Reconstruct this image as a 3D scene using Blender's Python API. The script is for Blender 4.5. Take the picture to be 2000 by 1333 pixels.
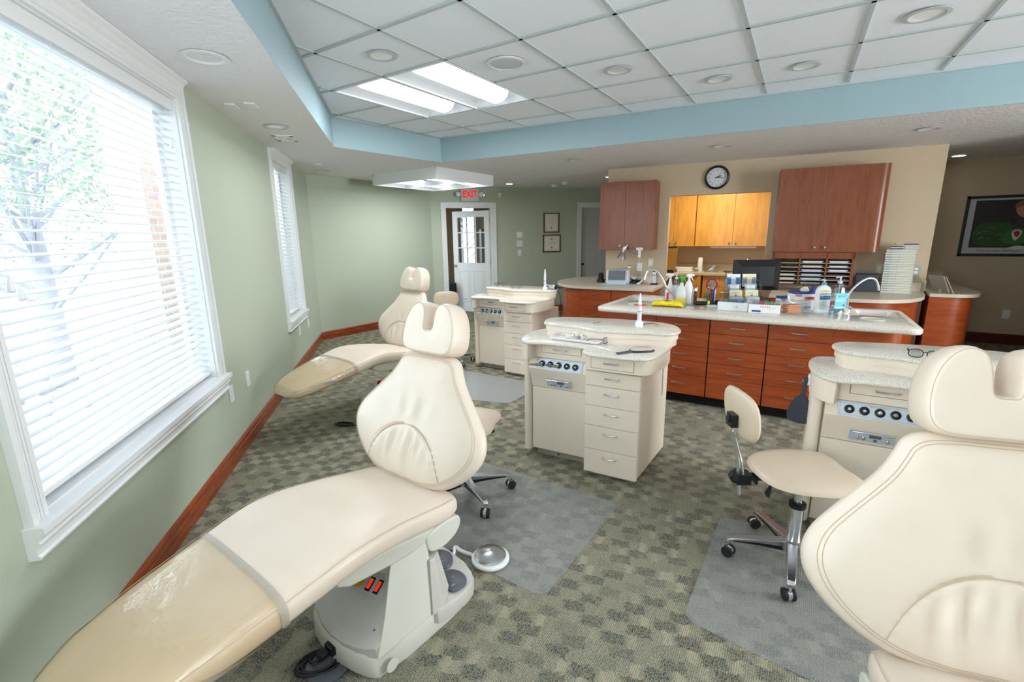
import bpy, bmesh, math, random
from math import sin, cos, pi, radians, sqrt, atan2
from mathutils import Vector, Matrix
random.seed(7)
S = bpy.context.scene
for o in list(bpy.data.objects): bpy.data.objects.remove(o)

# ------------------------------------------------------------------ camera
HC = 1.545
FPX, PITCH, ROLL, YAW = 920.0, 0.2191, -0.0141, 0.56
fw = Vector((-sin(YAW)*cos(PITCH), cos(YAW)*cos(PITCH), -sin(PITCH)))
_r = Vector((cos(YAW), sin(YAW), 0)); _u = _r.cross(fw)
rt = cos(ROLL)*_r + sin(ROLL)*_u; up = -sin(ROLL)*_r + cos(ROLL)*_u
cd = bpy.data.cameras.new('camera'); cam = bpy.data.objects.new('camera', cd); S.collection.objects.link(cam)
cam.matrix_world = Matrix(((rt.x, up.x, -fw.x, 0), (rt.y, up.y, -fw.y, 0), (rt.z, up.z, -fw.z, HC), (0, 0, 0, 1)))
cd.sensor_width = 36; cd.lens = FPX/2000*36; cd.clip_start = .05; cd.clip_end = 400
S.camera = cam
def ray(x, y): return fw + rt*((x-1000)/FPX) - up*((y-666.5)/FPX)
EYE = Vector((0, 0, HC))
def G(x, y, z=0.0):                      # where the sight line of a photo point meets height z
    d = ray(x, y); return EYE + d*((z-HC)/d.z)
def GP(x, y, a, n):                      # ... meets the plane through a with normal n
    d = ray(x, y); a = Vector(a); n = Vector(n); return EYE + d*((a-EYE).dot(n)/d.dot(n))

# ------------------------------------------------------------------ exposure, world, light
S.view_settings.view_transform = 'Standard'; S.view_settings.look = 'None'
S.view_settings.exposure = 1.2; S.view_settings.gamma = 1.0; S.view_settings.use_curve_mapping = False
W = bpy.data.worlds.new('sky'); S.world = W; W.use_nodes = True
bg = W.node_tree.nodes['Background']
bg.inputs[0].default_value = (0.80, 0.90, 1.0, 1); bg.inputs[1].default_value = 2.6
def area(name, loc, target, sx, sy, power, col=(1, 1, 1), portal=False):
    l = bpy.data.lights.new(name, 'AREA'); l.shape = 'RECTANGLE'; l.size = sx; l.size_y = sy; l.energy = power; l.color = col
    o = bpy.data.objects.new(name, l); S.collection.objects.link(o); o.location = loc
    o.rotation_euler = (Vector(target)-Vector(loc)).to_track_quat('-Z', 'Y').to_euler()
    if portal: l.cycles.is_portal = True
    return o
# added fill lights at two invented, unseen windows, aimed upward
area('fill_light_side', (-.70, -.88, 1.45), (.2, .1, 4.2), 1.1, 1.6, 34, (.88, .94, 1))
area('fill_light_right', (5.52, 3.4, 1.55), (-1.5, 1.2, 3.2), 2.2, 1.6, 125, (.90, .95, 1))
ZL, ZT = 2.465, 2.757                    # lower ceiling, raised tray ceiling
FLUO = 1.35                               # fluorescent diffusers
CAN = 3.0

# ------------------------------------------------------------------ materials
def lin(c):
    c = c/255.0
    return c/12.92 if c <= .04045 else ((c+.055)/1.055)**2.4
def L3(rgb): return (lin(rgb[0]), lin(rgb[1]), lin(rgb[2]), 1)
MC = {}
def mat(name, rgb=(200, 200, 200), rough=.5, metal=0, bump=None, speck=None, coat=0, trans=0, alpha=1, emit=None, spec=.5, ior=1.45, grain=None):
    if name in MC: return MC[name]
    m = bpy.data.materials.new(name); m.use_nodes = True; nt = m.node_tree; N = nt.nodes; K = nt.links
    b = N['Principled BSDF']
    b.inputs['Base Color'].default_value = L3(rgb); b.inputs['Roughness'].default_value = rough
    b.inputs['Metallic'].default_value = metal; b.inputs['Coat Weight'].default_value = coat
    b.inputs['Coat Roughness'].default_value = .12
    b.inputs['Transmission Weight'].default_value = trans; b.inputs['Alpha'].default_value = alpha
    b.inputs['Specular IOR Level'].default_value = spec; b.inputs['IOR'].default_value = ior
    if emit: b.inputs['Emission Color'].default_value = L3(emit[0]); b.inputs['Emission Strength'].default_value = emit[1]
    tc = N.new('ShaderNodeTexCoord')
    if speck:                             # (scale, other colour, amount low, high)
        n = N.new('ShaderNodeTexNoise'); n.inputs['Scale'].default_value = speck[0]; n.inputs['Detail'].default_value = 3
        r = N.new('ShaderNodeMapRange'); r.inputs['From Min'].default_value = speck[2]; r.inputs['From Max'].default_value = speck[3]
        x = N.new('ShaderNodeMix'); x.data_type = 'RGBA'; x.inputs[6].default_value = L3(rgb); x.inputs[7].default_value = L3(speck[1])
        K.new(tc.outputs['Object'], n.inputs['Vector']); K.new(n.outputs['Fac'], r.inputs[0]); K.new(r.outputs[0], x.inputs[0]); K.new(x.outputs[2], b.inputs['Base Color'])
    if grain:                             # (other colour, axis scale vector)
        mp = N.new('ShaderNodeMapping'); mp.inputs['Scale'].default_value = grain[1]
        n = N.new('ShaderNodeTexNoise'); n.inputs['Scale'].default_value = 3.0; n.inputs['Detail'].default_value = 6; n.inputs['Distortion'].default_value = .6
        x = N.new('ShaderNodeMix'); x.data_type = 'RGBA'; x.inputs[6].default_value = L3(rgb); x.inputs[7].default_value = L3(grain[0])
        r = N.new('ShaderNodeMapRange'); r.inputs['From Min'].default_value = .38; r.inputs['From Max'].default_value = .66
        K.new(tc.outputs['Object'], mp.inputs['Vector']); K.new(mp.outputs[0], n.inputs['Vector']); K.new(n.outputs['Fac'], r.inputs[0]); K.new(r.outputs[0], x.inputs[0]); K.new(x.outputs[2], b.inputs['Base Color'])
    if bump:                              # (scale, strength, distance)
        n = N.new('ShaderNodeTexNoise'); n.inputs['Scale'].default_value = bump[0]; n.inputs['Detail'].default_value = 4
        u = N.new('ShaderNodeBump'); u.inputs['Strength'].default_value = bump[1]; u.inputs['Distance'].default_value = bump[2]
        K.new(tc.outputs['Object'], n.inputs['Vector']); K.new(n.outputs['Fac'], u.inputs['Height']); K.new(u.outputs[0], b.inputs['Normal'])
    MC[name] = m; return m
def emat(name, rgb, strength):
    m = bpy.data.materials.new(name); m.use_nodes = True; nt = m.node_tree
    nt.nodes.remove(nt.nodes['Principled BSDF']); e = nt.nodes.new('ShaderNodeEmission'); e.inputs[0].default_value = L3(rgb); e.inputs[1].default_value = strength
    nt.links.new(e.outputs[0], nt.nodes['Material Output'].inputs[0]); return m
def glassy(name, tint=(255, 255, 255), gloss=.12, rough=.03, bump=None):    # thin clear sheet: see-through with a reflection
    if name in MC: return MC[name]
    m = bpy.data.materials.new(name); m.use_nodes = True; nt = m.node_tree; N = nt.nodes; K = nt.links
    N.remove(N['Principled BSDF'])
    t = N.new('ShaderNodeBsdfTransparent'); t.inputs[0].default_value = L3(tint)
    g = N.new('ShaderNodeBsdfGlossy'); g.inputs['Roughness'].default_value = rough
    f = N.new('ShaderNodeLayerWeight'); f.inputs[0].default_value = .5
    a = N.new('ShaderNodeMath'); a.operation = 'ADD'; a.inputs[1].default_value = gloss; a.use_clamp = True
    x = N.new('ShaderNodeMixShader')
    w_ = N.new('ShaderNodeMath'); w_.operation = 'POWER'; w_.inputs[1].default_value = 4.5; K.new(f.outputs['Facing'], w_.inputs[0])
    w2_ = N.new('ShaderNodeMath'); w2_.operation = 'MULTIPLY'; w2_.inputs[1].default_value = .5; K.new(w_.outputs[0], w2_.inputs[0])
    K.new(w2_.outputs[0], a.inputs[0]); K.new(a.outputs[0], x.inputs[0]); K.new(t.outputs[0], x.inputs[1]); K.new(g.outputs[0], x.inputs[2]); K.new(x.outputs[0], N['Material Output'].inputs[0])
    if bump:
        tc = N.new('ShaderNodeTexCoord'); n = N.new('ShaderNodeTexNoise'); n.inputs['Scale'].default_value = bump[0]; n.inputs['Detail'].default_value = 3; n.inputs['Distortion'].default_value = 1.2
        u = N.new('ShaderNodeBump'); u.inputs['Strength'].default_value = bump[1]; u.inputs['Distance'].default_value = bump[2]
        K.new(tc.outputs['Object'], n.inputs['Vector']); K.new(n.outputs['Fac'], u.inputs['Height']); K.new(u.outputs[0], g.inputs['Normal']); K.new(u.outputs[0], f.inputs['Normal'])
    MC[name] = m; return m

M_green = mat('green_wall_paint', (188, 197, 177), .55, bump=(60, .08, .01))
M_beige = mat('beige_wall_paint', (198, 178, 150), .6, bump=(60, .08, .01))
M_blue = mat('blue_wall_paint', (158, 183, 190), .6, bump=(60, .08, .01))
M_ceil = mat('stomped_ceiling_plaster', (238, 237, 238), .8, bump=(38, .6, .014))
M_tile = mat('ceiling_tile', (240, 244, 251), .9, bump=(190, .35, .004))
M_tbar = mat('ceiling_grid_metal', (190, 198, 198), .5)
M_white = mat('white_trim_paint', (236, 238, 238), .35)
M_whitep = mat('white_plastic', (240, 240, 240), .35)
M_cherry = mat('cherry_wood', (178, 84, 38), .3, grain=((156, 66, 28), (1.2, 1.2, 9)), coat=.25)
M_cherryd = mat('cherry_wood_upper', (142, 80, 50), .34, grain=((126, 66, 40), (9, 9, 1)), coat=.15)
M_base = mat('stained_baseboard_wood', (160, 74, 32), .3, grain=((128, 52, 20), (2, 2, 12)), coat=.25)
M_maple = mat('maple_wood', (220, 162, 76), .35, grain=((208, 146, 60), (6, 6, 1)), coat=.15)
M_solid = mat('speckled_solid_surface', (238, 229, 216), .24, speck=(230, (190, 180, 164), .50, .64), coat=.1)
M_lam = mat('pale_laminate_counter', (222, 210, 192), .3, speck=(300, (206, 192, 172), .5, .65))
M_cream = mat('cream_laminate', (243, 228, 210), .38, bump=(30, .02, .002))
M_vinyl = mat('cream_vinyl', (234, 218, 201), .36, bump=(55, .10, .003), speck=(7, (230, 213, 195), .45, .7))
M_stitch = mat('tan_stitching', (208, 182, 156), .7)
M_shell = mat('grey_white_moulded_plastic', (214, 212, 200), .42, bump=(120, .05, .001))
M_plate = mat('textured_grey_plastic_cover', (204, 200, 192), .45, bump=(9, .15, .003), speck=(5, (192, 187, 178), .4, .7))
M_chrome = mat('chrome', (236, 238, 242), .16, 1)
M_steel = mat('brushed_steel', (190, 190, 192), .28, 1)
M_nickel = mat('satin_nickel', (186, 184, 178), .3, 1)
M_black = mat('black_plastic', (22, 23, 26), .4)
M_blackg = mat('black_gap', (14, 12, 12), .8)
M_rubber = mat('black_rubber', (30, 31, 34), .6)
M_grey = mat('slate_grey_plastic', (92, 96, 104), .45)
M_lgrey = mat('light_grey_plastic', (200, 204, 208), .4)
M_panel = mat('brushed_silver_panel', (206, 214, 222), .4, .35)
M_paper = mat('white_paper', (240, 240, 238), .7)
M_glass = glassy('window_glass', (250, 253, 253), .03)
M_clear = glassy('clear_bottle_plastic', (240, 246, 248), .10, .05)
M_acry = glassy('clear_acrylic', (236, 242, 246), .08, .05)
M_cover = glassy('clear_vinyl_leg_cover', (247, 241, 228), .10, .05, bump=(4.5, .55, .02))
M_strap = mat('clear_vinyl_band', (188, 180, 166), .2, coat=.5, alpha=.6)
M_mirror = mat('mirror_glass', (220, 220, 225), .03, 1)
M_fluo = emat('fluorescent_diffuser', (236, 245, 255), FLUO)
M_fluob = emat('boxed_light_diffuser', (240, 247, 255), 1.35)
M_can = emat('lit_downlight_lens', (255, 250, 240), CAN*2)
M_trof = mat('troffer_white_metal', (232, 234, 236), .35)

def carpet():
    m = bpy.data.materials.new('patterned_carpet'); m.use_nodes = True; nt = m.node_tree; N = nt.nodes; K = nt.links; b = N['Principled BSDF']
    b.inputs['Roughness'].default_value = .95; b.inputs['Specular IOR Level'].default_value = .1
    tc = N.new('ShaderNodeTexCoord'); V = tc.outputs['Object']
    def noise(sc, det=2, dist=0, vec=None):
        n = N.new('ShaderNodeTexNoise'); n.inputs['Scale'].default_value = sc; n.inputs['Detail'].default_value = det; n.inputs['Distortion'].default_value = dist
        K.new(vec or V, n.inputs['Vector']); return n
    def rng(sock, a, c, lo=0, hi=1):
        r = N.new('ShaderNodeMapRange'); r.inputs[1].default_value = a; r.inputs[2].default_value = c; r.inputs[3].default_value = lo; r.inputs[4].default_value = hi
        K.new(sock, r.inputs[0]); return r.outputs[0]
    def mix(f, a, c):
        x = N.new('ShaderNodeMix'); x.data_type = 'RGBA'
        if isinstance(f, float): x.inputs[0].default_value = f
        else: K.new(f, x.inputs[0])
        for s, i in ((a, 6), (c, 7)):
            if isinstance(s, tuple): x.inputs[i].default_value = L3(s)
            else: K.new(s, x.inputs[i])
        return x.outputs[2]
    # coordinates turned 45 degrees, edges of the blocks wobbled
    rot = N.new('ShaderNodeMapping'); rot.inputs['Rotation'].default_value = (0, 0, radians(-14))
    wob = noise(45, 2); sub = N.new('ShaderNodeVectorMath'); sub.operation = 'SUBTRACT'; sub.inputs[1].default_value = (.5, .5, .5); K.new(wob.outputs['Color'], sub.inputs[0])
    sc = N.new('ShaderNodeVectorMath'); sc.operation = 'SCALE'; sc.inputs[3].default_value = .048; K.new(sub.outputs[0], sc.inputs[0])
    ad = N.new('ShaderNodeVectorMath'); ad.operation = 'ADD'; K.new(V, ad.inputs[0]); K.new(sc.outputs[0], ad.inputs[1]); K.new(ad.outputs[0], rot.inputs[0])
    sep = N.new('ShaderNodeSeparateXYZ'); K.new(rot.outputs[0], sep.inputs[0])
    def mth(op, a, c=None):
        q = N.new('ShaderNodeMath'); q.operation = op
        for s_, i_ in ((a, 0), (c, 1)):
            if s_ is None: continue
            if isinstance(s_, (int, float)): q.inputs[i_].default_value = s_
            else: K.new(s_, q.inputs[i_])
        return q.outputs[0]
    vy = mth('DIVIDE', sep.outputs['Y'], .060); row = mth('FLOOR', vy)
    wr = N.new('ShaderNodeTexWhiteNoise'); wr.noise_dimensions = '1D'; K.new(row, wr.inputs['W'])
    ux = mth('ADD', mth('ADD', mth('DIVIDE', sep.outputs['X'], .185), mth('MULTIPLY', row, .5)), mth('MULTIPLY', wr.outputs['Value'], .55))
    fx_ = mth('FRACT', ux); fy_ = mth('FRACT', vy)
    wc = N.new('ShaderNodeTexWhiteNoise'); wc.noise_dimensions = '2D'; cmb = N.new('ShaderNodeCombineXYZ'); K.new(mth('FLOOR', ux), cmb.inputs[0]); K.new(row, cmb.inputs[1]); K.new(cmb.outputs[0], wc.inputs['Vector'])
    dx = mth('ABSOLUTE', mth('SUBTRACT', fx_, .5)); dy = mth('ABSOLUTE', mth('SUBTRACT', fy_, .5))
    blk = mth('MULTIPLY', mth('MULTIPLY', rng(dx, .27, .21), rng(dy, .50, .40)), rng(wc.outputs['Value'], .04, .38, .15, 1))
    yarn = noise(150, 1); yarn2 = noise(95, 1); yarn3 = noise(230, 1); big = noise(14, 1)
    dark = mix(rng(yarn2.outputs['Fac'], .42, .56), (46, 56, 68), (80, 112, 122))
    dark = mix(rng(yarn.outputs['Fac'], .53, .58), dark, (164, 128, 70))
    dark = mix(rng(yarn3.outputs['Fac'], .52, .60), dark, (150, 147, 124))
    base = mix(rng(yarn3.outputs['Fac'], .42, .58), (126, 122, 102), (176, 169, 146))
    base = mix(rng(yarn.outputs['Fac'], .60, .66), base, (122, 136, 130))
    lt_ = mth('MULTIPLY', rng(dx, .30, .36), rng(wc.outputs['Value'], .55, .75, 0, .45)); base = mix(lt_, base, (192, 184, 158))
    f2 = N.new('ShaderNodeMath'); f2.operation = 'MULTIPLY'; K.new(blk, f2.inputs[0]); K.new(rng(big.outputs['Fac'], .20, .42), f2.inputs[1])
    mul = N.new('ShaderNodeMath'); mul.operation = 'MULTIPLY'; mul.inputs[1].default_value = .92; K.new(f2.outputs[0], mul.inputs[0])
    K.new(mix(mul.outputs[0], base, dark), b.inputs['Base Color'])
    # ribbed loop pile
    rib = N.new('ShaderNodeTexWave'); rib.inputs['Scale'].default_value = 42; rib.inputs['Distortion'].default_value = 2; rib.inputs['Detail'].default_value = 2; rib.inputs['Detail Scale'].default_value = 3; K.new(V, rib.inputs['Vector'])
    hs = N.new('ShaderNodeMath'); hs.operation = 'ADD'; K.new(rib.outputs['Fac'], hs.inputs[0]); K.new(yarn3.outputs['Fac'], hs.inputs[1])
    u = N.new('ShaderNodeBump'); u.inputs['Strength'].default_value = .7; u.inputs['Distance'].default_value = .004; K.new(hs.outputs[0], u.inputs['Height']); K.new(u.outputs[0], b.inputs['Normal'])
    return m
M_carpet = carpet()
def mat_mat():
    m = bpy.data.materials.new('frosted_chair_mat'); m.use_nodes = True; nt = m.node_tree; N = nt.nodes; K = nt.links
    b = N['Principled BSDF']; b.inputs['Base Color'].default_value = L3((188, 190, 190)); b.inputs['Roughness'].default_value = .28
    t = N.new('ShaderNodeBsdfTransparent'); x = N.new('ShaderNodeMixShader'); x.inputs[0].default_value = .22
    tc = N.new('ShaderNodeTexCoord'); v = N.new('ShaderNodeTexVoronoi'); v.inputs['Scale'].default_value = 42; K.new(tc.outputs['Object'], v.inputs['Vector'])
    r = N.new('ShaderNodeMapRange'); r.inputs[1].default_value = .04; r.inputs[2].default_value = .16; r.inputs[3].default_value = .6; r.inputs[4].default_value = .23; K.new(v.outputs['Distance'], r.inputs[0])
    K.new(r.outputs[0], x.inputs[0]); K.new(t.outputs[0], x.inputs[1]); K.new(b.outputs[0], x.inputs[2]); K.new(x.outputs[0], N['Material Output'].inputs[0]); return m
M_mat = mat_mat()
M_mat2 = mat('grey_chair_mat', (156, 157, 156), .35, bump=(60, .1, .002))

# ------------------------------------------------------------------ mesh tools
class MB:
    def __init__(s): s.bm = bmesh.new()
    def add(s, vs, fs, M=None):
        v = [s.bm.verts.new(M @ Vector(p) if M else Vector(p)) for p in vs]
        out = []
        for f in fs:
            try: out.append(s.bm.faces.new([v[i] for i in f]))
            except ValueError: pass
        return v
    def box(s, x0, x1, y0, y1, z0, z1, M=None):
        vs = [(x, y, z) for z in (z0, z1) for y in (y0, y1) for x in (x0, x1)]
        s.add(vs, [(0, 2, 3, 1), (4, 5, 7, 6), (0, 1, 5, 4), (2, 6, 7, 3), (0, 4, 6, 2), (1, 3, 7, 5)], M); return s
    def prism(s, poly, z0, z1, M=None):
        n = len(poly); a = sum(poly[i][0]*poly[(i+1) % n][1]-poly[(i+1) % n][0]*poly[i][1] for i in range(n))
        if a < 0: poly = poly[::-1]
        vs = [(p[0], p[1], z0) for p in poly]+[(p[0], p[1], z1) for p in poly]
        s.add(vs, [tuple(range(n-1, -1, -1)), tuple(range(n, 2*n))]+[(i, (i+1) % n, n+(i+1) % n, n+i) for i in range(n)], M); return s
    def loft(s, rings, closed=True, caps=True, M=None):
        n = len(rings[0]); vs = [p for r in rings for p in r]; fs = []
        for k in range(len(rings)-1):
            for i in range(n if closed else n-1):
                j = (i+1) % n; fs.append((k*n+i, k*n+j, (k+1)*n+j, (k+1)*n+i))
        if caps and closed: fs.append(tuple(range(n-1, -1, -1))); fs.append(tuple((len(rings)-1)*n+i for i in range(n)))
        s.add(vs, fs, M); return s
    def cyl(s, p0, p1, r0, r1=None, n=20, caps=True, M=None):
        r1 = r0 if r1 is None else r1; p0 = Vector(p0); p1 = Vector(p1); d = (p1-p0).normalized()
        a = d.orthogonal().normalized(); b = d.cross(a)
        return s.loft([[p0+(a*cos(t)+b*sin(t))*r0 for t in [2*pi*i/n for i in range(n)]], [p1+(a*cos(t)+b*sin(t))*r1 for t in [2*pi*i/n for i in range(n)]]], M=M, caps=caps)
    def tube(s, path, r, n=10, M=None, closed=False):
        P = [Vector(p) for p in path]; rings = []; m = len(P)
        rr = r if isinstance(r, (list, tuple)) else [r]*m; a = None
        for i in range(m):
            d = ((P[(i+1) % m]-P[i-1]) if closed else (P[min(i+1, m-1)]-P[max(i-1, 0)])).normalized()
            if a is None: a = d.orthogonal().normalized()
            a = (a-d*a.dot(d)); a = a.normalized() if a.length > 1e-6 else d.orthogonal().normalized(); b = d.cross(a)
            rings.append([P[i]+(a*cos(t)+b*sin(t))*rr[i] for t in [2*pi*k/n for k in range(n)]])
        if closed: rings.append(rings[0])
        return s.loft(rings, caps=not closed, M=M)
    def lathe(s, prof, c=(0, 0, 0), n=28, M=None, sx=1, sy=1):
        c = Vector(c); rings = [[c+Vector((r*cos(t)*sx, r*sin(t)*sy, z)) for t in [2*pi*i/n for i in range(n)]] for r, z in prof]
        return s.loft(rings, M=M, caps=False)
    def ball(s, c, r, sx=1, sy=1, sz=1, n=16, M=None):
        return s.lathe([(max(1e-4, r*sin(pi*k/10)), -r*cos(pi*k/10)*sz) for k in range(11)], c, n, M, sx, sy)
    def build(s, name, m, parent=None, smooth=True, bev=0, seg=2, loc=None, rotz=0, sub=0, ang=38):
        bm = s.bm; bmesh.ops.remove_doubles(bm, verts=bm.verts, dist=1e-6); bmesh.ops.recalc_face_normals(bm, faces=bm.faces)
        if smooth:
            for f in bm.faces: f.smooth = True
            for e in bm.edges:
                if len(e.link_faces) != 2 or e.calc_face_angle(0) > radians(ang): e.smooth = False
        me = bpy.data.meshes.new(name); bm.to_mesh(me); bm.free()
        for q in (m if isinstance(m, list) else [m]): me.materials.append(q)
        o = bpy.data.objects.new(name, me); S.collection.objects.link(o)
        if parent: o.parent = parent
        if loc is not None: o.location = loc
        o.rotation_euler.z = rotz
        if bev:
            b = o.modifiers.new('bevel', 'BEVEL'); b.width = bev; b.segments = seg; b.limit_method = 'ANGLE'; b.angle_limit = radians(40); b.harden_normals = False
        if sub: q = o.modifiers.new('sub', 'SUBSURF'); q.levels = sub; q.render_levels = sub
        return o
def tag(o, label=None, cat=None, group=None, kind=None):
    if label: o['label'] = label
    if cat: o['category'] = cat
    if group: o['group'] = group
    if kind: o['kind'] = kind
    return o
def struct(name, mb, m, **k): return tag(mb.build(name, m, **k), kind='structure')
def thing(name, label, cat, loc=(0, 0, 0), rotz=0, group=None):
    o = bpy.data.objects.new(name, None); S.collection.objects.link(o); o.empty_display_size = .1
    o.location = loc; o.rotation_euler = (0, 0, rotz); return tag(o, label, cat, group)
def kids(o): return [c for c in bpy.data.objects if c.parent == o]
def copy_tree(o, loc=None, rotz=None, label=None, group=None, parent=None):
    c = o.copy(); S.collection.objects.link(c)
    if parent: c.parent = parent
    if loc is not None: c.location = loc
    if rotz is not None: c.rotation_euler = (0, 0, rotz)
    if label: c['label'] = label
    if group: c['group'] = group
    for k in kids(o): copy_tree(k, parent=c)
    return c
def text(body, size, m, parent=None, M=None, name='lettering', ext=.0006, align='CENTER', sx=1, font_bold=0):
    cu = bpy.data.curves.new(name, 'FONT'); cu.body = body; cu.size = size; cu.extrude = ext; cu.align_x = align; cu.align_y = 'CENTER'; cu.offset = font_bold
    t = bpy.data.objects.new(name, cu); S.collection.objects.link(t); bpy.context.view_layer.update()
    me = bpy.data.meshes.new_from_object(t.evaluated_get(bpy.context.evaluated_depsgraph_get())); bpy.data.objects.remove(t)
    me.transform((M or Matrix())@Matrix.Diagonal((sx, 1, 1, 1))); me.materials.clear(); me.materials.append(m)
    o = bpy.data.objects.new(name, me); S.collection.objects.link(o)
    if parent: o.parent = parent
    return o
def wallM(p, ax, nrm):                   # frame on a wall: x along ax, y up, z out of the wall
    ax = Vector(ax).normalized(); nrm = Vector(nrm).normalized(); z = Vector((0, 0, 1))
    return Matrix(((ax.x, z.x, nrm.x, p[0]), (ax.y, z.y, nrm.y, p[1]), (ax.z, z.z, nrm.z, p[2]), (0, 0, 0, 1)))
def arc(cx, cy, r, a0, a1, n): return [(cx+r*cos(radians(a0+(a1-a0)*i/n)), cy+r*sin(radians(a0+(a1-a0)*i/n))) for i in range(n+1)]
def rrect(x0, x1, y0, y1, r, n=5): return arc(x1-r, y0+r, r, -90, 0, n)+arc(x1-r, y1-r, r, 0, 90, n)+arc(x0+r, y1-r, r, 90, 180, n)+arc(x0+r, y0+r, r, 180, 270, n)
def smooth2(poly, it=2, closed=True):    # Chaikin corner cutting
    P = [tuple(p) for p in poly]
    for _ in range(it):
        Q = []; n = len(P)
        for i in range(n if closed else n-1):
            a, b = P[i], P[(i+1) % n]
            Q.append(tuple(a[k]*.75+b[k]*.25 for k in range(len(a)))); Q.append(tuple(a[k]*.25+b[k]*.75 for k in range(len(a))))
        P = Q if closed else [P[0]]+Q+[P[-1]]
    return P
def inset(poly, d):
    n = len(poly); a = sum(poly[i][0]*poly[(i+1) % n][1]-poly[(i+1) % n][0]*poly[i][1] for i in range(n)); sg = 1 if a > 0 else -1; out = []
    for i in range(n):
        p = Vector(poly[i-1][:2]); q = Vector(poly[i][:2]); r = Vector(poly[(i+1) % n][:2])
        t = (r-p).normalized(); nn = Vector((-t.y, t.x))*sg; out.append((q.x+nn.x*d, q.y+nn.y*d))
    return out
# ------------------------------------------------------------------ the room
L0 = Vector((-3.337, 1.591, 0)); DL = Vector((-.7141, .7000, 0)).normalized(); NL = Vector((DL.y, -DL.x, 0))   # left (window) wall, normal into the room
def LW(s, z=0, o=0): return L0+DL*s+NL*o+Vector((0, 0, z))
C1 = Vector((-6.341, 4.536, 0)); C2 = Vector((-6.149, 6.99, 0))
D2 = Vector((cos(radians(46.64)), sin(radians(46.64)), 0)); N2 = Vector((D2.y, -D2.x, 0))
def BW(t, z=0, o=0): return C2+D2*t+N2*o+Vector((0, 0, z))
SF = -5.6; PN = LW(SF)                   # the window wall's far end behind the camera
YN = PN.y
B1 = Vector((-2.6, 6.83, 0)); B2 = Vector((1.17, 7.207, 0)); DB = (B2-B1).normalized(); NB = Vector((DB.y, -DB.x, 0))  # beige partition, facing the camera
def PW(x, z=0, o=0):                     # point on the beige partition at world x
    t = (x-B1.x)/DB.x; return B1+DB*t+NB*o+Vector((0, 0, z))
YF = 8.95; XR = 5.6
def wall(name, p0, p1, nrm, m, holes=(), th=.14, z1=2.5, z0=0):
    d = (p1-p0); Ln = d.length; mb = MB(); M = wallM(p0, d, nrm)
    xs = [0]; holes = sorted(holes)
    cur = 0
    for (a, b, c, e) in holes:
        if a > cur: mb.box(cur, a, z0, z1, -th, 0, M)
        if c > z0: mb.box(a, b, z0, c, -th, 0, M)
        if e < z1: mb.box(a, b, e, z1, -th, 0, M)
        cur = b
    if cur < Ln: mb.box(cur, Ln, z0, z1, -th, 0, M)
    return struct(name, mb, m, smooth=False)
# floor
_a = PN-NL*.13; _b = C1-NL*.13
PLAN = [(_a.x, YN-.13), (XR+.13, YN-.13), (XR+.13, 12.2), (-1.1, 12.2), (BW(7.2, 0, -.13).x, BW(7.2, 0, -.13).y), (BW(3, 0, -.13).x, BW(3, 0, -.13).y), (BW(3, 0, -2.6).x, BW(3, 0, -2.6).y), (BW(-.9, 0, -2.6).x, BW(-.9, 0, -2.6).y), (C2.x-.13, C2.y), (_b.x, _b.y)]
fl = MB(); fl.prism(PLAN, -.05, 0)
struct('floor', fl, M_carpet, smooth=False)
w1 = (-1.76, -.13, .66, 2.36); w2 = (2.11, 2.93, .66, 2.38)
w3 = (-4.2, -3.1, .66, 2.36)  # opening for the added, unseen window
wall('wall_left', LW(SF), C1, NL, M_green, [(w3[0]-SF, w3[1]-SF, w3[2], w3[3]), (w1[0]-SF, w1[1]-SF, w1[2], w1[3]), (w2[0]-SF, w2[1]-SF, w2[2], w2[3])])
wall('wall_far_left', C1, C2, Vector(((C2-C1).y, -(C2-C1).x, 0)), M_green)
wall('wall_back', C2, BW(7.2), N2, M_green, [(.272, 1.174, 0, 2.1), (3.05, 3.86, 0, 2.11)])
# beige partition with the pass-through
pl = (B2-B1).length
ox0, ox1 = (-1.73-B1.x)/DB.x, (-.50-B1.x)/DB.x
wall('wall_partition', B1, B2, NB, M_beige, [(ox0, ox1, .0, 2.055)], th=.12)
wall('wall_hall_side', Vector((-2.59, 11.6, 0)), Vector((-2.59, 6.95, 0)), Vector((-1, 0, 0)), M_beige, th=.10)
wall('wall_kitchen_side', Vector((1.06, 7.3, 0)), Vector((1.06, YF, 0)), Vector((1, 0, 0)), M_beige, th=.10)
wall('wall_far', Vector((-2.49, YF, 0)), Vector((XR, YF, 0)), Vector((0, -1, 0)), M_beige)
wall('wall_hall_light_block', Vector((XR, 6.45, 0)), Vector((2.45, 6.45, 0)), Vector((0, 1, 0)), M_beige, th=.12)  # unseen wall added to keep side light out of the hall
wall('wall_right', Vector((XR, YF, 0)), Vector((XR, YN, 0)), Vector((-1, 0, 0)), M_beige, [(YF-4.5, YF-2.3, .7, 2.36)])  # window opening added out of view to brighten the left wall
wall('wall_near', Vector((XR, YN, 0)), PN, Vector((0, 1, 0)), M_green)
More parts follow.
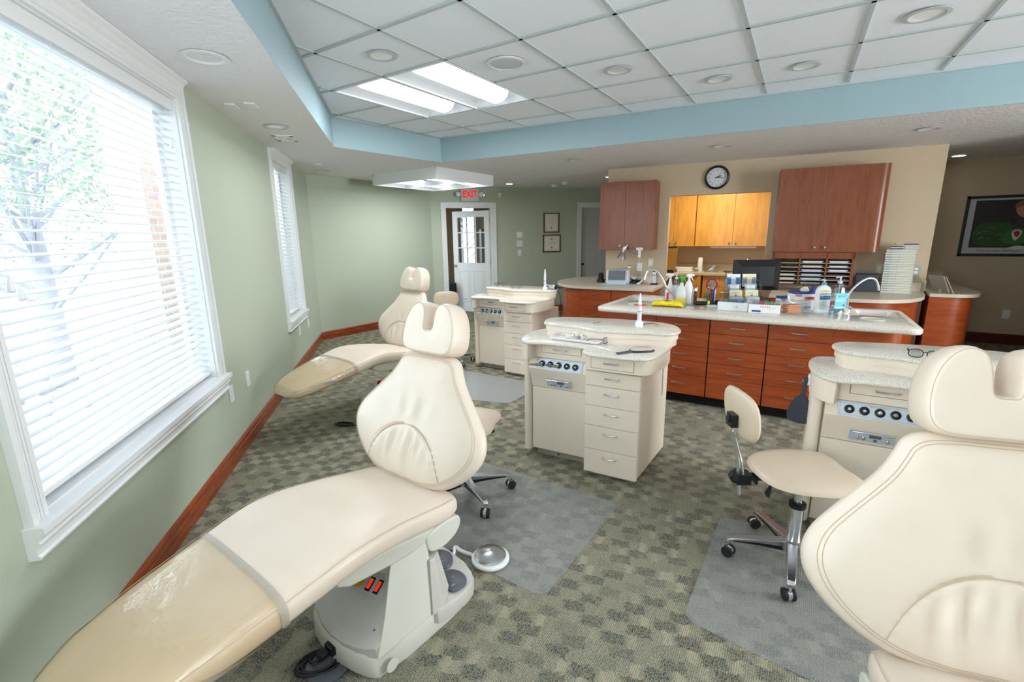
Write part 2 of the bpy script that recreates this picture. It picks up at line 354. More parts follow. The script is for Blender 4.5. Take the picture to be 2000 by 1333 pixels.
# ceilings
def sheet(name, loops, z, m, flip=False):
    bm = bmesh.new(); es = []
    for lp in loops:
        vs = [bm.verts.new((p[0], p[1], z)) for p in lp]
        es += [bm.edges.new((vs[i], vs[(i+1) % len(vs)])) for i in range(len(vs))]
    bmesh.ops.triangle_fill(bm, use_beauty=True, use_dissolve=False, edges=es)
    me = bpy.data.meshes.new(name); bm.to_mesh(me); bm.free(); me.materials.append(m)
    o = bpy.data.objects.new(name, me); S.collection.objects.link(o); return tag(o, kind='structure')
TR = [(.17, -.98), (-4.262, 3.411), (-4.081, 4.887), (1.236, 5.267), (4.8, 5.52), (4.8, -.98)]
sheet('ceiling', [PLAN, TR], ZL, M_ceil)
fa = MB(); n = len(TR)
for i in range(n):
    a, b = Vector(TR[i]), Vector(TR[(i+1) % n]); t = (b-a).normalized(); nn = Vector((t.y, -t.x))
    if (a+b).dot(nn) < 2*Vector((.5, 2)).dot(nn): nn = -nn
    fa.prism([a, b, b+nn*.05, a+nn*.05], ZL+.001, ZT+.02)
struct('trim_tray_fascia', fa, M_blue, smooth=False)
TRo = [(-.1, -1.2), (-4.5, 3.3), (-4.3, 5.1), (5, 5.75), (5, -1.2)]
# suspended grid: nodes of the 0.61 m lattice
NI = [(2, 2, 924, 245)]
def homog():                             # lattice -> ceiling plane, fitted to the visible crossings
    s = 4.4425
    O = {'1': (560, 0), '2': (900, 0), '3': (1250, 0), '4': (1600, 0)}
    D = "a1:1,393,793 a2:1,855,920 a3:1,1240,1024 b0:1,238,458 b1:1,840,657 b3:1,1650,943 b4:2,438,1048 c0:1,803,248 c1:1,1378,505 c2:2,303,704 c3:2,615,856 c4:2,886,975 d1:2,525,326 d2:2,895,568 d3:2,1167,752 d4:2,1387,900 e1:2,1338,112 e2:3,57,418 e3:3,257,641 e4:3,410,815 f2:3,924,245 f3:3,1009,517 f4:3,1070,719 g2:4,430,38 g3:4,343,372 g4:4,279,608 h3:4,1425,190 h4:4,1182,487"
    import numpy as np
    A = []; X = []; Y = []
    for e in D.split():
        k, v = e.split(':'); q, x, y = v.split(','); P = G(O[q][0]+float(x)/s, float(y)/s, ZT)
        i, j = ord(k[0])-97, int(k[1]); A.append([1, i, j, i*j]); X.append(P.x); Y.append(P.y)
    A = np.array(A, float); cx = np.linalg.lstsq(A, np.array(X), rcond=None)[0]; cy = np.linalg.lstsq(A, np.array(Y), rcond=None)[0]
    return lambda i, j: Vector((float(cx @ [1, i, j, i*j]), float(cy @ [1, i, j, i*j]), 0))
LAT = homog()
_hl = [LAT(0, 1), LAT(0, 3), LAT(2, 3), LAT(2, 1)]
sheet('ceiling_tray', [TRo, [(v.x, v.y) for v in _hl]], ZT+.004, M_tile)
sheet('ceiling_plenum', [TRo], ZT+.35, M_tile)
gb = MB(); zz0, zz1 = ZT-.006, ZT+.003
def inside(p, poly):
    c = False; n = len(poly); j = n-1
    for i in range(n):
        if (poly[i][1] > p.y) != (poly[j][1] > p.y) and p.x < (poly[j][0]-poly[i][0])*(p.y-poly[i][1])/(poly[j][1]-poly[i][1])+poly[i][0]: c = not c
        j = i
    return c
def strip(a, b, w=.024):
    # clip to the tray outline by sampling
    N = 160; pts = [a.lerp(b, k/N) for k in range(N+1)]; ins = [inside(p, TR) for p in pts]
    k = 0
    while k < N:
        if ins[k]:
            e = k
            while e < N and ins[e+1]: e += 1
            if e > k:
                p, q = pts[k], pts[e]; d = (q-p).normalized(); p = p-d*.012; q = q+d*.012; nn = Vector((-d.y, d.x, 0))*w/2
                gb.prism([p-nn, q-nn, q+nn, p+nn], zz0, zz1)
            k = e+1
        else: k += 1
for i in range(-3, 14): strip(LAT(i, -12), LAT(i, 7))
for j in range(-12, 8):
    if j == 2: strip(LAT(-4, j), LAT(0, j)); strip(LAT(2, j), LAT(15, j))
    else: strip(LAT(-4, j), LAT(15, j))
for i in range(n):                       # wall angle around the tray
    a, b = Vector((*TR[i], 0)), Vector((*TR[(i+1) % n], 0)); t = (b-a).normalized(); nn = Vector((t.y, -t.x, 0))
    if (a+b).dot(nn) > 2*Vector((.5, 2, 0)).dot(nn): nn = -nn
    gb.prism([a, b, b+nn*.022, a+nn*.022], zz0-.002, zz1)
struct('trim_ceiling_grid', gb, M_tbar, smooth=False)

# baseboards
def base(name, p0, p1, nrm, m=M_base, h=.125):
    d = p1-p0; Ln = d.length; M = wallM(p0, d, nrm)
    pr = [(0, 0), (.016, 0), (.016, h*.62), (.013, h*.66), (.013, h*.74), (.017, h*.78), (.014, h*.9), (.008, h*.98), (0, h)]
    mb = MB(); mb.loft([[(0, z, o) for o, z in pr], [(Ln, z, o) for o, z in pr]], M=M)
    return struct(name, mb, m, smooth=False)
base('baseboard_left', LW(SF), C1, NL); base('baseboard_far_left', C1, C2, Vector(((C2-C1).y, -(C2-C1).x, 0)))
base('baseboard_back_corner', C2, BW(.19), N2); base('baseboard_back', BW(1.26), BW(2.96), N2)
M_based = mat('dark_baseboard_wood', (88, 34, 20), .3, coat=.2)
base('baseboard_far', Vector((1.7, YF, 0)), Vector((XR, YF, 0)), Vector((0, -1, 0)), M_based, .14)

# ------------------------------------------------------------------ windows and blinds
M_slat = bpy.data.materials.new('white_blind_slat'); M_slat.use_nodes = True
_n = M_slat.node_tree.nodes; _k = M_slat.node_tree.links; _b = _n['Principled BSDF']; _b.inputs['Base Color'].default_value = L3((240, 242, 244)); _b.inputs['Roughness'].default_value = .4
_t = _n.new('ShaderNodeBsdfTranslucent'); _t.inputs[0].default_value = L3((240, 242, 246)); _x = _n.new('ShaderNodeMixShader'); _x.inputs[0].default_value = .25
_k.new(_b.outputs[0], _x.inputs[1]); _k.new(_t.outputs[0], _x.inputs[2]); _k.new(_x.outputs[0], _n['Material Output'].inputs[0])
def window(nm, w, cas, glass=True):
    s0, s1, z0, z1 = w; M = wallM(LW(0), DL, NL); c = MB()
    # side casings with a raised outer bead, head casing up to the ceiling
    for a, b, o in ((s0-cas, s0+.005, 1), (s1-.005, s1+cas, -1)):
        c.box(a, b, z0, ZL-.001, 0, .018, M); 
        e = a if o > 0 else b-.022
        c.box(e, e+.022, z0, ZL-.001, .018, .030, M)
        for k in range(3):
            q = (a+.035+k*.014) if o > 0 else (b-.035-k*.014-.006); c.box(q, q+.006, z0, ZL-.001, .018, .022, M)
    c.box(s0, s1, z1-.005, ZL-.001, 0, .018, M)
    pr = [(0, ZL-.001), (.07, ZL-.001), (.068, ZL-.012), (.05, ZL-.026), (.044, ZL-.036), (.03, ZL-.05), (.026, ZL-.062), (.03, ZL-.068), (.024, ZL-.076), (.03, ZL-.082), (.024, ZL-.094), (0, ZL-.1)]
    c.loft([[(s0-cas*.6, z, o) for o, z in pr], [(s1+cas*.6, z, o) for o, z in pr]], M=M)
    f = struct(nm, c, M_white, smooth=False, bev=.0015)
    # reveal lining and sash
    r = MB()
    r.box(s0, s0+.012, z0, z1, -.14, .0, M); r.box(s1-.012, s1, z0, z1, -.14, 0, M); r.box(s0, s1, z1-.012, z1, -.14, 0, M); r.box(s0, s1, z0, z0+.012, -.14, 0, M)
    for a, b, e, g in ((s0+.012, s0+.06, z0, z1), (s1-.06, s1-.012, z0, z1), (s0, s1, z0, z0+.06), (s0, s1, z1-.06, z1)): r.box(a, b, e, g, -.13, -.10, M)
    r.build('sash', M_white, f, smooth=False)
    si = MB()
    pr = [(0, z0+.004), (.062, z0+.004), (.062, z0-.022), (.05, z0-.026), (.046, z0-.036), (.04, z0-.044), (.046, z0-.052), (.040, z0-.062), (.030, z0-.07), (.030, z0-.092), (.038, z0-.098), (.034, z0-.108), (0, z0-.11)]
    si.loft([[(s0-cas-.015, z, o) for o, z in pr], [(s1+cas+.015, z, o) for o, z in pr]], M=M)
    si.build('window_sill', M_white, f, smooth=False, bev=.0015)
    g = MB(); g.box(s0+.05, s1-.05, z0+.05, z1-.05, -.117, -.113, M); g.build('pane', M_glass, f, smooth=False)
    return f
window('window_1', w1, .082); window('window_2', w2, .09)
def blind(label, w, cords, tilt=9):
    s0, s1, z0, z1 = w; M = wallM(LW(0), DL, NL)
    t = thing('window_blind', label, 'blind', LW((s0+s1)/2, z0, -.05), 0, None)
    Mi = Matrix.Translation(-t.location)@M
    sl = MB(); z = z0+.085; a = radians(tilt); w_ = .05
    while z < z1-.075:
        pts = []
        for k in range(6):
            u = -w_/2+w_*k/5; cr = .0025*(1-(2*k/5-1)**2)
            pts.append((z-u*sin(a)+cr, -.052+u*cos(a)))
        top = [(p[0], p[1]) for p in pts]; bot = [(p[0]-.0028, p[1]) for p in pts[::-1]]
        sl.loft([[(s0+.02, q[0], q[1]) for q in top+bot], [(s1-.02, q[0], q[1]) for q in top+bot]], M=Mi)
        z += .0422
    sl.build('slats', M_slat, t, smooth=False)
    h = MB(); h.box(s0+.015, s1-.015, z1-.075, z1-.012, -.085, -.012, Mi); h.build('headrail', M_white, t, smooth=False, bev=.003)
    b = MB(); b.box(s0+.02, s1-.02, z0+.030, z0+.05, -.08, -.026, Mi); b.build('bottom_rail', M_white, t, smooth=False, bev=.004)
    c = MB()
    for s in cords:
        for o in (-.079, -.025): c.tube([Mi@Vector((s, z1-.07, o)), Mi@Vector((s, z0+.03, o))], .0009, 5)
    c.build('ladder_cord', M_white, t)
    for s, zz in ((s0+.12, z0+.78), (s0+.155, z0+.75), (s1-.10, z1-.24)):
        c = MB(); c.tube([Mi@Vector((s, z1-.08, -.012)), Mi@Vector((s, zz-.002, -.012))], .0011, 5)
        p = Mi@Vector((s, zz, -.012)); c.lathe([(.0011, .0), (.006, -.008), (.010, -.03), (.012, -.045), (.006, -.052)], p, 12)
        c.build('pull_cord', M_white, t)
    return t
blind('wide white horizontal blind filling the large window nearest the camera', w1, [-1.55, -1.15, -.7, -.3])
blind('narrow white horizontal blind in the tall window near the far corner', w2, [2.3, 2.52, 2.75], 32)
window('window_unseen_added', w3, .082)  # unseen window added behind the camera to light the chairs
# ------------------------------------------------------------------ doors
def casing(M, x0, x1, z1, w=.085):
    c = MB()
    for a, b, e, f in ((x0-w, x0, 0, z1+w), (x1, x1+w, 0, z1+w), (x0, x1, z1, z1+w)):
        c.box(a, b, e, f, 0, .016, M)
    for a, b, e, f in ((x0-w, x0-w+.02, 0, z1+w), (x1+w-.02, x1+w, 0, z1+w), (x0-w, x1+w, z1+w-.02, z1+w)):
        c.box(a, b, e, f, .016, .026, M)
    c.box(x0, x0+.015, 0, z1, -.14, 0, M); c.box(x1-.015, x1, 0, z1, -.14, 0, M); c.box(x0, x1, z1-.015, z1, -.14, 0, M)
    return c
M1 = wallM(C2, D2, N2)
struct('trim_door_casing', casing(M1, .272, 1.174, 2.1), M_white, smooth=False, bev=.0015)
struct('trim_second_door_casing', casing(M1, 3.05, 3.86, 2.11), M_white, smooth=False, bev=.0015)
# open half-glazed door, hinged on the right, swung into the room beyond
H = BW(1.155, 0, -.13); best = None
for k in range(0, 90):
    a = radians(180+46.64-k); F = H+Vector((cos(a), sin(a), 0))*.86; q = F+Vector((0, 0, 1.0))-EYE
    xx = 1000+FPX*q.dot(rt)/q.dot(fw)
    if best is None or abs(xx-888) < best[0]: best = (abs(xx-888), a)
dd = Vector((cos(best[1]), sin(best[1]), 0)); 
door = tag(bpy.data.objects.new('door_1', None), kind='structure'); S.collection.objects.link(door); door.location = H
Md = wallM((0, 0, 0), dd, Vector((-dd.y, dd.x, 0)) if Vector((-dd.y, dd.x, 0)).dot(-H) > 0 else Vector((dd.y, -dd.x, 0)))
lf = MB(); DW, DH = .86, 2.05; st = .115
px0 = [st+(DW-2*st)*k/3 for k in range(4)]; zr = [1.02+(1.93-1.02)*k/3 for k in range(4)]
lf.box(0, DW, .01, 1.02, -.02, .02, Md); lf.box(0, DW, 1.93, DH, -.02, .02, Md); lf.box(0, st, 1.02, 1.93, -.02, .02, Md); lf.box(DW-st, DW, 1.02, 1.93, -.02, .02, Md)
for k in (1, 2):
    lf.box(px0[k]-.011, px0[k]+.011, 1.02, 1.93, -.016, .016, Md); lf.box(st, DW-st, zr[k]-.011, zr[k]+.011, -.016, .016, Md)
for a, b in ((st, DW/2-.035), (DW/2+.035, DW-st)):   # two lower panels
    for (q, w_, e, f) in ((a, b, .22, .245), (a, b, .845, .87), (a, a+.02, .22, .87), (b-.02, b, .22, .87)): lf.box(q, w_, e, f, .02, .026, Md)
    lf.box(a+.045, b-.045, .27, .82, .02, .028, Md)
lf.build('door_leaf', M_white, door, smooth=False, bev=.002)
g = MB(); g.box(st, DW-st, 1.02, 1.93, -.003, .003, Md); g.build('pane', glassy('door_glass', (250, 253, 253), .10, .01), door, smooth=False)
k_ = MB(); k_.lathe([(.026, 0), (.026, .006), (.010, .012), (.010, .03), (.024, .038), (.028, .052), (.020, .064), (.001, .068)], (0, 0, 0), 20, Md@Matrix.Translation((DW-.06, .96, .02))); k_.build('door_knob', M_nickel, door)
hg = MB()
for z in (.3, 1.05, 1.85): hg.cyl(Md@Vector((-.008, z-.045, .024)), Md@Vector((-.008, z+.045, .024)), .007, n=10)
hg.build('hinge', M_nickel, door)
# closed six-panel door
d2 = MB(); dz = -.075
d2.box(3.065, 3.845, .005, 2.095, dz-.035, dz, M1)
for a, b in ((3.165, 3.415), (3.495, 3.745)):
    for e, f in ((.22, .86), (1.0, 1.62), (1.73, 1.98)):
        for (q, w_, y0, y1) in ((a, b, e, e+.015), (a, b, f-.015, f), (a, a+.015, e, f), (b-.015, b, e, f)): d2.box(q, w_, y0, y1, dz, dz+.005, M1)
        d2.box(a+.03, b-.03, e+.03, f-.03, dz, dz+.006, M1)
dm = struct('door_2', d2, mat('grey_white_door_paint', (206, 206, 204), .4), smooth=False, bev=.002)
k_ = MB(); k_.cyl(M1@Vector((3.12, .95, dz)), M1@Vector((3.12, .95, dz+.05)), .022, n=16); k_.build('door_knob', M_black, dm)
# small lobby beyond the open door, with its own glazed outer door
M_lob = mat('lobby_brown_paint', (150, 122, 92), .6)
lb = MB(); Mb = M1
lb.box(-.9, -.8, 0, 2.5, -2.4, -.14, Mb)
lb.box(3.0, 3.05, 0, 2.5, -2.4, -.14, Mb)
lb.box(-.9, .98, 0, 2.5, -2.5, -2.4, Mb); lb.box(1.26, 3.05, 0, 2.5, -2.5, -2.4, Mb); lb.box(.98, 1.26, 2.3, 2.5, -2.5, -2.4, Mb); lb.box(.98, 1.26, 0, .9, -2.5, -2.4, Mb)
struct('wall_lobby', lb, M_lob, smooth=False)
q = MB(); q.box(-.16, .16, -.2, .2, 0, 1.72); tc_ = thing('tall_cabinet', 'tall black cabinet in the lobby, seen through the right door panes', 'cabinet', BW(1.5, 0, -2.15), radians(46.6)); q.build('cabinet_body', M_black, tc_, smooth=False, bev=.01); q = MB(); q.box(-.15, .15, -.215, -.2, .05, 1.68); q.build('cabinet_door', M_black, tc_, smooth=False, bev=.004)
sp = thing('floor_speaker', 'black upright box standing on the floor just inside the open door', 'box', BW(.33, 0, -.62), radians(46.6))
q = MB(); q.box(-.17, .17, -.15, .15, 0, .62); q.build('box_body', M_black, sp, smooth=False, bev=.02)
q = MB(); q.box(-.05, .05, -.02, .02, .62, .66); q.build('carry_handle', M_black, sp, smooth=False, bev=.008)

# ------------------------------------------------------------------ outdoors
gd = MB(); gd.box(-60, 60, -60, 60, -.42, -.40); o = gd.build('gravel_ground', mat('pale_gravel', (214, 212, 206), .9, speck=(16, (166, 168, 172), .45, .6), bump=(40, .6, .03)), smooth=False); tag(o, kind='structure')
rk = MB(); rr = random.Random(3)
for _ in range(420):
    s = rr.uniform(-6, 6); o_ = -rr.uniform(1.2, 7.5); p = LW(s, -.38, o_); r = rr.uniform(.05, .17)
    rk.ball(p, r, rr.uniform(.8, 1.4), rr.uniform(.7, 1.2), rr.uniform(.45, .8), 8)
tag(rk.build('river_rocks', mat('pale_river_rock', (198, 194, 188), .8, speck=(3, (140, 142, 148), .45, .6))), 'bed of pale rounded river rocks outside the large window', 'rocks', kind='stuff')
def tree(p, h, cr, seed, label, lobes=16, leaf=2600, lm=None):
    r = random.Random(seed); t = thing('garden_tree', label, 'tree', p)
    tr = MB(); P = [(0, 0, 0), (.03, .02, h*.2), (-.02, .03, h*.4), (.03, 0, h*.62), (0, 0, h*.9)]
    tr.tube(P, [.15, .12, .10, .07, .03], 10)
    cs = []
    for i in range(lobes):
        a = r.uniform(0, 2*pi); rad = r.uniform(.3, 1)*cr; z = r.uniform(.50, 1.0)*h
        c = Vector((rad*cos(a), rad*sin(a), z)); cs.append(c)
        st_ = Vector((0, 0, max(h*.18, z-rad*.8))); tr.tube([st_, st_.lerp(c, .5)+Vector((0, 0, -.05)), c], [.035, .022, .01], 6)
    tr.build('trunk', mat('grey_bark', (158, 158, 168), .9, bump=(18, .5, .02)), t)
    lf = MB()
    for _ in range(leaf):
        c = r.choice(cs); d = Vector((r.gauss(0, 1), r.gauss(0, 1), r.gauss(0, .7)))*cr*.30; q = c+d; s = r.uniform(.02, .048)
        if (q+Vector(p)-L0).dot(NL) > -1.0: continue
        u = Vector((r.gauss(0, 1), r.gauss(0, 1), r.gauss(0, 1))).normalized(); v = u.orthogonal().normalized()
        lf.add([q-u*s, q+v*s*.5, q+u*s, q-v*s*.5], [(0, 1, 2, 3)])
    tag(lf.build('foliage', lm or M_leaf, t, smooth=False), kind='stuff')
    return t
M_leaf = mat('green_leaf', (168, 180, 156), .6, speck=(2, (140, 158, 138), .4, .6))
tp = G(200, 590, .25); dv = Vector((tp.x, tp.y, 0)).normalized()
tree(LW(4.1, -.4, -3.4), 4.6, 1.75, 5, 'leafy tree with a grey trunk standing in the rocks outside the large window', 30, 9500)
tree(LW(2.5, -.4, -11), 7.5, 3.4, 8, 'broad pale green tree farther out beyond the rock bed', 22, 3200)
tree(BW(1.5, -.4, -6.2), 4.2, 1.6, 11, 'bushy olive tree seen through the glazing of the open door', 24, 6000, mat('olive_leaf', (112, 104, 66), .7, speck=(2, (84, 84, 52), .4, .6)))
# brick pier and white corner of the building outside the right part of the big window
M_brick = bpy.data.materials.new('red_brick'); M_brick.use_nodes = True
_n = M_brick.node_tree.nodes; _k = M_brick.node_tree.links; _b = _n['Principled BSDF']; _b.inputs['Roughness'].default_value = .85
_br = _n.new('ShaderNodeTexBrick'); _br.inputs['Color1'].default_value = L3((210, 172, 164)); _br.inputs['Color2'].default_value = L3((196, 158, 154)); _br.inputs['Mortar'].default_value = L3((222, 214, 208)); _br.inputs['Scale'].default_value = 1
_br.inputs['Brick Width'].default_value = .2; _br.inputs['Row Height'].default_value = .07; _br.inputs['Mortar Size'].default_value = .008
_tc = _n.new('ShaderNodeTexCoord'); _mp = _n.new('ShaderNodeMapping'); _mp.inputs['Rotation'].default_value = (radians(90), 0, 0); _k.new(_tc.outputs['Object'], _mp.inputs[0]); _k.new(_mp.outputs[0], _br.inputs['Vector']); _k.new(_br.outputs[0], _b.inputs['Base Color'])
pr_ = MB(); pr_.box(-.15, .15, -.12, .12, -.4, 3.4)
pp = thing('brick_pier', 'red brick pier outside the large window at its right side', 'pillar', (0, 0, 0))
ppm = pr_.build('brick_shaft', M_brick, pp, smooth=False); ppb = LW(1.42, 0, -.95); ppm.location = (0, 0, 0); pp.location = ppb; pp.rotation_euler.z = atan2(DL.y, DL.x)
cp = MB(); cp.box(-.18, .18, -.15, .15, -.42, -.25); cp.build('stone_base', mat('pale_stone', (206, 202, 194), .8), pp, smooth=False)
sd = MB(); Ms = wallM(LW(0), DL, NL)
for k in range(24): sd.box(1.72, 3.6, -.4+k*.15, -.4+k*.15+.145, -1.15, -1.10, Ms)
sd.box(1.66, 1.74, -.4, 3.2, -1.17, -1.06, Ms); sd.box(2.0, 2.08, -.4, 3.2, -1.12, -1.06, Ms)
tag(sd.build('white_siding', mat('white_siding', (238, 236, 230), .6), smooth=False), kind='structure')
# ------------------------------------------------------------------ ceiling fixtures
def cell(i, j): return [LAT(i, j), LAT(i+1, j), LAT(i+1, j+1), LAT(i, j+1)]
def troffer(name_, label, P, z, depth=.11, group=None):
    """P: four corners (long sides P0-P1 and P3-P2); housing open downwards with one curved diffuser"""
    c = (P[0]+P[1]+P[2]+P[3])/4; t = thing('ceiling_light', label, 'light', Vector((c.x, c.y, z)), 0, group)
    ux = ((P[1]+P[2])/2-(P[0]+P[3])/2); Lx = ux.length; ux.normalize(); uy = Vector((-ux.y, ux.x, 0)); Ly = ((P[3]-P[0]).length+(P[2]-P[1]).length)/2
    M = Matrix(((ux.x, uy.x, 0, 0), (ux.y, uy.y, 0, 0), (0, 0, 1, 0), (0, 0, 0, 1)))
    a, b = Lx/2-.012, Ly/2-.012
    h = MB()                             # curved reflector: arch across the width
    prof = [(-b+2*b*k/14, .004+depth*(1-abs(2*k/14-1)**2.2)) for k in range(15)]
    h.loft([[(-a, y, zz) for y, zz in prof], [(-a+.16, y, zz) for y, zz in prof], [(a-.16, y, zz) for y, zz in prof], [(a, y, zz) for y, zz in prof]], closed=False, M=M)
    h.loft([[(-a, y, zz) for y, zz in prof], [(-a, y, 0) for y, zz in prof]], closed=False, M=M); h.loft([[(a, y, zz) for y, zz in prof], [(a, y, 0) for y, zz in prof]], closed=False, M=M)
    h.build('reflector', M_trof, t, smooth=True)
    f = MB()
    for (x0, x1, y0, y1) in ((-a-.01, a+.01, -b-.01, -b+.006), (-a-.01, a+.01, b-.006, b+.01), (-a-.01, -a+.006, -b, b), (a-.006, a+.01, -b, b)): f.box(x0, x1, y0, y1, -.008, .004, M)
    f.build('frame', M_trof, t, smooth=False)
    d = MB(); w = b*.40
    prof = [(w*sin(radians(-100+200*k/12)), depth*.62-.080*cos(radians(-100+200*k/12))) for k in range(13)]
    d.loft([[(-a*.86, y, zz) for y, zz in prof], [(a*.86, y, zz) for y, zz in prof]], closed=True, M=M)
    d.build('diffuser', M_fluo, t)
    l_ = area('fluorescent_lamp', (0, 0, depth*.62-.085), (0, 0, -5), a*1.7, w*1.0, 8.0, (.92, .96, 1)); l_.parent = t; l_.rotation_euler = (0, 0, atan2(ux.y, ux.x))
    e = MB()
    for s in (-1, 1): e.box(min(s*a*.86, s*a*.90), max(s*a*.86, s*a*.90), -w*.9, w*.9, depth*.2, depth*.75, M)
    e.build('lamp_end_cap', M_trof, t, smooth=False, bev=.004)
    return t
q = [LAT(0, 1), LAT(0, 3), LAT(1, 3), LAT(1, 1)]
troffer('a', 'lit recessed fluorescent light in the raised ceiling, nearer the large window', [LAT(0, 1), LAT(0, 3), LAT(1, 3), LAT(1, 1)], ZT-.002)
troffer('b', 'lit recessed fluorescent light in the raised ceiling, beside the round speaker', [LAT(1, 1), LAT(1, 3), LAT(2, 3), LAT(2, 1)], ZT-.002)
# surface-mounted box with two lamps
bx = thing('ceiling_light', 'white boxed surface light with two lit tubes under the low ceiling near the exit door', 'light', (-4.95, 5.74, ZL))
ang = radians(-3)
R_ = Matrix.Rotation(ang, 4, 'Z'); hw = .64
c = MB(); H_ = .155
for (x0, x1, y0, y1) in ((-hw, hw, -hw, -hw+.02), (-hw, hw, hw-.02, hw), (-hw, -hw+.02, -hw, hw), (hw-.02, hw, -hw, hw)): c.box(x0, x1, y0, y1, -H_, -.001, R_)
c.box(-hw, hw, -hw, hw, -.02, -.001, R_); c.build('box_housing', M_white, bx, smooth=False, bev=.002)
c = MB(); c.box(-hw+.02, hw-.02, -.012, .012, -H_, -.02, R_); c.build('divider', M_trof, bx, smooth=False)
for sgn in (-1, 1):
    c = MB(); y0 = sgn*hw/2
    c.loft([[(x, y0-.29+.58*k/10, -.03-.06*abs(2*k/10-1)**2) for k in range(11)] for x in (-hw+.03, hw-.03)], closed=False, M=Matrix.Rotation(radians(90)+ang, 4, 'Z')); c.build('reflector', M_trof, bx)
    c = MB(); prof = [(y0+.10*sin(radians(-90+180*k/10)), -.08-.055*cos(radians(-90+180*k/10))) for k in range(11)]
    c.loft([[(x, y, zz) for y, zz in prof] for x in (-hw*.86, hw*.86)], M=Matrix.Rotation(radians(90)+ang, 4, 'Z')); c.build('diffuser', M_fluob, bx)
    l_ = area('fluorescent_lamp', (0, 0, 0), (0, 0, -5), hw*1.7, .10, 6.5, (.94, .97, 1)); l_.parent = bx; l_.location = R_@Vector((-y0, 0, -.138)); l_.rotation_euler = (0, 0, radians(90)+ang)
def can(label, p, z, r=.085, lit=False, style=0):
    t = thing('downlight', label, 'light', (p[0], p[1], z))
    c = MB(); c.lathe([(r, -.0005), (r+.012, -.003), (r+.012, -.006), (r-.012, -.008), (r-.02, -.002)], n=40)
    c.build('trim_ring', M_white if style else mat('grey_ring', (198, 202, 204), .4), t)
    c = MB()
    if lit: c.lathe([(r-.016, -.004), (.001, -.0045)], n=32); c.build('lens', M_can, t)
    elif style: c.lathe([(r-.014, -.005), (r-.02, .0), (r-.028, .05), (r-.034, .07), (.001, .072)], n=32); c.build('baffle', M_white, t)
    else:
        c.lathe([(r-.014, -.005), (r-.022, -.001), (r*.55, -.0005), (.001, 0)], n=32); c.build('lens', mat('frosted_downlight_lens', (246, 250, 252), .2, coat=.5), t)  # near-white base stands in for specular shine on the unlit lens
    return t
for lab, (x, y), z, r, lit, st_ in (
    ('large unlit recessed downlight above the wide blind near the camera', (400, 111), ZL, .10, 0, 1),
    ('unlit downlight in the low ceiling beside the small square vent', (539, 247), ZL, .085, 0, 0),
    ('unlit downlight near the narrow window corner of the low ceiling', (629, 333), ZL, .085, 0, 0),
    ('unlit downlight in the raised ceiling left of the bright fluorescent lights', (745, 108), ZT, .09, 0, 0),
    ('unlit downlight in the raised ceiling, first to the right of the round speaker', (1207, 136.5), ZT, .09, 0, 0),
    ('unlit downlight in the raised ceiling, second to the right of the round speaker', (1403.5, 154), ZT, .09, 0, 0),
    ('unlit downlight in the raised ceiling, third to the right of the round speaker', (1573.5, 128), ZT, .09, 0, 0),
    ('large unlit downlight at the top right of the raised ceiling', (1811, 27.5), ZT, .10, 0, 0),
    ('downlight in the low ceiling above the wall clock', (1409, 284.5), ZL, .085, 0, 0),
    ('downlight in the low ceiling above the right upper cherry cabinet', (1813, 251), ZL, .085, 0, 0),
    ('downlight in the low ceiling left of the beige partition corner', (1122, 311.5), ZL, .075, 0, 0),
    ('small glowing downlight beside the exit sign', (995, 359), ZL, .075, 1, 0),
    ('glowing downlight partly hidden behind the left end of the beige partition', (1190, 345.5), ZL, .075, 1, 0),
    ('glowing downlight in the dark hallway at the right', (1873, 304), ZL, .085, 1, 0)):
    p = G(x, y, z); can(lab, p, z-.001, r, lit, st_)
p = G(989, 122.5, ZT)
t = thing('ceiling_speaker', 'round white speaker grille in the raised ceiling beside the fluorescent lights', 'speaker', (p.x, p.y, ZT-.003))
c = MB(); c.lathe([(.140, 0), (.142, -.006), (.118, -.009), (.116, -.005)], n=48); c.build('trim_ring', M_white, t)
c = MB(); c.lathe([(.116, -.006), (.06, -.008), (.001, -.009)], n=48); c.build('grille', mat('speaker_grille', (204, 208, 212), .6, bump=(700, .3, .001)), t)
p = G(557, 269, ZL); t = thing('ceiling_vent', 'small white square air vent in the low ceiling between the two windows', 'vent', (p.x, p.y, ZL), radians(-45))
c = MB()
for (x0, x1, y0, y1) in ((-.13, .13, -.09, -.055), (-.13, .13, .055, .09), (-.13, -.09, -.09, .09), (.09, .13, -.09, .09)): c.box(x0, x1, y0, y1, -.01, 0)
c.build('frame', M_white, t, smooth=False, bev=.003)
c = MB(); c.box(-.09, .09, -.055, .055, -.003, 0); 
c.build('grille', mat('vent_dark', (120, 122, 122), .6), t, smooth=False)
c = MB()
for k in range(8): c.box(-.088+k*.023, -.080+k*.023, -.055, .055, -.007, -.002)
c.build('louvre', M_white, t, smooth=False)
for lab, q in (('blank white ceiling plate above the window wall, the one nearer the vent', (491, 204)), ('blank white ceiling plate above the window wall, the one nearer the camera', (454, 206))):
    p = G(q[0], q[1], ZL); c = MB(); c.box(-.06, .06, -.035, .035, -.012, 0); o = c.build('blank_ceiling_plate', M_white, smooth=False, bev=.003, loc=(p.x, p.y, ZL), rotz=radians(-45)); tag(o, lab, 'plate')
for lab, q in (('round white smoke detector on the low ceiling, the left of two near the back wall', (1083, 361)), ('round white smoke detector on the low ceiling, the right of two near the back wall', (1104, 356))):
    p = G(q[0], q[1], ZL); c = MB(); c.lathe([(.062, 0), (.062, -.012), (.05, -.018), (.046, -.038), (.034, -.048), (.001, -.05)], n=28); o = c.build('smoke_detector', M_white, loc=(p.x, p.y, ZL)); tag(o, lab, 'detector')
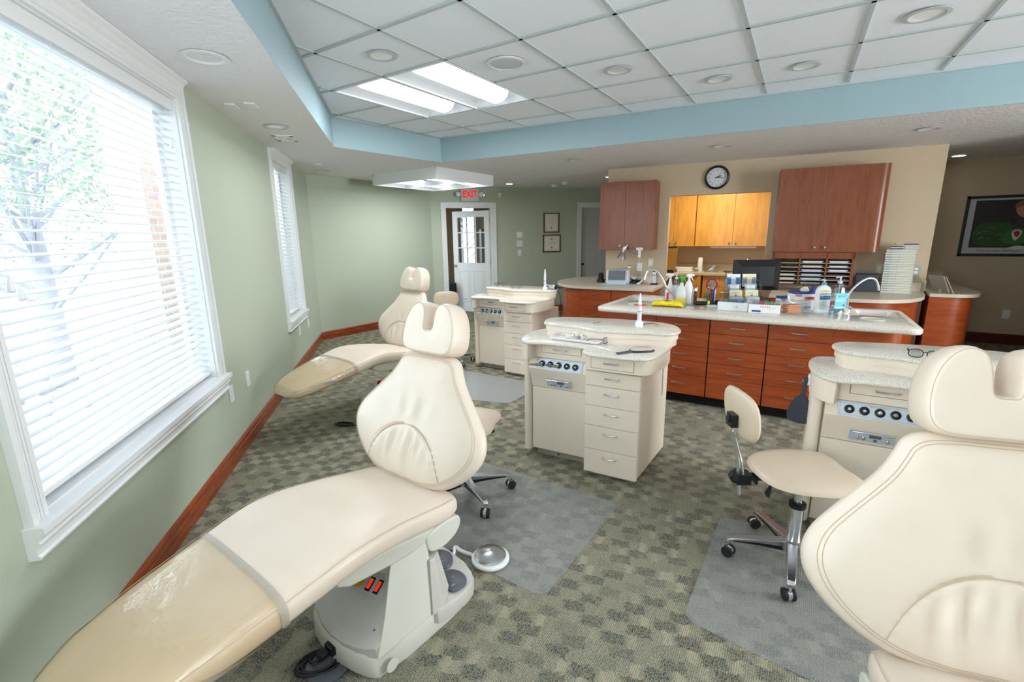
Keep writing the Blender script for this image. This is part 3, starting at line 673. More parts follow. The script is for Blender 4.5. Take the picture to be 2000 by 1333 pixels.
p = G(620, 321, ZL); c = MB(); c.lathe([(.05, 0), (.048, -.01), (.001, -.014)], n=24); tag(c.build('sprinkler_cover', M_white, loc=(p.x, p.y, ZL)), 'small flat round white cover on the ceiling beside the narrow window', 'cover')

# ------------------------------------------------------------------ things on the walls
def platew(M, x, z, w, h, d=.007): b = MB(); b.prism([(q[0]+x, q[1]+z) for q in rrect(-w/2, w/2, -h/2, h/2, .006, 2)], 0, d, M); return b
# outlets and blank plates along the window wall
def outlet(label, P, ax, nrm, kind='duplex', m=None):
    t = thing('wall_outlet' if kind != 'blank' else 'blank_wall_plate', label, 'outlet' if kind != 'blank' else 'plate', P); M = wallM((0, 0, 0), ax, nrm)
    platew(M, 0, 0, .075, .118).build('cover_plate', m or M_whitep, t, bev=.002)
    if kind == 'duplex':
        b = MB()
        for zz in (-.02, .02): b.prism([(q[0], q[1]+zz) for q in rrect(-.017, .017, -.014, .014, .008, 3)], .007, .0095, M)
        b.build('receptacle', M_whitep, t)
        b = MB()
        for zz in (-.02, .02):
            for xx in (-.006, .006): b.box(xx-.001, xx+.001, zz-.002, zz+.006, .0095, .0100, M)
        b.build('slots', M_blackg, t, smooth=False)
    else:
        b = MB(); b.box(-.016, .016, -.032, .032, .007, .0095, M); b.build('insert', M_whitep, t, bev=.001)
    return t
def onL(x, y): return GP(x, y, L0, NL)
for lab, q, k in (('blank white wall plate just right of the large window sill', (451, 770), 'blank'), ('white wall outlet with scuff marks around it, right of the large window', (483, 740), 'duplex'), ('blank white wall plate just below the narrow window sill', (585, 646), 'blank'), ('white wall outlet right of the narrow window sill', (602, 631), 'duplex')):
    P = onL(*q); outlet(lab, P, DL, NL, k)
P = GP(1789, 529, B1, NB); outlet('bright metal wall outlet on the beige wall beside the tall stack of trays', P, DB, NB, 'duplex', mat('polished_plate', (225, 226, 230), .15, .8))
P = GP(1965, 614, (0, YF, 0), (0, 1, 0)); outlet('white wall outlet low on the dark hall wall under the framed child photo', P, (1, 0, 0), (0, -1, 0))
P = GP(1249, 522, B1, NB); outlet('white wall outlet above the left counter with a cord plugged in', P, DB, NB)
P = GP(1270.5, 513, B1, NB); outlet('cream wall jack plate above the left counter, right of the white outlet', P, DB, NB, 'blank', mat('ivory_plate', (222, 212, 184), .4))
P = GP(1717, 525, B1, NB); outlet('cream switch plate on the beige wall, half hidden by the stack of trays', P, DB, NB, 'blank', MC['ivory_plate'])
# switches by the exit door
def switchp(label, t_, z, n_):
    t = thing('light_switch', label, 'switch', BW(t_, z)); M = wallM((0, 0, 0), D2, N2); w = .075 if n_ == 1 else .12
    platew(M, 0, 0, w, .118).build('cover_plate', M_whitep, t, bev=.002)
    for k in range(n_): b = MB(); b.box((k-(n_-1)/2)*.046-.016, (k-(n_-1)/2)*.046+.016, -.033, .033, .007, .012, M); b.build('rocker', M_whitep, t, smooth=False, bev=.002)
switchp('double white rocker switch, topmost of the three beside the exit door', 1.735, 1.569, 2)
switchp('double white rocker switch, middle of the three beside the exit door', 1.734, 1.40, 2)
switchp('single white rocker switch, lowest of the three beside the exit door', 1.732, 1.218, 1)
t = thing('motion_sensor', 'small white wall sensor right of the exit sign', 'sensor', BW(1.335, 2.32)); M = wallM((0, 0, 0), D2, N2)
b = MB(); b.prism(rrect(-.03, .03, -.045, .045, .008, 2), 0, .035, M); b.build('sensor_case', M_whitep, t, bev=.004)
b = MB(); b.prism(rrect(-.02, .02, -.03, .01, .006, 2), .035, .038, M); b.build('sensor_window', mat('sensor_lens', (220, 224, 226), .2), t)
# exit sign
t = thing('exit_sign', 'lit white exit sign with red letters and two emergency lamp heads above the open door', 'sign', BW(.748, 2.32)); M = wallM((0, 0, 0), D2, N2)
b = MB(); b.box(-.175, .175, -.115, .115, 0, .055, M); b.build('sign_case', mat('sign_case', (208, 208, 204), .4), t, smooth=False, bev=.006)
M_red = emat('exit_red', (228, 24, 30), .55)
Mt = M@Matrix.Translation((0, .01, .0562)); text('EXIT', .175, M_red, t, Mt, 'lettering', .0008, sx=.78, font_bold=.004)
for s, nm in ((-1, 'left'), (1, 'right')):
    b = MB(); A = M@Matrix.Translation((s*.225, .01, .05)); b.lathe([(.020, -.03), (.045, -.01), (.054, .02), (.054, .032), (.046, .034)], n=24, M=A@Matrix.Rotation(radians(-8*s), 4, 'Y')); b.box(-.03 if s > 0 else -.0, .0 if s > 0 else .03, -.008, .008, -.03, -.01, A)
    hd = b.build('lamp_head', M_chrome, t)
    b = MB(); b.lathe([(.046, .030), (.03, .036), (.001, .038)], n=24, M=A); b.build('lamp_lens', mat('lamp_lens', (232, 236, 240), .1, coat=.6), hd)
# diplomas
M_frame = mat('walnut_frame', (78, 48, 30), .35); M_matb = mat('cream_mat_board', (226, 222, 206), .8); M_ink = mat('grey_ink', (120, 118, 112), .8); M_gold = mat('gold_seal', (190, 154, 84), .4)
def diploma(label, t_, z, w, h, land):
    t = thing('framed_diploma', label, 'frame', BW(t_, z)); M = wallM((0, 0, 0), D2, N2)
    b = MB()
    for (x0, x1, y0, y1) in ((-w/2, w/2, h/2-.018, h/2), (-w/2, w/2, -h/2, -h/2+.018), (-w/2, -w/2+.018, -h/2, h/2), (w/2-.018, w/2, -h/2, h/2)): b.box(x0, x1, y0, y1, 0, .022, M)
    b.build('frame', M_frame, t, smooth=False, bev=.002)
    b = MB(); b.box(-w/2+.01, w/2-.01, -h/2+.01, h/2-.01, .004, .010, M); b.build('mat_board', M_matb, t, smooth=False)
    b = MB(); b.box(-w/2+.055, w/2-.055, -h/2+.05, h/2-.05, .010, .0112, M); b.build('certificate', mat('certificate_paper', (238, 234, 218), .8), t, smooth=False)
    b = MB()
    lw = w-.15
    for k, (f, y) in enumerate(((.75, .10), (.5, .05), (.85, .02), (.6, -.0), (.7, -.03))): b.box(-lw*f/2, lw*f/2, y*h/.38-.0015, y*h/.38+.0015, .0112, .0116, M)
    if land: b.cyl(M@Vector((0, .085, .0112)), M@Vector((0, .085, .0118)), .018, n=6)
    b.build('printed_lines', M_ink, t, smooth=False)
    b = MB(); b.cyl(M@Vector((0, -h/2+.09, .0112)), M@Vector((0, -h/2+.09, .0125)), .02, n=20); b.build('seal', M_gold, t, smooth=False)
diploma('upright framed diploma with a gold seal on the green wall, above the other', 2.399, 1.80, .33, .385, 0)
diploma('wide framed diploma with a crest and gold seal, below the other', 2.407, 1.391, .375, .345, 1)
# clock
P = GP(1400.5, 347, B1, NB); t = thing('wall_clock', 'round black-rimmed wall clock showing about twenty past two on the beige wall', 'clock', P); M = wallM((0, 0, 0), DB, NB)
b = MB(); b.lathe([(.125, 0), (.148, .006), (.152, .02), (.146, .034), (.134, .040), (.124, .034), (.122, .014)], n=56, M=M); b.build('rim', M_black, t)
b = MB(); b.cyl(M@Vector((0, 0, 0)), M@Vector((0, 0, .014)), .124, n=56); b.build('dial', mat('clock_dial', (214, 216, 222), .5), t, smooth=False)
M_ink2 = mat('black_ink', (26, 26, 30), .6)
for k in range(1, 13):
    a = radians(90-30*k); text(str(k), .030, M_ink2, t, M@Matrix.Translation((.096*cos(a), .096*sin(a), .0145)), 'numeral', .0003)
for nm, a, Lh, w in (('hour_hand', 90-30*2.3, .055, .005), ('minute_hand', 90-6*16.5, .085, .0035), ('second_hand', 90-6*7.5, .085, .0014)):
    b = MB(); A = M@Matrix.Rotation(radians(a), 4, 'Z'); b.box(-.02, Lh, -w, w, .017, .019, A); b.build(nm, M_ink2, t, smooth=False)
# framed photo of a child in the hall
P = GP(1945, 452, (0, YF, 0), (0, 1, 0)); A0_ = GP(1902, 391, (0, YF, 0), (0, 1, 0)); A1_ = GP(1870, 511.5, (0, YF, 0), (0, 1, 0))
wf = .98; top_ = 1.985; bot_ = 1.19; x0f = 1.735
t = thing('framed_poster', 'black framed poster of a small child holding a green dinosaur plush in the dark hall', 'poster', (x0f+wf/2, YF, (top_+bot_)/2)); M = wallM((0, 0, 0), (1, 0, 0), (0, -1, 0)); hf = top_-bot_
b = MB()
for (a0, a1, c0, c1) in ((-wf/2, wf/2, hf/2-.035, hf/2), (-wf/2, wf/2, -hf/2, -hf/2+.035), (-wf/2, -wf/2+.035, -hf/2, hf/2), (wf/2-.035, wf/2, -hf/2, hf/2)): b.box(a0, a1, c0, c1, 0, .025, M)
b.build('frame', M_black, t, smooth=False, bev=.003)
b = MB(); b.box(-wf/2+.03, wf/2-.03, -hf/2+.03, hf/2-.03, .003, .008, M); b.build('mat_board', mat('pale_grey_mat_board', (196, 196, 200), .6), t, smooth=False)
b = MB(); b.box(-wf/2+.10, wf/2-.10, -hf/2+.115, hf/2-.06, .008, .0095, M); ph = b.build('photograph', mat('dark_photo_ground', (44, 38, 38), .5), t, smooth=False)
def blob(pts, m, z, nm):
    b = MB(); b.prism(smooth2(pts, 2), z, z+.0008, M); b.build(nm, m, ph, smooth=False)
blob([(-.38, -.22), (-.36, .02), (-.2, .06), (.0, .04), (.1, -.1), (.05, -.26), (-.2, -.27)], mat('print_green', (44, 84, 40), .6), .0096, 'green_plush')
for k in range(16): 
    a = random.uniform(-.34, .02); c_ = random.uniform(-.2, .0); blob([(a, c_), (a+.03, c_+.015), (a+.035, c_+.03), (a+.005, c_+.02)], mat('print_camo', (112, 108, 78), .6), .0105, 'printed_pattern')
blob([(-.02, -.12), (.05, .1), (.12, .2), (.26, .18), (.34, .02), (.3, -.1), (.12, -.06)], mat('print_dark_shirt', (64, 58, 50), .6), .0106, 'shirt')
blob([(.02, .16), (.0, .24), (.05, .3), (.15, .3), (.19, .22), (.15, .13), (.08, .1)], mat('print_skin', (186, 130, 108), .6), .0115, 'child_face')
blob([(-.01, .22), (.0, .29), (.06, .33), (.15, .33), (.2, .26), (.18, .2), (.14, .25), (.05, .25)], mat('print_hair', (140, 92, 56), .6), .0124, 'child_hair')
blob([(-.06, -.24), (-.08, -.1), (.02, -.02), (.14, -.03), (.2, -.14), (.14, -.25)], mat('print_green_light', (52, 110, 48), .6), .0124, 'plush_head')
blob([(.0, -.08), (.05, -.04), (.12, -.07), (.07, -.19), (.04, -.19)], mat('print_white', (214, 206, 202), .6), .0133, 'plush_mouth')
blob([(.02, -.085), (.055, -.06), (.1, -.08), (.065, -.165)], mat('print_red', (150, 44, 44), .6), .0142, 'plush_tongue')
blob([(.12, -.04), (.18, .0), (.24, -.03), (.2, -.07)], MC['print_skin'], .0142, 'child_hand')
blob([(-.02, -.29), (.08, -.25), (.18, -.27), (.16, -.3), (.0, -.3)], MC['print_white'], .0133, 'shoe')
text('"Have you been wearing your retainer?"', .038, M_ink2, t, M@Matrix.Translation((0, -hf/2+.075, .0086)), 'caption', .0003)
# ------------------------------------------------------------------ dental chairs
def lerpt(tab, x):
    for i in range(len(tab)-1):
        if (tab[i][0]-x)*(tab[i+1][0]-x) <= 0 and tab[i][0] != tab[i+1][0]:
            f = (x-tab[i][0])/(tab[i+1][0]-tab[i][0]); f2 = f*f*(3-2*f) if len(tab[i]) > 2 and tab[i][2] else f
            return tab[i][1]+(tab[i+1][1]-tab[i][1])*f2
    return tab[0][1] if abs(x-tab[0][0]) < abs(x-tab[-1][0]) else tab[-1][1]
def pillow(outline, c, front, back, nr=30, pw=5.0):
    """outline (s,t) closed; front(s,t,r)/back -> offset along the normal; returns MB in (s, n, t) space, n towards the sitter = -y"""
    mb = MB(); N = len(outline); rs = [((k/nr))**.72 for k in range(1, nr+1)]
    def ringpts(r, f, sg):
        out = []
        for (s, t) in outline:
            ss = c[0]+(s-c[0])*r; tt = c[1]+(t-c[1])*r; h = f(ss, tt, r)*(max(0, 1-r**pw))**.5
            out.append((ss, -sg*h, tt))
        return out
    rings = [ringpts(r, front, 1) for r in rs]+[ringpts(r, back, -1) for r in rs[-2::-1]]
    mb.loft(rings, caps=True); return mb
LEAN = radians(22)
Mbk = Matrix.Translation((-.022, .0, .515))@Matrix.Rotation(-LEAN, 4, 'X')
half = [(.0, -.004), (.12, -.004), (.21, .012), (.285, .05), (.35, .105), (.392, .165), (.402, .225), (.380, .285), (.326, .345), (.268, .405), (.218, .46), (.190, .508), (.172, .545), (.135, .564), (.06, .568)]
bo = half+[(0, .567)]+[(-a, b) for a, b in half[:0:-1]]
bo = smooth2(bo, 2)
def bfront(s, t, r):
    h = .060+.016*(s/.4)**2*max(0, 1-abs(t-.22)/.25)
    e = math.hypot(s/.235, (t+.03)/.27)                   # lumbar arch
    if e < 1.0:
        m = min(1, (1-e)*5); f = sin(s*118+sin(t*17)*.8)*.5+sin(s*71+1.3+t*6)*.5
        h += .0095*m*f*(.25+.75*min(1, max(0, (t+.02)/.22)*1.2+.25))
    h -= .0075*math.exp(-((e-1)/.022)**2)
    up_ = max(0, t-.24)
    if up_ > 0: h += .0045*sin(s*60+.6)*math.exp(-((t-.31)/.06)**2)*math.exp(-(s/.11)**2)
    return h
def bback(s, t, r): return .040
hh = [(0, 0), (.09, -.001), (.134, .008), (.156, .038), (.159, .085), (.152, .135), (.134, .182), (.106, .216), (.074, .230), (.044, .221), (.028, .198), (.0225, .155), (.0215, .118), (.017, .110), (0, .109)]
ho = smooth2(hh[:-1]+[(-a, b) for a, b in hh[-1:0:-1]], 2)
def surf(fn, outline, c, r, pw=5.0, off=.0015, sg=1):      # line following the cushion face
    out = []
    for (s, t) in outline:
        ss = c[0]+(s-c[0])*r; tt = c[1]+(t-c[1])*r; out.append((ss, -sg*(fn(ss, tt, r)*(1-r**pw)**.5+off), tt))
    return out
zt = [(.075, .485), (.045, .512), (0, .528), (-.10, .545), (-.25, .572), (-.40, .590), (-.50, .592), (-.58, .580), (-.68, .557), (-.80, .530), (-.95, .494), (-1.08, .455), (-1.16, .420), (-1.20, .385)]
zb = [(.075, .455), (.045, .425), (0, .415), (-.10, .425), (-.25, .452), (-.40, .476), (-.50, .478), (-.58, .466), (-.68, .446), (-.80, .422), (-.95, .392), (-1.08, .365), (-1.16, .352), (-1.20, .365)]
wt = [(.075, .195), (.045, .245), (0, .262), (-.10, .268), (-.25, .276), (-.40, .292), (-.50, .298), (-.58, .296), (-.68, .286), (-.80, .272), (-.95, .250), (-1.08, .218), (-1.16, .168), (-1.20, .10)]
def cat(tab):                                              # smooth interpolation
    xs = [p[0] for p in tab]; ys = [p[1] for p in tab]
    def f(x):
        for i in range(len(xs)-1):
            if xs[i] >= x >= xs[i+1]:
                u = (xs[i]-x)/(xs[i]-xs[i+1]); p0 = ys[max(0, i-1)]; p1 = ys[i]; p2 = ys[i+1]; p3 = ys[min(len(ys)-1, i+2)]
                return .5*((2*p1)+(-p0+p2)*u+(2*p0-5*p1+4*p2-p3)*u*u+(-p0+3*p1-3*p2+p3)*u**3)
        return ys[-1]
    return f
ZT_, ZB_, WT_ = cat(zt), cat(zb), cat(wt)
def seat_ring(l, n=48, grow=0, a0=None, a1=None):
    w, t, b = WT_(l)+grow, ZT_(l)+grow, ZB_(l)-grow; zc = (t+b)/2; h = (t-b)/2; out = []
    full = a0 is None
    for k in range(n if full else n+1):
        a = 2*pi*k/n if full else radians(a0+(a1-a0)*k/n)
        c, s = cos(a), sin(a); e = .42
        x = w*math.copysign(abs(c)**e, c); z = zc+h*math.copysign(abs(s)**(.62), s)
        if s > 0: z += .006*(1-(x/w)**2)*min(1, max(0, -l*6))
        out.append((x, l, z))
    return out
def make_dental_chair(label):
    t = thing('dental_chair', label, 'dental chair', (0, 0, 0))
    # backrest
    b = pillow(bo, (0, .25), bfront, bback, 46); b2 = b.build('backrest', M_vinyl, t, ang=60); b2.data.transform(Mbk)
    for r in (.905, .93):
        c = MB(); c.tube(surf(bfront, bo, (0, .25), r), .0009, 5, M=Mbk, closed=True); c.build('stitching', M_stitch, b2)
    c = MB(); pts = []
    for k in range(61):
        a = radians(-4+188*k/60); s, tt = .235*cos(a), -.03+.27*sin(a)
        if tt < .045: continue
        d_ = Vector((s, tt-.25)); L_ = d_.length; best_ = 9
        for k2 in range(len(bo)):
            a2 = Vector(bo[k2-1])-Vector((0, .25)); b2_ = Vector(bo[k2])-Vector((0, .25)); e2 = b2_-a2; den = d_.x*e2.y-d_.y*e2.x
            if abs(den) < 1e-9: continue
            u_ = (a2.x*e2.y-a2.y*e2.x)/den; v_ = (a2.x*d_.y-a2.y*d_.x)/den
            if u_ > 0 and -1e-6 <= v_ <= 1+1e-6: best_ = min(best_, u_)
        r_ = min(.985, 1/best_); pts.append((s, -(bfront(s, tt, r_)*(1-r_**5)**.5+.0046), tt))
    c.tube(pts, .0016, 6, M=Mbk); c.build('seam_piping', M_stitch, b2)
    # rear shell and headrest
    c = MB(); so = [(s*.86, .03+t_*.86) for s, t_ in bo]; c.loft([[(s, .040, q) for s, q in so], [(s, .062, q) for s, q in so], [(s*.93, .078, .02+q*.92) for s, q in so]], M=Mbk); c.build('back_shell', M_shell, t)
    Mh = Mbk@Matrix.Translation((.008, -.004, .560))@Matrix.Rotation(radians(7), 4, 'X')
    hm_ = MB(); prof_ = [(.016, -.067), (.0115, -.0662), (.007, -.063), (.0035, -.057), (.001, -.048), (-.001, -.034), (-.0015, 0), (.0, .026), (.003, .040), (.008, .048), (.015, .052)]
    hm_.loft([[(x, n_, z) for x, z in inset(ho, d_)] for d_, n_ in prof_]); h = hm_.build('headrest', M_vinyl, t, ang=75); h.data.transform(Mh)
    c = MB(); c.tube([(x, -.0642, z) for x, z in inset(ho, .0075)], .0009, 5, M=Mh, closed=True); c.build('stitching', M_stitch, h)
    c = MB(); c.box(-.035, .035, .03, .05, -.16, .06, Mh); c.build('headrest_bar', M_steel, t, smooth=False, bev=.006)
    # seat and leg rest in one cushion
    Ls = [.075, .07, .062, .052, .04, .02]+[-.02-.04*k for k in range(28)]+[-1.12, -1.14, -1.16, -1.175, -1.188, -1.197]
    s = MB(); s.loft([seat_ring(l) for l in Ls]); se = s.build('seat_cushion', M_vinyl, t, ang=60)
    for sg in (-1, 1):
        c = MB(); c.tube([(sg*(WT_(l)*.965+.001), l, (ZT_(l)*.72+ZB_(l)*.28)+.014) for l in [.02-.03*k for k in range(38)]], .0011, 5); c.build('stitching', M_stitch, se)
    # clear vinyl cover with its bands
    Lc = [-.70-.02*k for k in range(22)]+[-1.14, -1.16, -1.175, -1.19, -1.2]
    c = MB(); c.loft([seat_ring(l, 48, .0035) for l in Lc], caps=False); cv = c.build('leg_cover', M_cover, t, ang=70)
    c = MB(); c.loft([seat_ring(l, 48, .0055) for l in (-.69, -.692, -.710, -.712)], caps=False); c.build('cover_band', M_strap, cv)
    for sg in (-1, 1):
        rings = []
        for k in range(26):
            l = -.74-.43*k/25; a = radians(-22+62*(k/25)**1.3)
            pts = []
            for j in (-1, 0, 1):
                aa = a+j*.085; w, tt, bb = WT_(l)+.0058, ZT_(l)+.0058, ZB_(l)-.0058; c_, s_ = cos(aa), sin(aa)
                x = w*abs(c_)**.42; z = (tt+bb)/2+(tt-bb)/2*math.copysign(abs(s_)**.62, s_); pts.append((sg*x, l, z))
            rings.append(pts)
        c = MB(); c.loft(rings, closed=False); c.build('cover_band', M_strap, cv, ang=80)
    # under-seat frame, column, base
    f = MB(); f.loft([[(-.22, l, z0), (.25, l, z0), (.255, l, z1), (-.225, l, z1)] for l, z0, z1 in ((-.52, .455, .475), (-.47, .425, .49), (-.30, .40, .475), (-.10, .385, .44), (.02, .385, .43))])
    f.build('seat_frame', M_shell, t, bev=.008)
    c = MB(); c.loft([[(x, l*1.0, z) for l, z in smooth2([(-.14, .44), (.03, .44), (.05, .40), (.02, .355), (-.05, .335), (-.12, .345), (-.14, .38)], 2)] for x in (.17, .262)]); c.build('hinge_cover', M_shell, t, bev=.006)
    c = MB(); c.loft([[(x, l*1.0, z) for l, z in smooth2([(-.14, .44), (.03, .44), (.05, .40), (.02, .355), (-.05, .335), (-.12, .345), (-.14, .38)], 2)] for x in (-.262, -.17)]); c.build('hinge_cover', M_shell, t, bev=.006)
    bs = MB()
    foot = smooth2([(.275, -.40), (.285, .06), (.24, .13), (.05, .16), (-.10, .14), (-.16, .05), (-.165, -.34), (-.13, -.43), (.05, -.465), (.22, -.44)], 1)
    bs.loft([[(x*.97+.002, y*.97, 0) for x, y in foot], [(x, y, .02) for x, y in foot], [(x*1.0, y, .085) for x, y in foot], [(x*.985+.001, y*.99, .105) for x, y in foot], [(x*.95+.003, y*.96, .115) for x, y in foot]])
    base_ = bs.build('chair_base', M_shell, t, ang=50)
    c = MB(); c.loft([[(.278, -.415, .10), (.282, -.13, .10), (-.10, .02, .10), (-.14, -.10, .10), (.05, -.30, .10)],
                      [(.265, -.365, .22), (.270, -.13, .22), (-.08, .0, .22), (-.10, -.10, .22), (.13, -.25, .22)],
                      [(.236, -.292, .43), (.248, -.135, .43), (-.05, -.03, .43), (-.06, -.10, .43), (.20, -.26, .43)]])
    c.build('column', M_shell, t, smooth=False, bev=.006, seg=3)
    # sloping front cover with the switch panel
    fr = [(-.115, -.415), (.02, -.455), (.16, -.448), (.262, -.415), (.27, -.39)]; zf = lambda y: .122+(y+.455)*.52
    pc = [(-.12, -.40)]+fr+[(.262, -.375), (.135, -.215), (-.015, -.25)]
    pc = smooth2(pc, 1)
    c = MB(); c.loft([[(x, y, .10) for x, y in pc], [(x, y, zf(y)-.006) for x, y in pc], [(x*.98, y*.985, zf(y)) for x, y in pc]]); pl = c.build('front_cover', M_plate, t, ang=40)
    Mp = Matrix.Translation((.075, -.275, zf(-.275)+.001))@Matrix.Rotation(radians(12), 4, 'Z')@Matrix.Rotation(radians(27.5), 4, 'X')
    c = MB(); c.prism(rrect(-.10, .075, -.035, .035, .012), -.004, .004, Mp); pn = c.build('switch_panel', M_lgrey, t, bev=.002)
    c = MB(); c.cyl((-.065, 0, .004), (-.065, 0, .006), .030, n=24, M=Mp); c.build('yellow_ring', mat('yellow_plastic', (226, 178, 50), .4), pn)
    c = MB(); c.lathe([(.013, .006), (.013, .018), (.021, .022), (.021, .034), (.016, .038), (.001, .039)], (-.065, 0, 0), 24, Mp); c.build('emergency_button', mat('red_plastic', (190, 30, 34), .3), pn)
    for x in (-.005, .035):
        c = MB(); c.box(x-.011, x+.011, -.027, .027, .004, .008, Mp); c.build('switch_frame', M_black, pn, smooth=False, bev=.001)
        c = MB(); c.loft([[(x-.007, -.019, .008), (x+.007, -.019, .008), (x+.007, -.019, .013), (x-.007, -.019, .013)], [(x-.007, 0, .008), (x+.007, 0, .008), (x+.007, 0, .0095), (x-.007, 0, .0095)], [(x-.007, .019, .008), (x+.007, .019, .008), (x+.007, .019, .0105), (x-.007, .019, .0105)]], M=Mp); c.build('rocker_switch', mat('red_rocker', (200, 52, 34), .3, emit=((255, 60, 30), .25)), pn, smooth=False)
    for x, y in ((-.07, -.33), (.215, -.375)):
        c = MB(); c.lathe([(.0045, 0), (.004, .002), (.001, .0025)], (x, y, zf(y)+.0005), 10); c.build('screw', M_steel, pl)
    # foot control deck at the right rear with two pedals
    dk = smooth2([(.292, -.155), (.312, -.10), (.318, .04), (.27, .105), (.12, .15), (-.02, .16), (-.05, .02), (.10, -.06), (.22, -.12)], 1)
    c = MB(); c.loft([[(x, y, .055) for x, y in dk], [(x, y, .105) for x, y in dk], [(x*.975+.003, y*.97, .118) for x, y in dk]]); c.build('pedal_deck', M_plate, t, bev=.003)
    c = MB(); c.loft([[(.290, -.16, .10), (.296, -.10, .10), (.25, -.02, .10), (.17, -.05, .10)], [(.272, -.145, .33), (.276, -.12, .33), (.25, -.08, .33), (.20, -.10, .33)]]); c.build('deck_fin', M_plate, t, smooth=False, bev=.004)
    for cx, cy, a, g in ((.235, .015, -12, 'S'), (.105, .075, -40, 'K')):
        Mq = Matrix.Translation((cx, cy, .118))@Matrix.Rotation(radians(a), 4, 'Z')
        o_ = smooth2([(-.075, -.01), (-.04, -.05), (.05, -.052), (.064, -.03), (.058, .03), (.01, .052), (-.045, .04)], 2)
        c = MB(); c.loft([[(x, y, 0) for x, y in o_], [(x, y, .012) for x, y in o_], [(x*.9, y*.9, .017) for x, y in o_]], M=Mq); pd = c.build('foot_pedal', M_grey, t, ang=50)
        text(g, .02, M_lgrey, pd, Mq@Matrix.Translation((.035, -.028, .0172)), 'lettering', .0003); c = MB(); c.lathe([(.014, .017), (.012, .0185), (.001, .0175)], (0, 0, 0), 20, Mq); c.build('button_dimple', M_grey, pd)
    c = MB(); c.cyl((.286, -.36, .045), (.2885, -.36, .045), .026, n=28); c.build('round_cap', M_shell, t, bev=.001)
    c = MB(); c.box(.04, .09, -.475, -.45, .05, .085); c.build('power_socket', M_black, t, smooth=False, bev=.004)
    return t
chA = make_dental_chair('cream dental chair in the left foreground, showing its base with red switches')
chA.location = (-1.377, 1.334, 0); chA.rotation_euler.z = radians(-4.9)
copy_tree(chA, (-3.245, 3.181, 0), radians(-5.9), 'cream dental chair farthest back, beside the narrow window')
copy_tree(chA, (.487, 1.355, 0), radians(13.2), 'cream dental chair cut off by the right edge of the picture')

# ------------------------------------------------------------------ treatment stations
low = [(-.807, .010), (-.775, -.028), (-.7445, -.040), (-.690, -.030), (-.643, -.009), (-.503, -.005), (-.364, -.013), (-.338, -.032), (-.333, -.088), (-.318, -.135), (-.272, -.162), (-.181, -.175), (-.023, -.168), (.045, -.150), (.085, -.10), (.107, .0), (.128, .22), (.114, .385), (.03, .45), (-.30, .47), (-.65, .46), (-.828, .435), (-.862, .275), (-.85, .11)]
upo = [(-.747, .248), (-.725, .19), (-.66, .165), (-.574, .160), (-.488, .157), (-.415, .118), (-.30, .080), (-.20, .10), (-.096, .138), (.0, .158), (.082, .150), (.135, .17), (.164, .235), (.164, .312), (.113, .436), (.03, .50), (-.059, .519), (-.20, .528), (-.341, .522), (-.48, .50), (-.623, .464), (-.70, .44), (-.755, .38), (-.765, .31)]
low_s, up_s = smooth2(low, 2), smooth2(upo, 2)
def bow(mb, x, z, y0, w=.088, out=.028, r=.0047, dx=0):
    mb.tube([(x-w/2, y0, z), (x-w/2, y0-out*.8, z), (x-w/2+.006, y0-out, z), (x+w/2-.006, y0-out, z), (x+w/2, y0-out*.8, z), (x+w/2, y0, z)], r, 8)
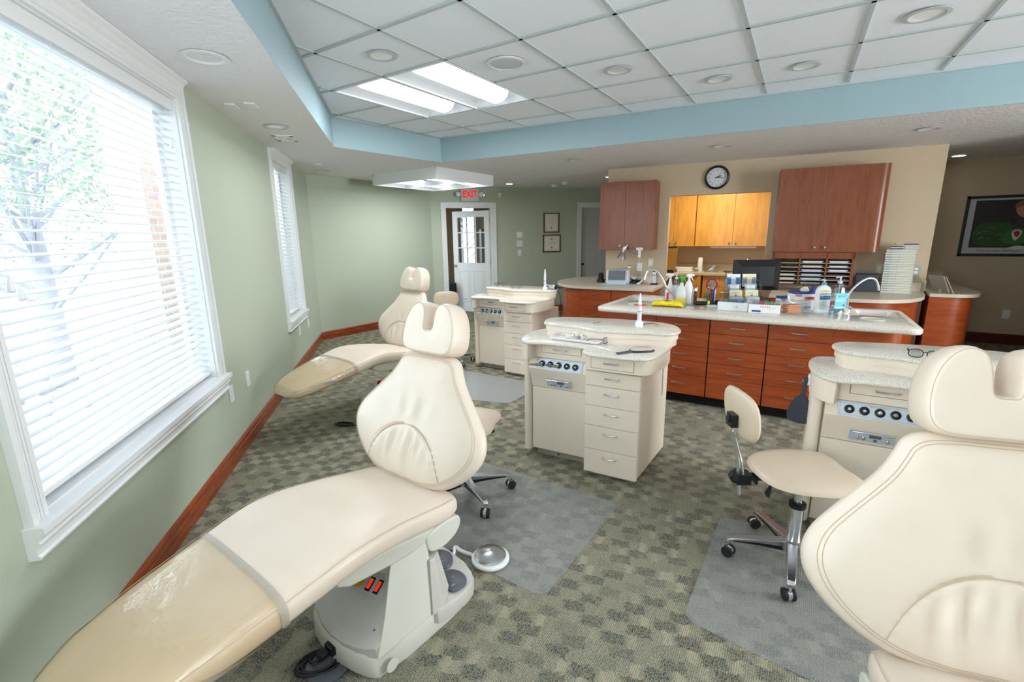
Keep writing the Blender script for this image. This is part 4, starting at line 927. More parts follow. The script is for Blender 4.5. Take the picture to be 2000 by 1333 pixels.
def make_station(label):
    t = thing('treatment_station', label, 'station', (0, 0, 0))
    c = MB(); c.loft([[(x, y, .852) for x, y in inset(low_s, .004)], [(x, y, .857) for x, y in low_s], [(x, y, .866) for x, y in low_s], [(x, y, .872) for x, y in inset(low_s, .006)]]); c.build('worktop', M_solid, t, ang=60)
    c = MB(); c.loft([[(x, y, .944) for x, y in inset(up_s, .004)], [(x, y, .949) for x, y in up_s], [(x, y, .958) for x, y in up_s], [(x, y, .964) for x, y in inset(up_s, .006)]]); us = c.build('raised_shelf', M_solid, t, ang=60)
    ui = inset(up_s, .014); c = MB(); c.prism(ui, .910, .944); c.build('shelf_apron', M_cream, t, ang=30)
    c = MB(); c.prism(inset(up_s, .022), .872, .910); c.build('shelf_riser', M_cream, t, ang=30)
    # left cabinet
    c = MB(); c.prism([(-.775, .135), (-.345, .135), (-.345, .50), (-.83, .50), (-.83, .18)], .05, .75); cb = c.build('left_cabinet', M_cream, t, smooth=False, bev=.003)
    c = MB(); c.prism(smooth2([(-.838, .10), (-.80, .075), (-.775, .10), (-.775, .22), (-.838, .22)], 2), .05, .745); c.build('corner_post', M_cream, t)
    c = MB(); c.box(-.772, -.350, .108, .135, .062, .522); dr = c.build('cabinet_door', M_cream, t, smooth=False, bev=.003)
    c = MB(); pr = [(.52, .108), (.55, .100), (.60, .082), (.640, .060), (.662, .052), (.735, .082), (.742, .105), (.742, .135), (.52, .135)]
    c.loft([[(x, y, z+.006) for z, y in pr] for x in (-.772, -.350)]); ic = c.build('instrument_cover', M_cream, t, ang=25)
    sl = atan2(.030, .073); Mi = Matrix.Translation((-.556, .0655, .7045))@Matrix.Rotation(-sl, 4, 'X')@Matrix.Rotation(radians(90), 4, 'X')
    c = MB(); c.prism(rrect(-.165, .165, -.036, .036, .005, 2), .001, .004, Mi); ip = c.build('instrument_panel', M_panel, t, ang=30)
    c = MB()
    for (a, b_, e, g) in ((-.155, .155, .0285, .0295), (-.155, .155, -.0295, -.0285), (-.155, -.154, -.029, .029), (.154, .155, -.029, .029)): c.box(a, b_, e, g, .004, .0043, Mi)
    c.build('engraved_line', mat('blue_grey_ink', (104, 120, 140), .5), ip, smooth=False)
    text('ROTO EX TRACT', .010, MC['blue_grey_ink'], ip, Mi@Matrix.Translation((0, .023, .0043)), 'lettering', .0002)
    for k in range(5):
        x = -.118+.059*k
        c = MB(); c.lathe([(.0205, .004), (.0205, .010), (.014, .012), (.013, .005), (.001, .005)], (x, 0, 0), 24, Mi); sk = c.build('instrument_socket', M_black, ip)
        c = MB()
        if k in (0, 1): c.prism([(x+.008*cos(a), .008*sin(a)) for a in [radians(45+90*q+(20 if k else 0)) for q in range(4)]], .005, .016, Mi); c.lathe([(.006, .016), (.006, .02), (.003, .02), (.003, .012)], (x, 0, 0), 12, Mi)
        elif k == 2: c.lathe([(.010, .005), (.010, .018), (.007, .020), (.007, .030), (.001, .031)], (x, 0, 0), 16, Mi)
        else: c.lathe([(.009, .005), (.009, .014), (.006, .016), (.003, .012), (.001, .012)], (x, 0, 0), 16, Mi)
        c.build('instrument_tip', M_steel, sk)
    for x in (-.158, .158):
        for y in (-.029, .029): c = MB(); c.lathe([(.0025, .004), (.001, .0055)], (x, y, 0), 8, Mi); c.build('screw', M_steel, ip)
    Mc = Matrix.Translation((-.567, .0945, .570))@Matrix.Rotation(radians(12), 4, 'X')@Matrix.Rotation(radians(90), 4, 'X')
    c = MB(); c.prism(rrect(-.09, .09, -.028, .028, .004, 2), .000, .004, Mc); cp_ = c.build('control_panel', M_panel, t, ang=30)
    c = MB(); c.tube([(-.085, .032, .0), (-.085, .032, .024), (-.078, .032, .028), (.078, .032, .028), (.085, .032, .024), (.085, .032, 0)], .0038, 8, M=Mc); c.build('pull_bar', M_chrome, cp_)
    for x in (-.055, -.032, .062): c = MB(); c.lathe([(.0075, .004), (.007, .012), (.004, .014), (.004, .022), (.001, .022)], (x, -.008, 0), 14, Mc); c.build('knob', M_steel, cp_)
    c = MB(); c.box(-.010, .036, -.004, .012, .004, .0065, Mc); c.box(.008, .022, -.022, -.010, .004, .0055, Mc); c.build('gauge', M_grey, cp_, smooth=False, bev=.001)
    c = MB(); c.lathe([(.006, .003), (.006, .010), (.001, .011)], (-.567, .10, .045), 10); c.build('foot_stop', M_black, t)
    # left apron with small drawer and corner block
    c = MB(); c.prism([(-.735, .062), (-.352, .062), (-.352, .40), (-.80, .40)], .748, .852); c.build('left_apron', M_cream, t, smooth=False, bev=.002)
    c = MB(); c.prism(smooth2([(-.845, .10), (-.795, .005), (-.765, -.020), (-.738, -.022), (-.725, .06), (-.725, .24), (-.845, .24)], 1), .745, .852); c.build('corner_block', M_cream, t, ang=30, bev=.002)
    def drawer(x0, x1, y, z0, z1, rnd=0):
        g = MB(); g.box(x0-.0015, x1+.0015, y-.0006, y+.002, z0-.0015, z1+.0015); 
        d = MB(); d.box(x0+.001, x1-.001, y-.004, y+.001, z0+.001, z1-.001); d_ = d.build('drawer', M_cream, t, smooth=False, bev=.0015)
        g.build('drawer_gap', M_gapb, d_, smooth=False)
        h = MB(); bow(h, (x0+x1)/2-.0, (z0+z1)/2+.003, y-.004); h.build('handle', M_chrome, d_)
    drawer(-.681, -.400, .0618, .786, .838)
    # right cabinet with five drawers
    c = MB(); c.prism([(-.345, .022), (-.005, .022), (.003, .04), (.047, .576), (-.345, .576)], .045, .735); c.build('right_cabinet', M_cream, t, smooth=False, bev=.003)
    c = MB(); c.prism([(-.31, .05), (-.02, .05), (.0, .54), (-.31, .54)], 0, .045); c.prism([(-.76, .16), (-.35, .16), (-.35, .48), (-.80, .48)], 0, .05); c.build('plinth', mat('grey_cream_plinth', (176, 168, 154), .5), t, smooth=False)
    zs = [.720, .624, .493, .359, .198, .032]
    for k in range(5):
        z1, z0 = zs[k], zs[k+1]; xs = -.345; pf = [(xs, .0), (-.012, .0), (-.003, .004), (.002, .013), (.002, .022), (xs, .022)]
        d = MB(); d.prism(pf, z0+.0015, z1-.0015); d_ = d.build('drawer', M_cream, t, ang=25, bev=.0012)
        h = MB(); bow(h, -.172, z1-.042 if k else (z0+z1)/2+.012, 0); h.build('handle', M_chrome, d_)
    # right apron following the worktop edge
    ap = [p for p in low if p[0] > -.34 and p[1] < .40]; ap = [(-.335, -.03)]+ap[1:]
    ap2 = smooth2([(-.322, -.02), (-.322, -.108), (-.27, -.128), (-.18, -.146), (-.03, -.142), (.03, -.128), (.068, -.09), (.088, .0), (.108, .22), (.095, .38), (.0, .42), (-.30, .44)], 2)
    ap2 = [(-.322, .0), (-.322, -.062), (-.02, -.062), (.028, -.052), (.055, -.02), (.072, .03), (.105, .20), (.100, .37), (.06, .42), (-.322, .44)]
    aps = smooth2(ap2[2:9], 2, closed=False); apf = [ap2[0], ap2[1]]+aps+[ap2[9]]
    c = MB(); c.prism(apf, .742, .852); c.build('right_apron', M_cream, t, ang=30, bev=.002)
    drawer(-.289, -.029, -.0622, .758, .833)
    return t
M_gapb = mat('brown_shadow_gap', (92, 74, 60), .8)
stM = make_station('cream treatment station in the middle of the room, with the hand mirror on it')
stM.location = (-.777, 2.673, 0); stM.rotation_euler.z = radians(3)
stB = copy_tree(stM, (-2.488, 4.347, 0), radians(-.5), 'cream treatment station farthest back, in front of the half-glazed door')
stC = copy_tree(stM, (.912, 2.63, 0), radians(.6), 'cream treatment station at the right edge, behind the foreground chair')
def onst(st, x, y, z): return st.matrix_basis @ Vector((x, y, z))

# ------------------------------------------------------------------ stools
def make_stool(label):
    t = thing('operator_stool', label, 'stool', (0, 0, 0))
    hb = MB(); hb.lathe([(.045, .075), (.055, .085), (.052, .115), (.036, .125), (.001, .125)], n=24); hb.build('hub', M_steel, t)
    for k in range(5):
        A = Matrix.Rotation(radians(42+72*k), 4, 'Z')
        l = MB(); l.loft([[(x, -w, z0), (x, w, z0), (x, w*.9, z1), (x, -w*.9, z1)] for x, w, z0, z1 in ((.035, .026, .095, .122), (.15, .021, .097, .113), (.25, .019, .092, .105), (.280, .018, .085, .099), (.292, .016, .070, .085))], M=A)
        lg = l.build('leg', M_steel, t, bev=.003)
        u = MB(); u.loft([[(x, -w, z0), (x, w, z0), (x, w, z1), (x, -w, z1)] for x, w, z0, z1 in ((.04, .019, .072, .096), (.15, .016, .082, .098), (.26, .014, .084, .093))], M=A); u.build('leg_underside', M_black, lg, smooth=False)
        yaw = Matrix.Translation((.283, 0, 0))@Matrix.Rotation(radians(50+61*k), 4, 'Z')
        w = MB(); 
        for s in (-1, 1): w.cyl((s*.008, -.008, .0275), (s*.024, -.008, .0275), .0265, n=26, M=A@yaw)
        cs = w.build('caster', M_rubber, t, bev=.003)
        f = MB(); f.cyl((-.009, -.008, .0275), (.009, -.008, .0275), .0235, n=20, M=A@yaw); f.cyl((0, 0, .03), (0, 0, .088), .007, n=10, M=A@yaw); f.build('caster_fork', M_chrome, cs)
    c = MB(); c.lathe([(.030, .12), (.029, .30), (.001, .30)], n=28); c.build('lower_column', M_chrome, t)
    c = MB(); c.lathe([(.034, .295), (.036, .30), (.036, .318), (.020, .322), (.001, .322)], n=24); c.build('column_collar', M_black, t)
    c = MB(); c.lathe([(.017, .32), (.017, .445), (.001, .445)], n=20); c.build('piston', M_chrome, t)
    c = MB(); c.box(-.09, .09, -.12, .10, .440, .458); c.box(-.03, .03, -.25, -.02, .444, .456); c.build('seat_mount', M_black, t, smooth=False, bev=.004)
    # saddle-like seat: front +y, broad; back -y
    so = smooth2([(-.10, -.215), (.10, -.215), (.185, -.14), (.215, -.02), (.215, .10), (.18, .20), (.09, .215), (0, .20), (-.09, .215), (-.18, .20), (-.215, .10), (-.215, -.02), (-.185, -.14)], 2)
    s = MB(); rs = [.25, .5, .7, .84, .93, .98, 1.0]
    up_ = [[(x*r, y*r, .468+.040*(max(0, 1-r**5))**.5-.008*(1-r)+.012*(y*r/.2)**2*0) for x, y in so] for r in rs]
    dn = [[(x*r, y*r, .468-.010*(max(0, 1-r**5))**.5) for x, y in so] for r in rs[-2::-1]]
    s.loft(up_+dn); s.build('seat', M_vinyl2, t, ang=60)
    # backrest on a bent chrome bar behind the seat (-y)
    b = MB(); b.tube(smooth2([(0, -.275, .36), (0, -.285, .45), (0, -.295, .55), (0, -.33, .66), (0, -.335, .72)], 2, closed=False), .0085, 10); b.tube(smooth2([(.022, -.272, .44), (.022, -.283, .52), (.016, -.315, .62), (.012, -.332, .68)], 2, closed=False), .005, 8); b.build('back_bar', M_chrome, t)
    k_ = MB(); k_.box(-.028, .028, -.30, -.235, .42, .475); k_.build('bar_clamp', M_black, t, smooth=False, bev=.005)
    k_ = MB(); k_.cyl((-.028, -.272, .428), (-.062, -.272, .428), .033, n=8); k_.cyl((-.062, -.272, .428), (-.066, -.272, .428), .012, n=12); k_.build('tension_knob', M_black, t, smooth=False, bev=.004)
    bo_ = smooth2([(-.165, .0), (-.155, .075), (-.10, .108), (0, .112), (.10, .108), (.155, .075), (.165, 0), (.15, -.06), (.10, -.10), (0, -.115), (-.10, -.10), (-.15, -.06)], 2)
    pb = pillow(bo_, (0, 0), lambda s, q, r: .024+.10*(s)**2, lambda s, q, r: .024-.10*s*s, 12, 4.0)
    po = pb.build('backrest', M_vinyl2, t, ang=70); po.data.transform(Matrix.Translation((0, -.30, .755))@Matrix.Rotation(radians(180), 4, 'Z')@Matrix.Rotation(radians(-6), 4, 'X'))
    k_ = MB(); k_.box(-.03, .03, -.352, -.322, .70, .76); k_.cyl((0, -.335, .735), (0, -.362, .735), .016, n=14); k_.build('back_bracket', M_black, t, smooth=False, bev=.004)
    # paddle levers
    for P, nm in (((-.10, -.10), 'a'), ((.02, -.13), 'b')):
        k_ = MB(); A = Matrix.Translation((P[0], P[1], .445)); pts = [(0, 0, 0), (-.03, -.03, -.02), (-.045, -.045, -.06), (-.05, -.05, -.11)] if nm == 'a' else [(0, 0, 0), (.01, -.04, -.02), (.01, -.05, -.05), (.0, -.055, -.075)]
        k_.tube(pts, [.007, .008, .014, .019], 10, M=A@Matrix.Diagonal((1, .5, 1, 1))); k_.build('paddle_lever', M_rubber, t)
    return t
M_vinyl2 = mat('tan_cream_vinyl', (222, 202, 178), .34, bump=(55, .08, .003))
stoolC = make_stool('cream operator stool with backrest on the grey mat at the right, between two stations')
stoolC.location = (.07, 2.36, .0045); stoolC.rotation_euler.z = radians(-59)
copy_tree(stoolC, (-1.65, 2.06, .0045), radians(-70), 'cream operator stool mostly hidden behind the foreground chair backrest')
copy_tree(stoolC, (-3.68, 4.42, .0045), radians(224), 'cream operator stool mostly hidden behind the farthest dental chair, its backrest showing')

# ------------------------------------------------------------------ chair mats, foot control, cables
def cmat(label, poly, m, z=.004):
    c = MB(); c.prism(poly, .001, z); o = c.build('chair_mat', m, smooth=False, bev=.001); return tag(o, label, 'mat', None)
def pxpoly(pts): return [(G(x, y, .003).x, G(x, y, .003).y) for x, y in pts]
A_ = pxpoly([(845, 1065), (1062, 1168), (1210, 985), (985, 905)])
def roundpoly(P, r=.07):
    out = []; n = len(P)
    for i in range(n):
        p = Vector(P[i-1]); q = Vector(P[i]); s = Vector(P[(i+1) % n]); a = q+(p-q).normalized()*r; b = q+(s-q).normalized()*r
        for k in range(6): u = k/5; out.append(tuple(a*(1-u)**2+q*2*u*(1-u)+b*u*u))
    return out
A_[3] = (-1.95, 2.46); A_.append((-2.2, 1.75)); 
cmat('clear frosted chair mat in the centre foreground under the round foot control', roundpoly(A_, .06), M_mat)
C_ = pxpoly([(1334, 1208), (1408, 1008)]); C_ += [(.75, 2.58), (.80, 1.62)]
cmat('clear frosted chair mat at the right under the operator stool', roundpoly(C_, .06), M_mat)
B_ = pxpoly([(922, 721), (1032, 736), (1025, 768), (985, 788)]); B_ = [(-3.6, 4.25), (-2.25, 4.22), (-2.27, 3.55), (-3.0, 3.35), (-3.75, 3.4)]
cmat('smooth grey chair mat in front of the farthest treatment station', roundpoly(B_, .05), M_mat2)
p = G(958, 1094, .004); t = thing('foot_control', 'round polished steel foot control disc with white rim on the centre mat', 'foot control', (p.x, p.y, .0045))
c = MB(); c.lathe([(.084, 0), (.092, .006), (.092, .016), (.084, .022), (.072, .024), (.001, .024)], n=48); c.build('rim_base', M_whitep, t)
c = MB(); c.lathe([(.074, .026), (.076, .030), (.070, .036), (.012, .047), (.001, .048)], n=48); c.build('steel_disc', M_steel, t)
q_ = G(878, 1087, .01)-Vector((p.x, p.y, .0045)); c = MB(); c.tube(smooth2([(-.085, -.03, .012), (-.15, -.045, .020), (-.20, -.03, .024), (q_.x+.03, q_.y-.005, .016), (q_.x, q_.y, .012)], 2, closed=False), .009, 10); c.build('hose', M_whitep, t)
c = MB(); c.cyl((q_.x-.012, q_.y, .013), (q_.x+.012, q_.y+.004, .013), .015, n=10); c.box(q_.x-.006, q_.x+.006, q_.y-.02, q_.y+.02, .002, .030); c.build('hose_clip', M_black, t, bev=.002)
def coil(mb, c, r, n, rr, w=.004, seed=1, sq=.6, rot=0):
    g = random.Random(seed); pts = []
    for k in range(n*14): a = 2*pi*k/14; q = r*(1+.18*sin(a*.37+seed)); x, y = q*cos(a), q*sq*sin(a); pts.append((c[0]+x*cos(rot)-y*sin(rot), c[1]+x*sin(rot)+y*cos(rot), w+.0035*(k/14)+g.uniform(0, .003)))
    mb.tube(pts, w, 7)
p = G(673, 832, 0); c = MB(); coil(c, (0, 0), .075, 4, 0, .004, 2, .5, .4); c.tube(smooth2([(.06, .02, .006), (.12, .06, .006), (.2, .04, .006), (.3, .0, .006)], 2, closed=False), .004, 7)
tag(c.build('coiled_cord', M_black, loc=(p.x, p.y, .001)), 'coiled black cord on the carpet left of the large foreground backrest', 'cord')
p = G(952, 842, 0); c = MB(); c.lathe([(.055, 0), (.058, .012), (.045, .022), (.001, .026)], n=24, sx=1.1, sy=.75); tag(c.build('round_foot_switch', M_black, loc=(p.x, p.y, .001)), 'small black foot switch on the carpet beyond the foreground backrest', 'switch')
# coiled power lead and plug at the foreground chair base
p = G(625, 1302, .0); t = thing('power_lead', 'bundled black power lead with plug at the front of the nearest chair base', 'cord', (p.x, p.y, 0))
c = MB(); coil(c, (0, 0), .075, 5, 0, .0048, 5, .62, .9); c.build('coiled_cable', M_rubber, t)
c = MB(); c.lathe([(.075, .0), (.08, .012), (.05, .02), (.02, .012), (.001, .012)], (.03, .015, .0), 30); c.build('rubber_foot_disc', M_grey, t)
S0 = chA.matrix_basis@Vector((.065, -.478, .067)); q_ = S0-Vector((p.x, p.y, 0)); ang_ = atan2(-cos(radians(-4.9)), 0)
c = MB(); c.box(-.016, .016, -.035, .0, -.012, .012, Matrix.Translation(q_)@Matrix.Rotation(radians(-4.9), 4, 'Z')); c.build('plug', M_black, t, smooth=False, bev=.004)
c = MB(); c.tube(smooth2([(q_.x, q_.y-.03, q_.z), (q_.x-.01, q_.y-.07, q_.z-.01), (.03, .0, .045), (-.03, -.03, .02), (-.05, .02, .012)], 3, closed=False), .0048, 8); c.build('lead', M_rubber, t)
# ------------------------------------------------------------------ island
def curved(poly, n=1): return smooth2(poly, n)
IZ = .872
it = roundpoly([(-1.71, 4.24), (-1.68, 5.36), (.72, 5.20), (.735, 4.22)], .10)
isl = thing('island_worktop', 'long speckled pale worktop of the centre island with two sinks', 'worktop', (0, 0, 0))
c = MB(); c.loft([[(x, y, IZ-.045) for x, y in inset(it, .006)], [(x, y, IZ-.036) for x, y in it], [(x, y, IZ-.010) for x, y in it], [(x, y, IZ) for x, y in inset(it, .010)]])
top = c.build('worktop_slab', M_solid, isl, ang=60)
sinkR = [(.385, 5.08), (.655, 5.09), (.655, 4.76), (.385, 4.70)]; sinkL = [(-1.60, 5.12), (-1.28, 5.16), (-1.24, 4.83), (-1.58, 4.82)]
cut = MB()
for sp_ in (sinkR, sinkL): cut.prism(roundpoly(sp_, .05), IZ-.1, IZ+.1)
cu = cut.build('cutter', M_solid, smooth=False)
bm_ = top.modifiers.new('b', 'BOOLEAN'); bm_.operation = 'DIFFERENCE'; bm_.object = cu; bm_.solver = 'EXACT'
bpy.context.view_layer.update()
me = bpy.data.meshes.new_from_object(top.evaluated_get(bpy.context.evaluated_depsgraph_get())); top.modifiers.clear(); top.data = me; bpy.data.objects.remove(cu)
for sp_ in (sinkR, sinkL):
    rp = roundpoly(sp_, .05); ci = Vector((sum(p[0] for p in rp)/len(rp), sum(p[1] for p in rp)/len(rp)))
    sc2 = lambda f, z: [(ci.x+(x-ci.x)*f, ci.y+(y-ci.y)*f, z) for x, y in rp]
    c = MB(); c.loft([sc2(1.0, IZ-.003), sc2(.97, IZ-.04), sc2(.90, IZ-.15), sc2(.6, IZ-.17), sc2(.08, IZ-.175)], caps=False); bs_ = c.build('sink_basin', mat('white_sink', (240, 237, 230), .2, coat=.3), isl, ang=50)
    c = MB(); c.lathe([(.028, IZ-.174), (.026, IZ-.171), (.001, IZ-.172)], (ci.x, ci.y, 0), 20); c.build('drain', M_steel, bs_)
def ring(lab, q, m, r=.075):
    P = G(q[0], q[1], IZ); c = MB(); c.lathe([(r, 0), (r, .004), (r-.014, .005), (r-.018, .001)], n=40); c.lathe([(r-.018, .001), (.001, .001)], n=40)
    tag(c.build('waste_chute_ring', m, loc=(P.x, P.y, IZ+.0005)), lab, 'ring')
ring('pale round waste opening ring in front of the right island sink', (1703, 624), mat('pale_green_white', (222, 224, 210), .35), .085)
ring('pale round waste opening ring in front of the left island sink', (1241, 594), MC['pale_green_white'], .075)
P = G(1259, 593, IZ+.005)
# cabinets
base_c = thing('island_cabinet', 'cherry island cabinet with columns of drawers and a black toe kick', 'cabinet', (0, 0, 0))
yf = 4.335
c = MB(); body = smooth2([(-1.63, 4.45), (-1.60, 4.37), (-1.50, 4.36)], 1, closed=False)+[(.22, 4.36), (.52, 4.36)]+arc(.53, 4.48, .12, -90, 0, 6)+[(.65, 5.14), (-1.62, 5.24)]
c.prism(body, .10, IZ-.045); c.build('carcass', M_cherry, base_c, ang=25)
c = MB(); c.prism([(-1.58, 4.42), (.60, 4.42), (.60, 5.1), (-1.58, 5.16)], 0, .10); c.build('toe_kick', M_blackg, base_c, smooth=False)
zs = [.818, .690, .554, .421, .288, .102]
cols = [(-1.147, -.681), (-.677, -.231), (-.227, .215)]
for x0, x1 in cols:
    for k in range(5):
        d = MB(); d.box(x0+.003, x1-.003, yf, yf+.022, zs[k+1]+.0015, zs[k]-.0015); d_ = d.build('drawer', M_cherryh if 'M_cherryh' in globals() else M_cherry, base_c, smooth=False, bev=.0015)
        cx = (x0+x1)/2; hz = zs[k]-.064 if k < 4 else zs[k]-.075; w = .057
        h = MB(); h.loft([[(cx-w+2*w*j/8, yf-.020-.006*sin(pi*j/8)-o, hz+zz) for o, zz in ((0, -.005), (.006, -.004), (.006, .004), (0, .005))] for j in range(9)]); 
        h.box(cx-w, cx-w+.010, yf-.022, yf, hz-.004, hz+.004); h.box(cx+w-.010, cx+w, yf-.022, yf, hz-.004, hz+.004); h.build('handle', M_nickel, d_, bev=.001)
for x in (-.679, -.229): c = MB(); c.box(x-.0035, x+.0035, yf+.004, yf+.02, .10, .82); c.build('column_gap', M_blackg, base_c, smooth=False)
c = MB(); c.box(-1.60, -1.15, yf+.008, yf+.03, .10, .82); c.build('end_panel', M_cherry, base_c, smooth=False)

# faucets on the island
def gooseneck(label, p, z, h, reach, a, tall=.02, r=.010):
    t = thing('gooseneck_faucet', label, 'faucet', (p[0], p[1], z))
    c = MB(); c.lathe([(.028, 0), (.030, .004), (.030, .036), (.026, .042), (.013, .044), (.013, .05)], n=28); c.build('faucet_base', M_chrome, t)
    d = Vector((cos(a), sin(a), 0)); pts = [(0, 0, .04), (0, 0, h*.45)]
    for k in range(13):
        u = radians(180-195*k/12); pts.append(tuple(d*(reach/2+reach/2*cos(u))+Vector((0, 0, h*.62+h*.38*sin(u)))))
    c = MB(); c.tube(smooth2(pts, 1, closed=False), r, 12); c.build('spout', M_chrome, t)
    c = MB(); e = Vector(pts[-1]); c.cyl(e+Vector((0, 0, .004)), e-Vector((0, 0, .012))-d*.003, r*1.15, n=12); c.build('aerator', M_chrome, t)
    return t
def neckpts(label, base, z, pts, r=.0095, bb=True):
    """spout through pixel-measured points lying in the vertical plane above the base"""
    t = thing('gooseneck_faucet', label, 'faucet', (base[0], base[1], z)); c = MB()
    if bb: c.lathe([(.030, 0), (.032, .004), (.032, .040), (.027, .046), (.012, .048)], n=28); c.build('faucet_base', M_chrome, t); c = MB()
    c.tube(smooth2(pts, 2, closed=False), r, 12); c.build('spout', M_chrome, t); return t
pR = G(1654, 608, IZ)
def vp(px_, py_, P): v = GP(px_, py_, P, (sin(-YAW), cos(YAW), 0)); return v-Vector((P.x, P.y, IZ))
neckpts('chrome gooseneck faucet by the right island sink', (pR.x, pR.y), IZ, [vp(1655, 598, pR), vp(1656, 580, pR), vp(1662, 568, pR), vp(1680, 551, pR), vp(1697, 543, pR), vp(1709, 545, pR), vp(1715, 555, pR), vp(1716, 568, pR)])
pL = G(1327, 594, IZ)
neckpts('tall chrome gooseneck faucet by the left island sink, partly hidden by spray bottles', (pL.x, pL.y), IZ, [vp(1327, 585, pL), vp(1299, 556, pL) if 0 else vp(1303, 566, pL), vp(1295, 546, pL), vp(1284, 530, pL), vp(1272, 526, pL), vp(1264, 531, pL), vp(1260, 541, pL), vp(1259, 547, pL)])

# ------------------------------------------------------------------ left counter by the partition
CZ = .845
lt = [(-1.70, 6.20), (-1.74, 6.895), (-2.605, 6.805), (-2.62, 8.0), (-3.0, 7.95), (-3.42, 7.35), (-3.40, 6.85), (-3.20, 6.42), (-2.95, 6.20), (-2.70, 6.13)]
lc = thing('side_worktop', 'pale worktop with a rounded left end against the beige partition, left of the opening', 'worktop', (0, 0, 0))
lts = [lt[0], lt[1], lt[2], lt[3]]+smooth2(lt[3:]+[lt[0]], 2, closed=False)[1:-1]
c = MB(); c.prism(lts, CZ-.04, CZ); c.build('worktop_slab', M_lam, lc, ang=25, bev=.004)
c = MB(); M_ = wallM(PW(-2.55), DB, NB); c.box(0, .80, CZ+.0008, CZ+.10, .0005, .018, M_); tag(c.build('backsplash', M_lam, smooth=False, bev=.002), 'pale backsplash strip behind the left worktop under the wall outlets', 'backsplash')
lcab = thing('side_cabinet', 'cherry base cabinet with a curved left end under the left worktop', 'cabinet', (0, 0, 0))
body = [(-1.75, 6.245), (-1.78, 6.86), (-2.64, 6.78), (-2.65, 7.9), (-2.95, 7.85)]+smooth2([(-2.95, 7.85), (-3.35, 7.3), (-3.33, 6.88), (-3.14, 6.48), (-2.92, 6.26), (-2.74, 6.20), (-1.75, 6.245)], 2, closed=False)[1:-1]
c = MB(); c.prism(body, .08, CZ-.04); c.build('carcass', M_cherry, lcab, ang=25)
c = MB(); c.prism(inset(body, .05), 0, .08); c.build('toe_kick', M_blackg, lcab, smooth=False)
fx = lambda x: 6.20+(x+2.74)*.045
for x0, x1 in ((-2.72, -2.275), (-2.270, -1.755)):
    for k, (z1, z0) in enumerate(((.800, .655), (.655, .50), (.50, .36), (.36, .22), (.22, .085))):
        a = Vector((x0+.003, fx(x0), 0)); b = Vector((x1-.003, fx(x1), 0)); n_ = Vector((.045, -1, 0)).normalized()*.02
        d = MB(); d.prism([a, b, b+n_, a+n_], z0+.0015, z1-.0015); d_ = d.build('drawer', M_cherry, lcab, smooth=False, bev=.001)
        m_ = (a+b)/2+n_; h = MB(); hz = (z0+z1)/2+.012; h.tube([(m_.x-.055, m_.y, hz), (m_.x-.055, m_.y-.02, hz), (m_.x, m_.y-.027, hz), (m_.x+.055, m_.y-.02, hz), (m_.x+.055, m_.y, hz)], .005, 8); h.build('handle', M_nickel, d_)
# right-hand back counter
rt_ = [(-.36, 7.04), (1.165, 7.19)]+smooth2([(1.165, 7.19), (1.12, 6.72), (.98, 6.38), (.76, 6.18), (.45, 6.13), (.0, 6.16), (-.36, 6.20)], 2, closed=False)[1:]
rc = thing('back_worktop', 'pale worktop with a rounded right end under the organizer and tall tray stack', 'worktop', (0, 0, 0))
c = MB(); c.prism(rt_, CZ-.04, CZ); c.build('worktop_slab', M_lam, rc, ang=25, bev=.004)
M_ = wallM(PW(-.36), DB, NB); c = MB(); c.box(0, 1.50, CZ+.0008, CZ+.105, .0005, .018, M_); tag(c.build('backsplash', M_lam, smooth=False, bev=.002), 'pale backsplash strip behind the tall tray stack on the beige wall', 'backsplash')
rb = thing('back_cabinet', 'cherry base cabinet with a bowed right end behind the island', 'cabinet', (0, 0, 0))
body = [(-.36, 7.02), (1.13, 7.16)]+smooth2([(1.13, 7.16), (1.07, 6.76), (.94, 6.45), (.74, 6.25), (.45, 6.19), (.0, 6.22), (-.36, 6.26)], 2, closed=False)[1:]
c = MB(); c.prism(body, .08, CZ-.04); c.build('carcass', M_cherry, rb, ang=25); c = MB(); c.prism(inset(body, .05), 0, .08); c.build('toe_kick', M_blackg, rb, smooth=False)
for x0, x1 in ((-.34, .145), (.15, .62)):
    c = MB(); c.box(x0+.003, x1-.003, 6.195-.02, 6.215, .60, .80); c.build('drawer', M_cherry, rb, smooth=False, bev=.001)
# reception counter beyond the partition end
hc = thing('hall_worktop', 'pale rounded worktop in the dark hall beyond the beige partition end', 'worktop', (0, 0, 0))
hp = [(1.20, 7.04)]+smooth2([(1.20, 7.04), (1.45, 7.03), (1.62, 7.12), (1.72, 7.40), (1.70, 7.8), (1.62, YF)], 2, closed=False)[1:]+[(1.20, YF)]
c = MB(); c.prism(hp, CZ-.04, CZ); c.build('worktop_slab', M_lam, hc, ang=25, bev=.004)
c = MB(); c.box(1.20, 1.62, YF-.018, YF-.001, CZ, CZ+.12); c.box(1.185, 1.20, 7.34, YF-.02, CZ, CZ+.12); tag(c.build('backsplash', M_lam, smooth=False, bev=.002), 'pale backsplash around the hall worktop behind the small picture frame', 'backsplash')
hb = thing('hall_cabinet', 'cherry base cabinet with a curved end in the dark hall', 'cabinet', (0, 0, 0))
c = MB(); ins = [(1.205, 7.07)]+smooth2([(1.205, 7.07), (1.43, 7.07), (1.57, 7.15), (1.66, 7.40), (1.64, 7.8), (1.57, YF-.02)], 2, closed=False)[1:]+[(1.205, YF-.02)]
c.prism(ins, .0, CZ-.04); c.build('carcass', M_cherry, hb, ang=25)

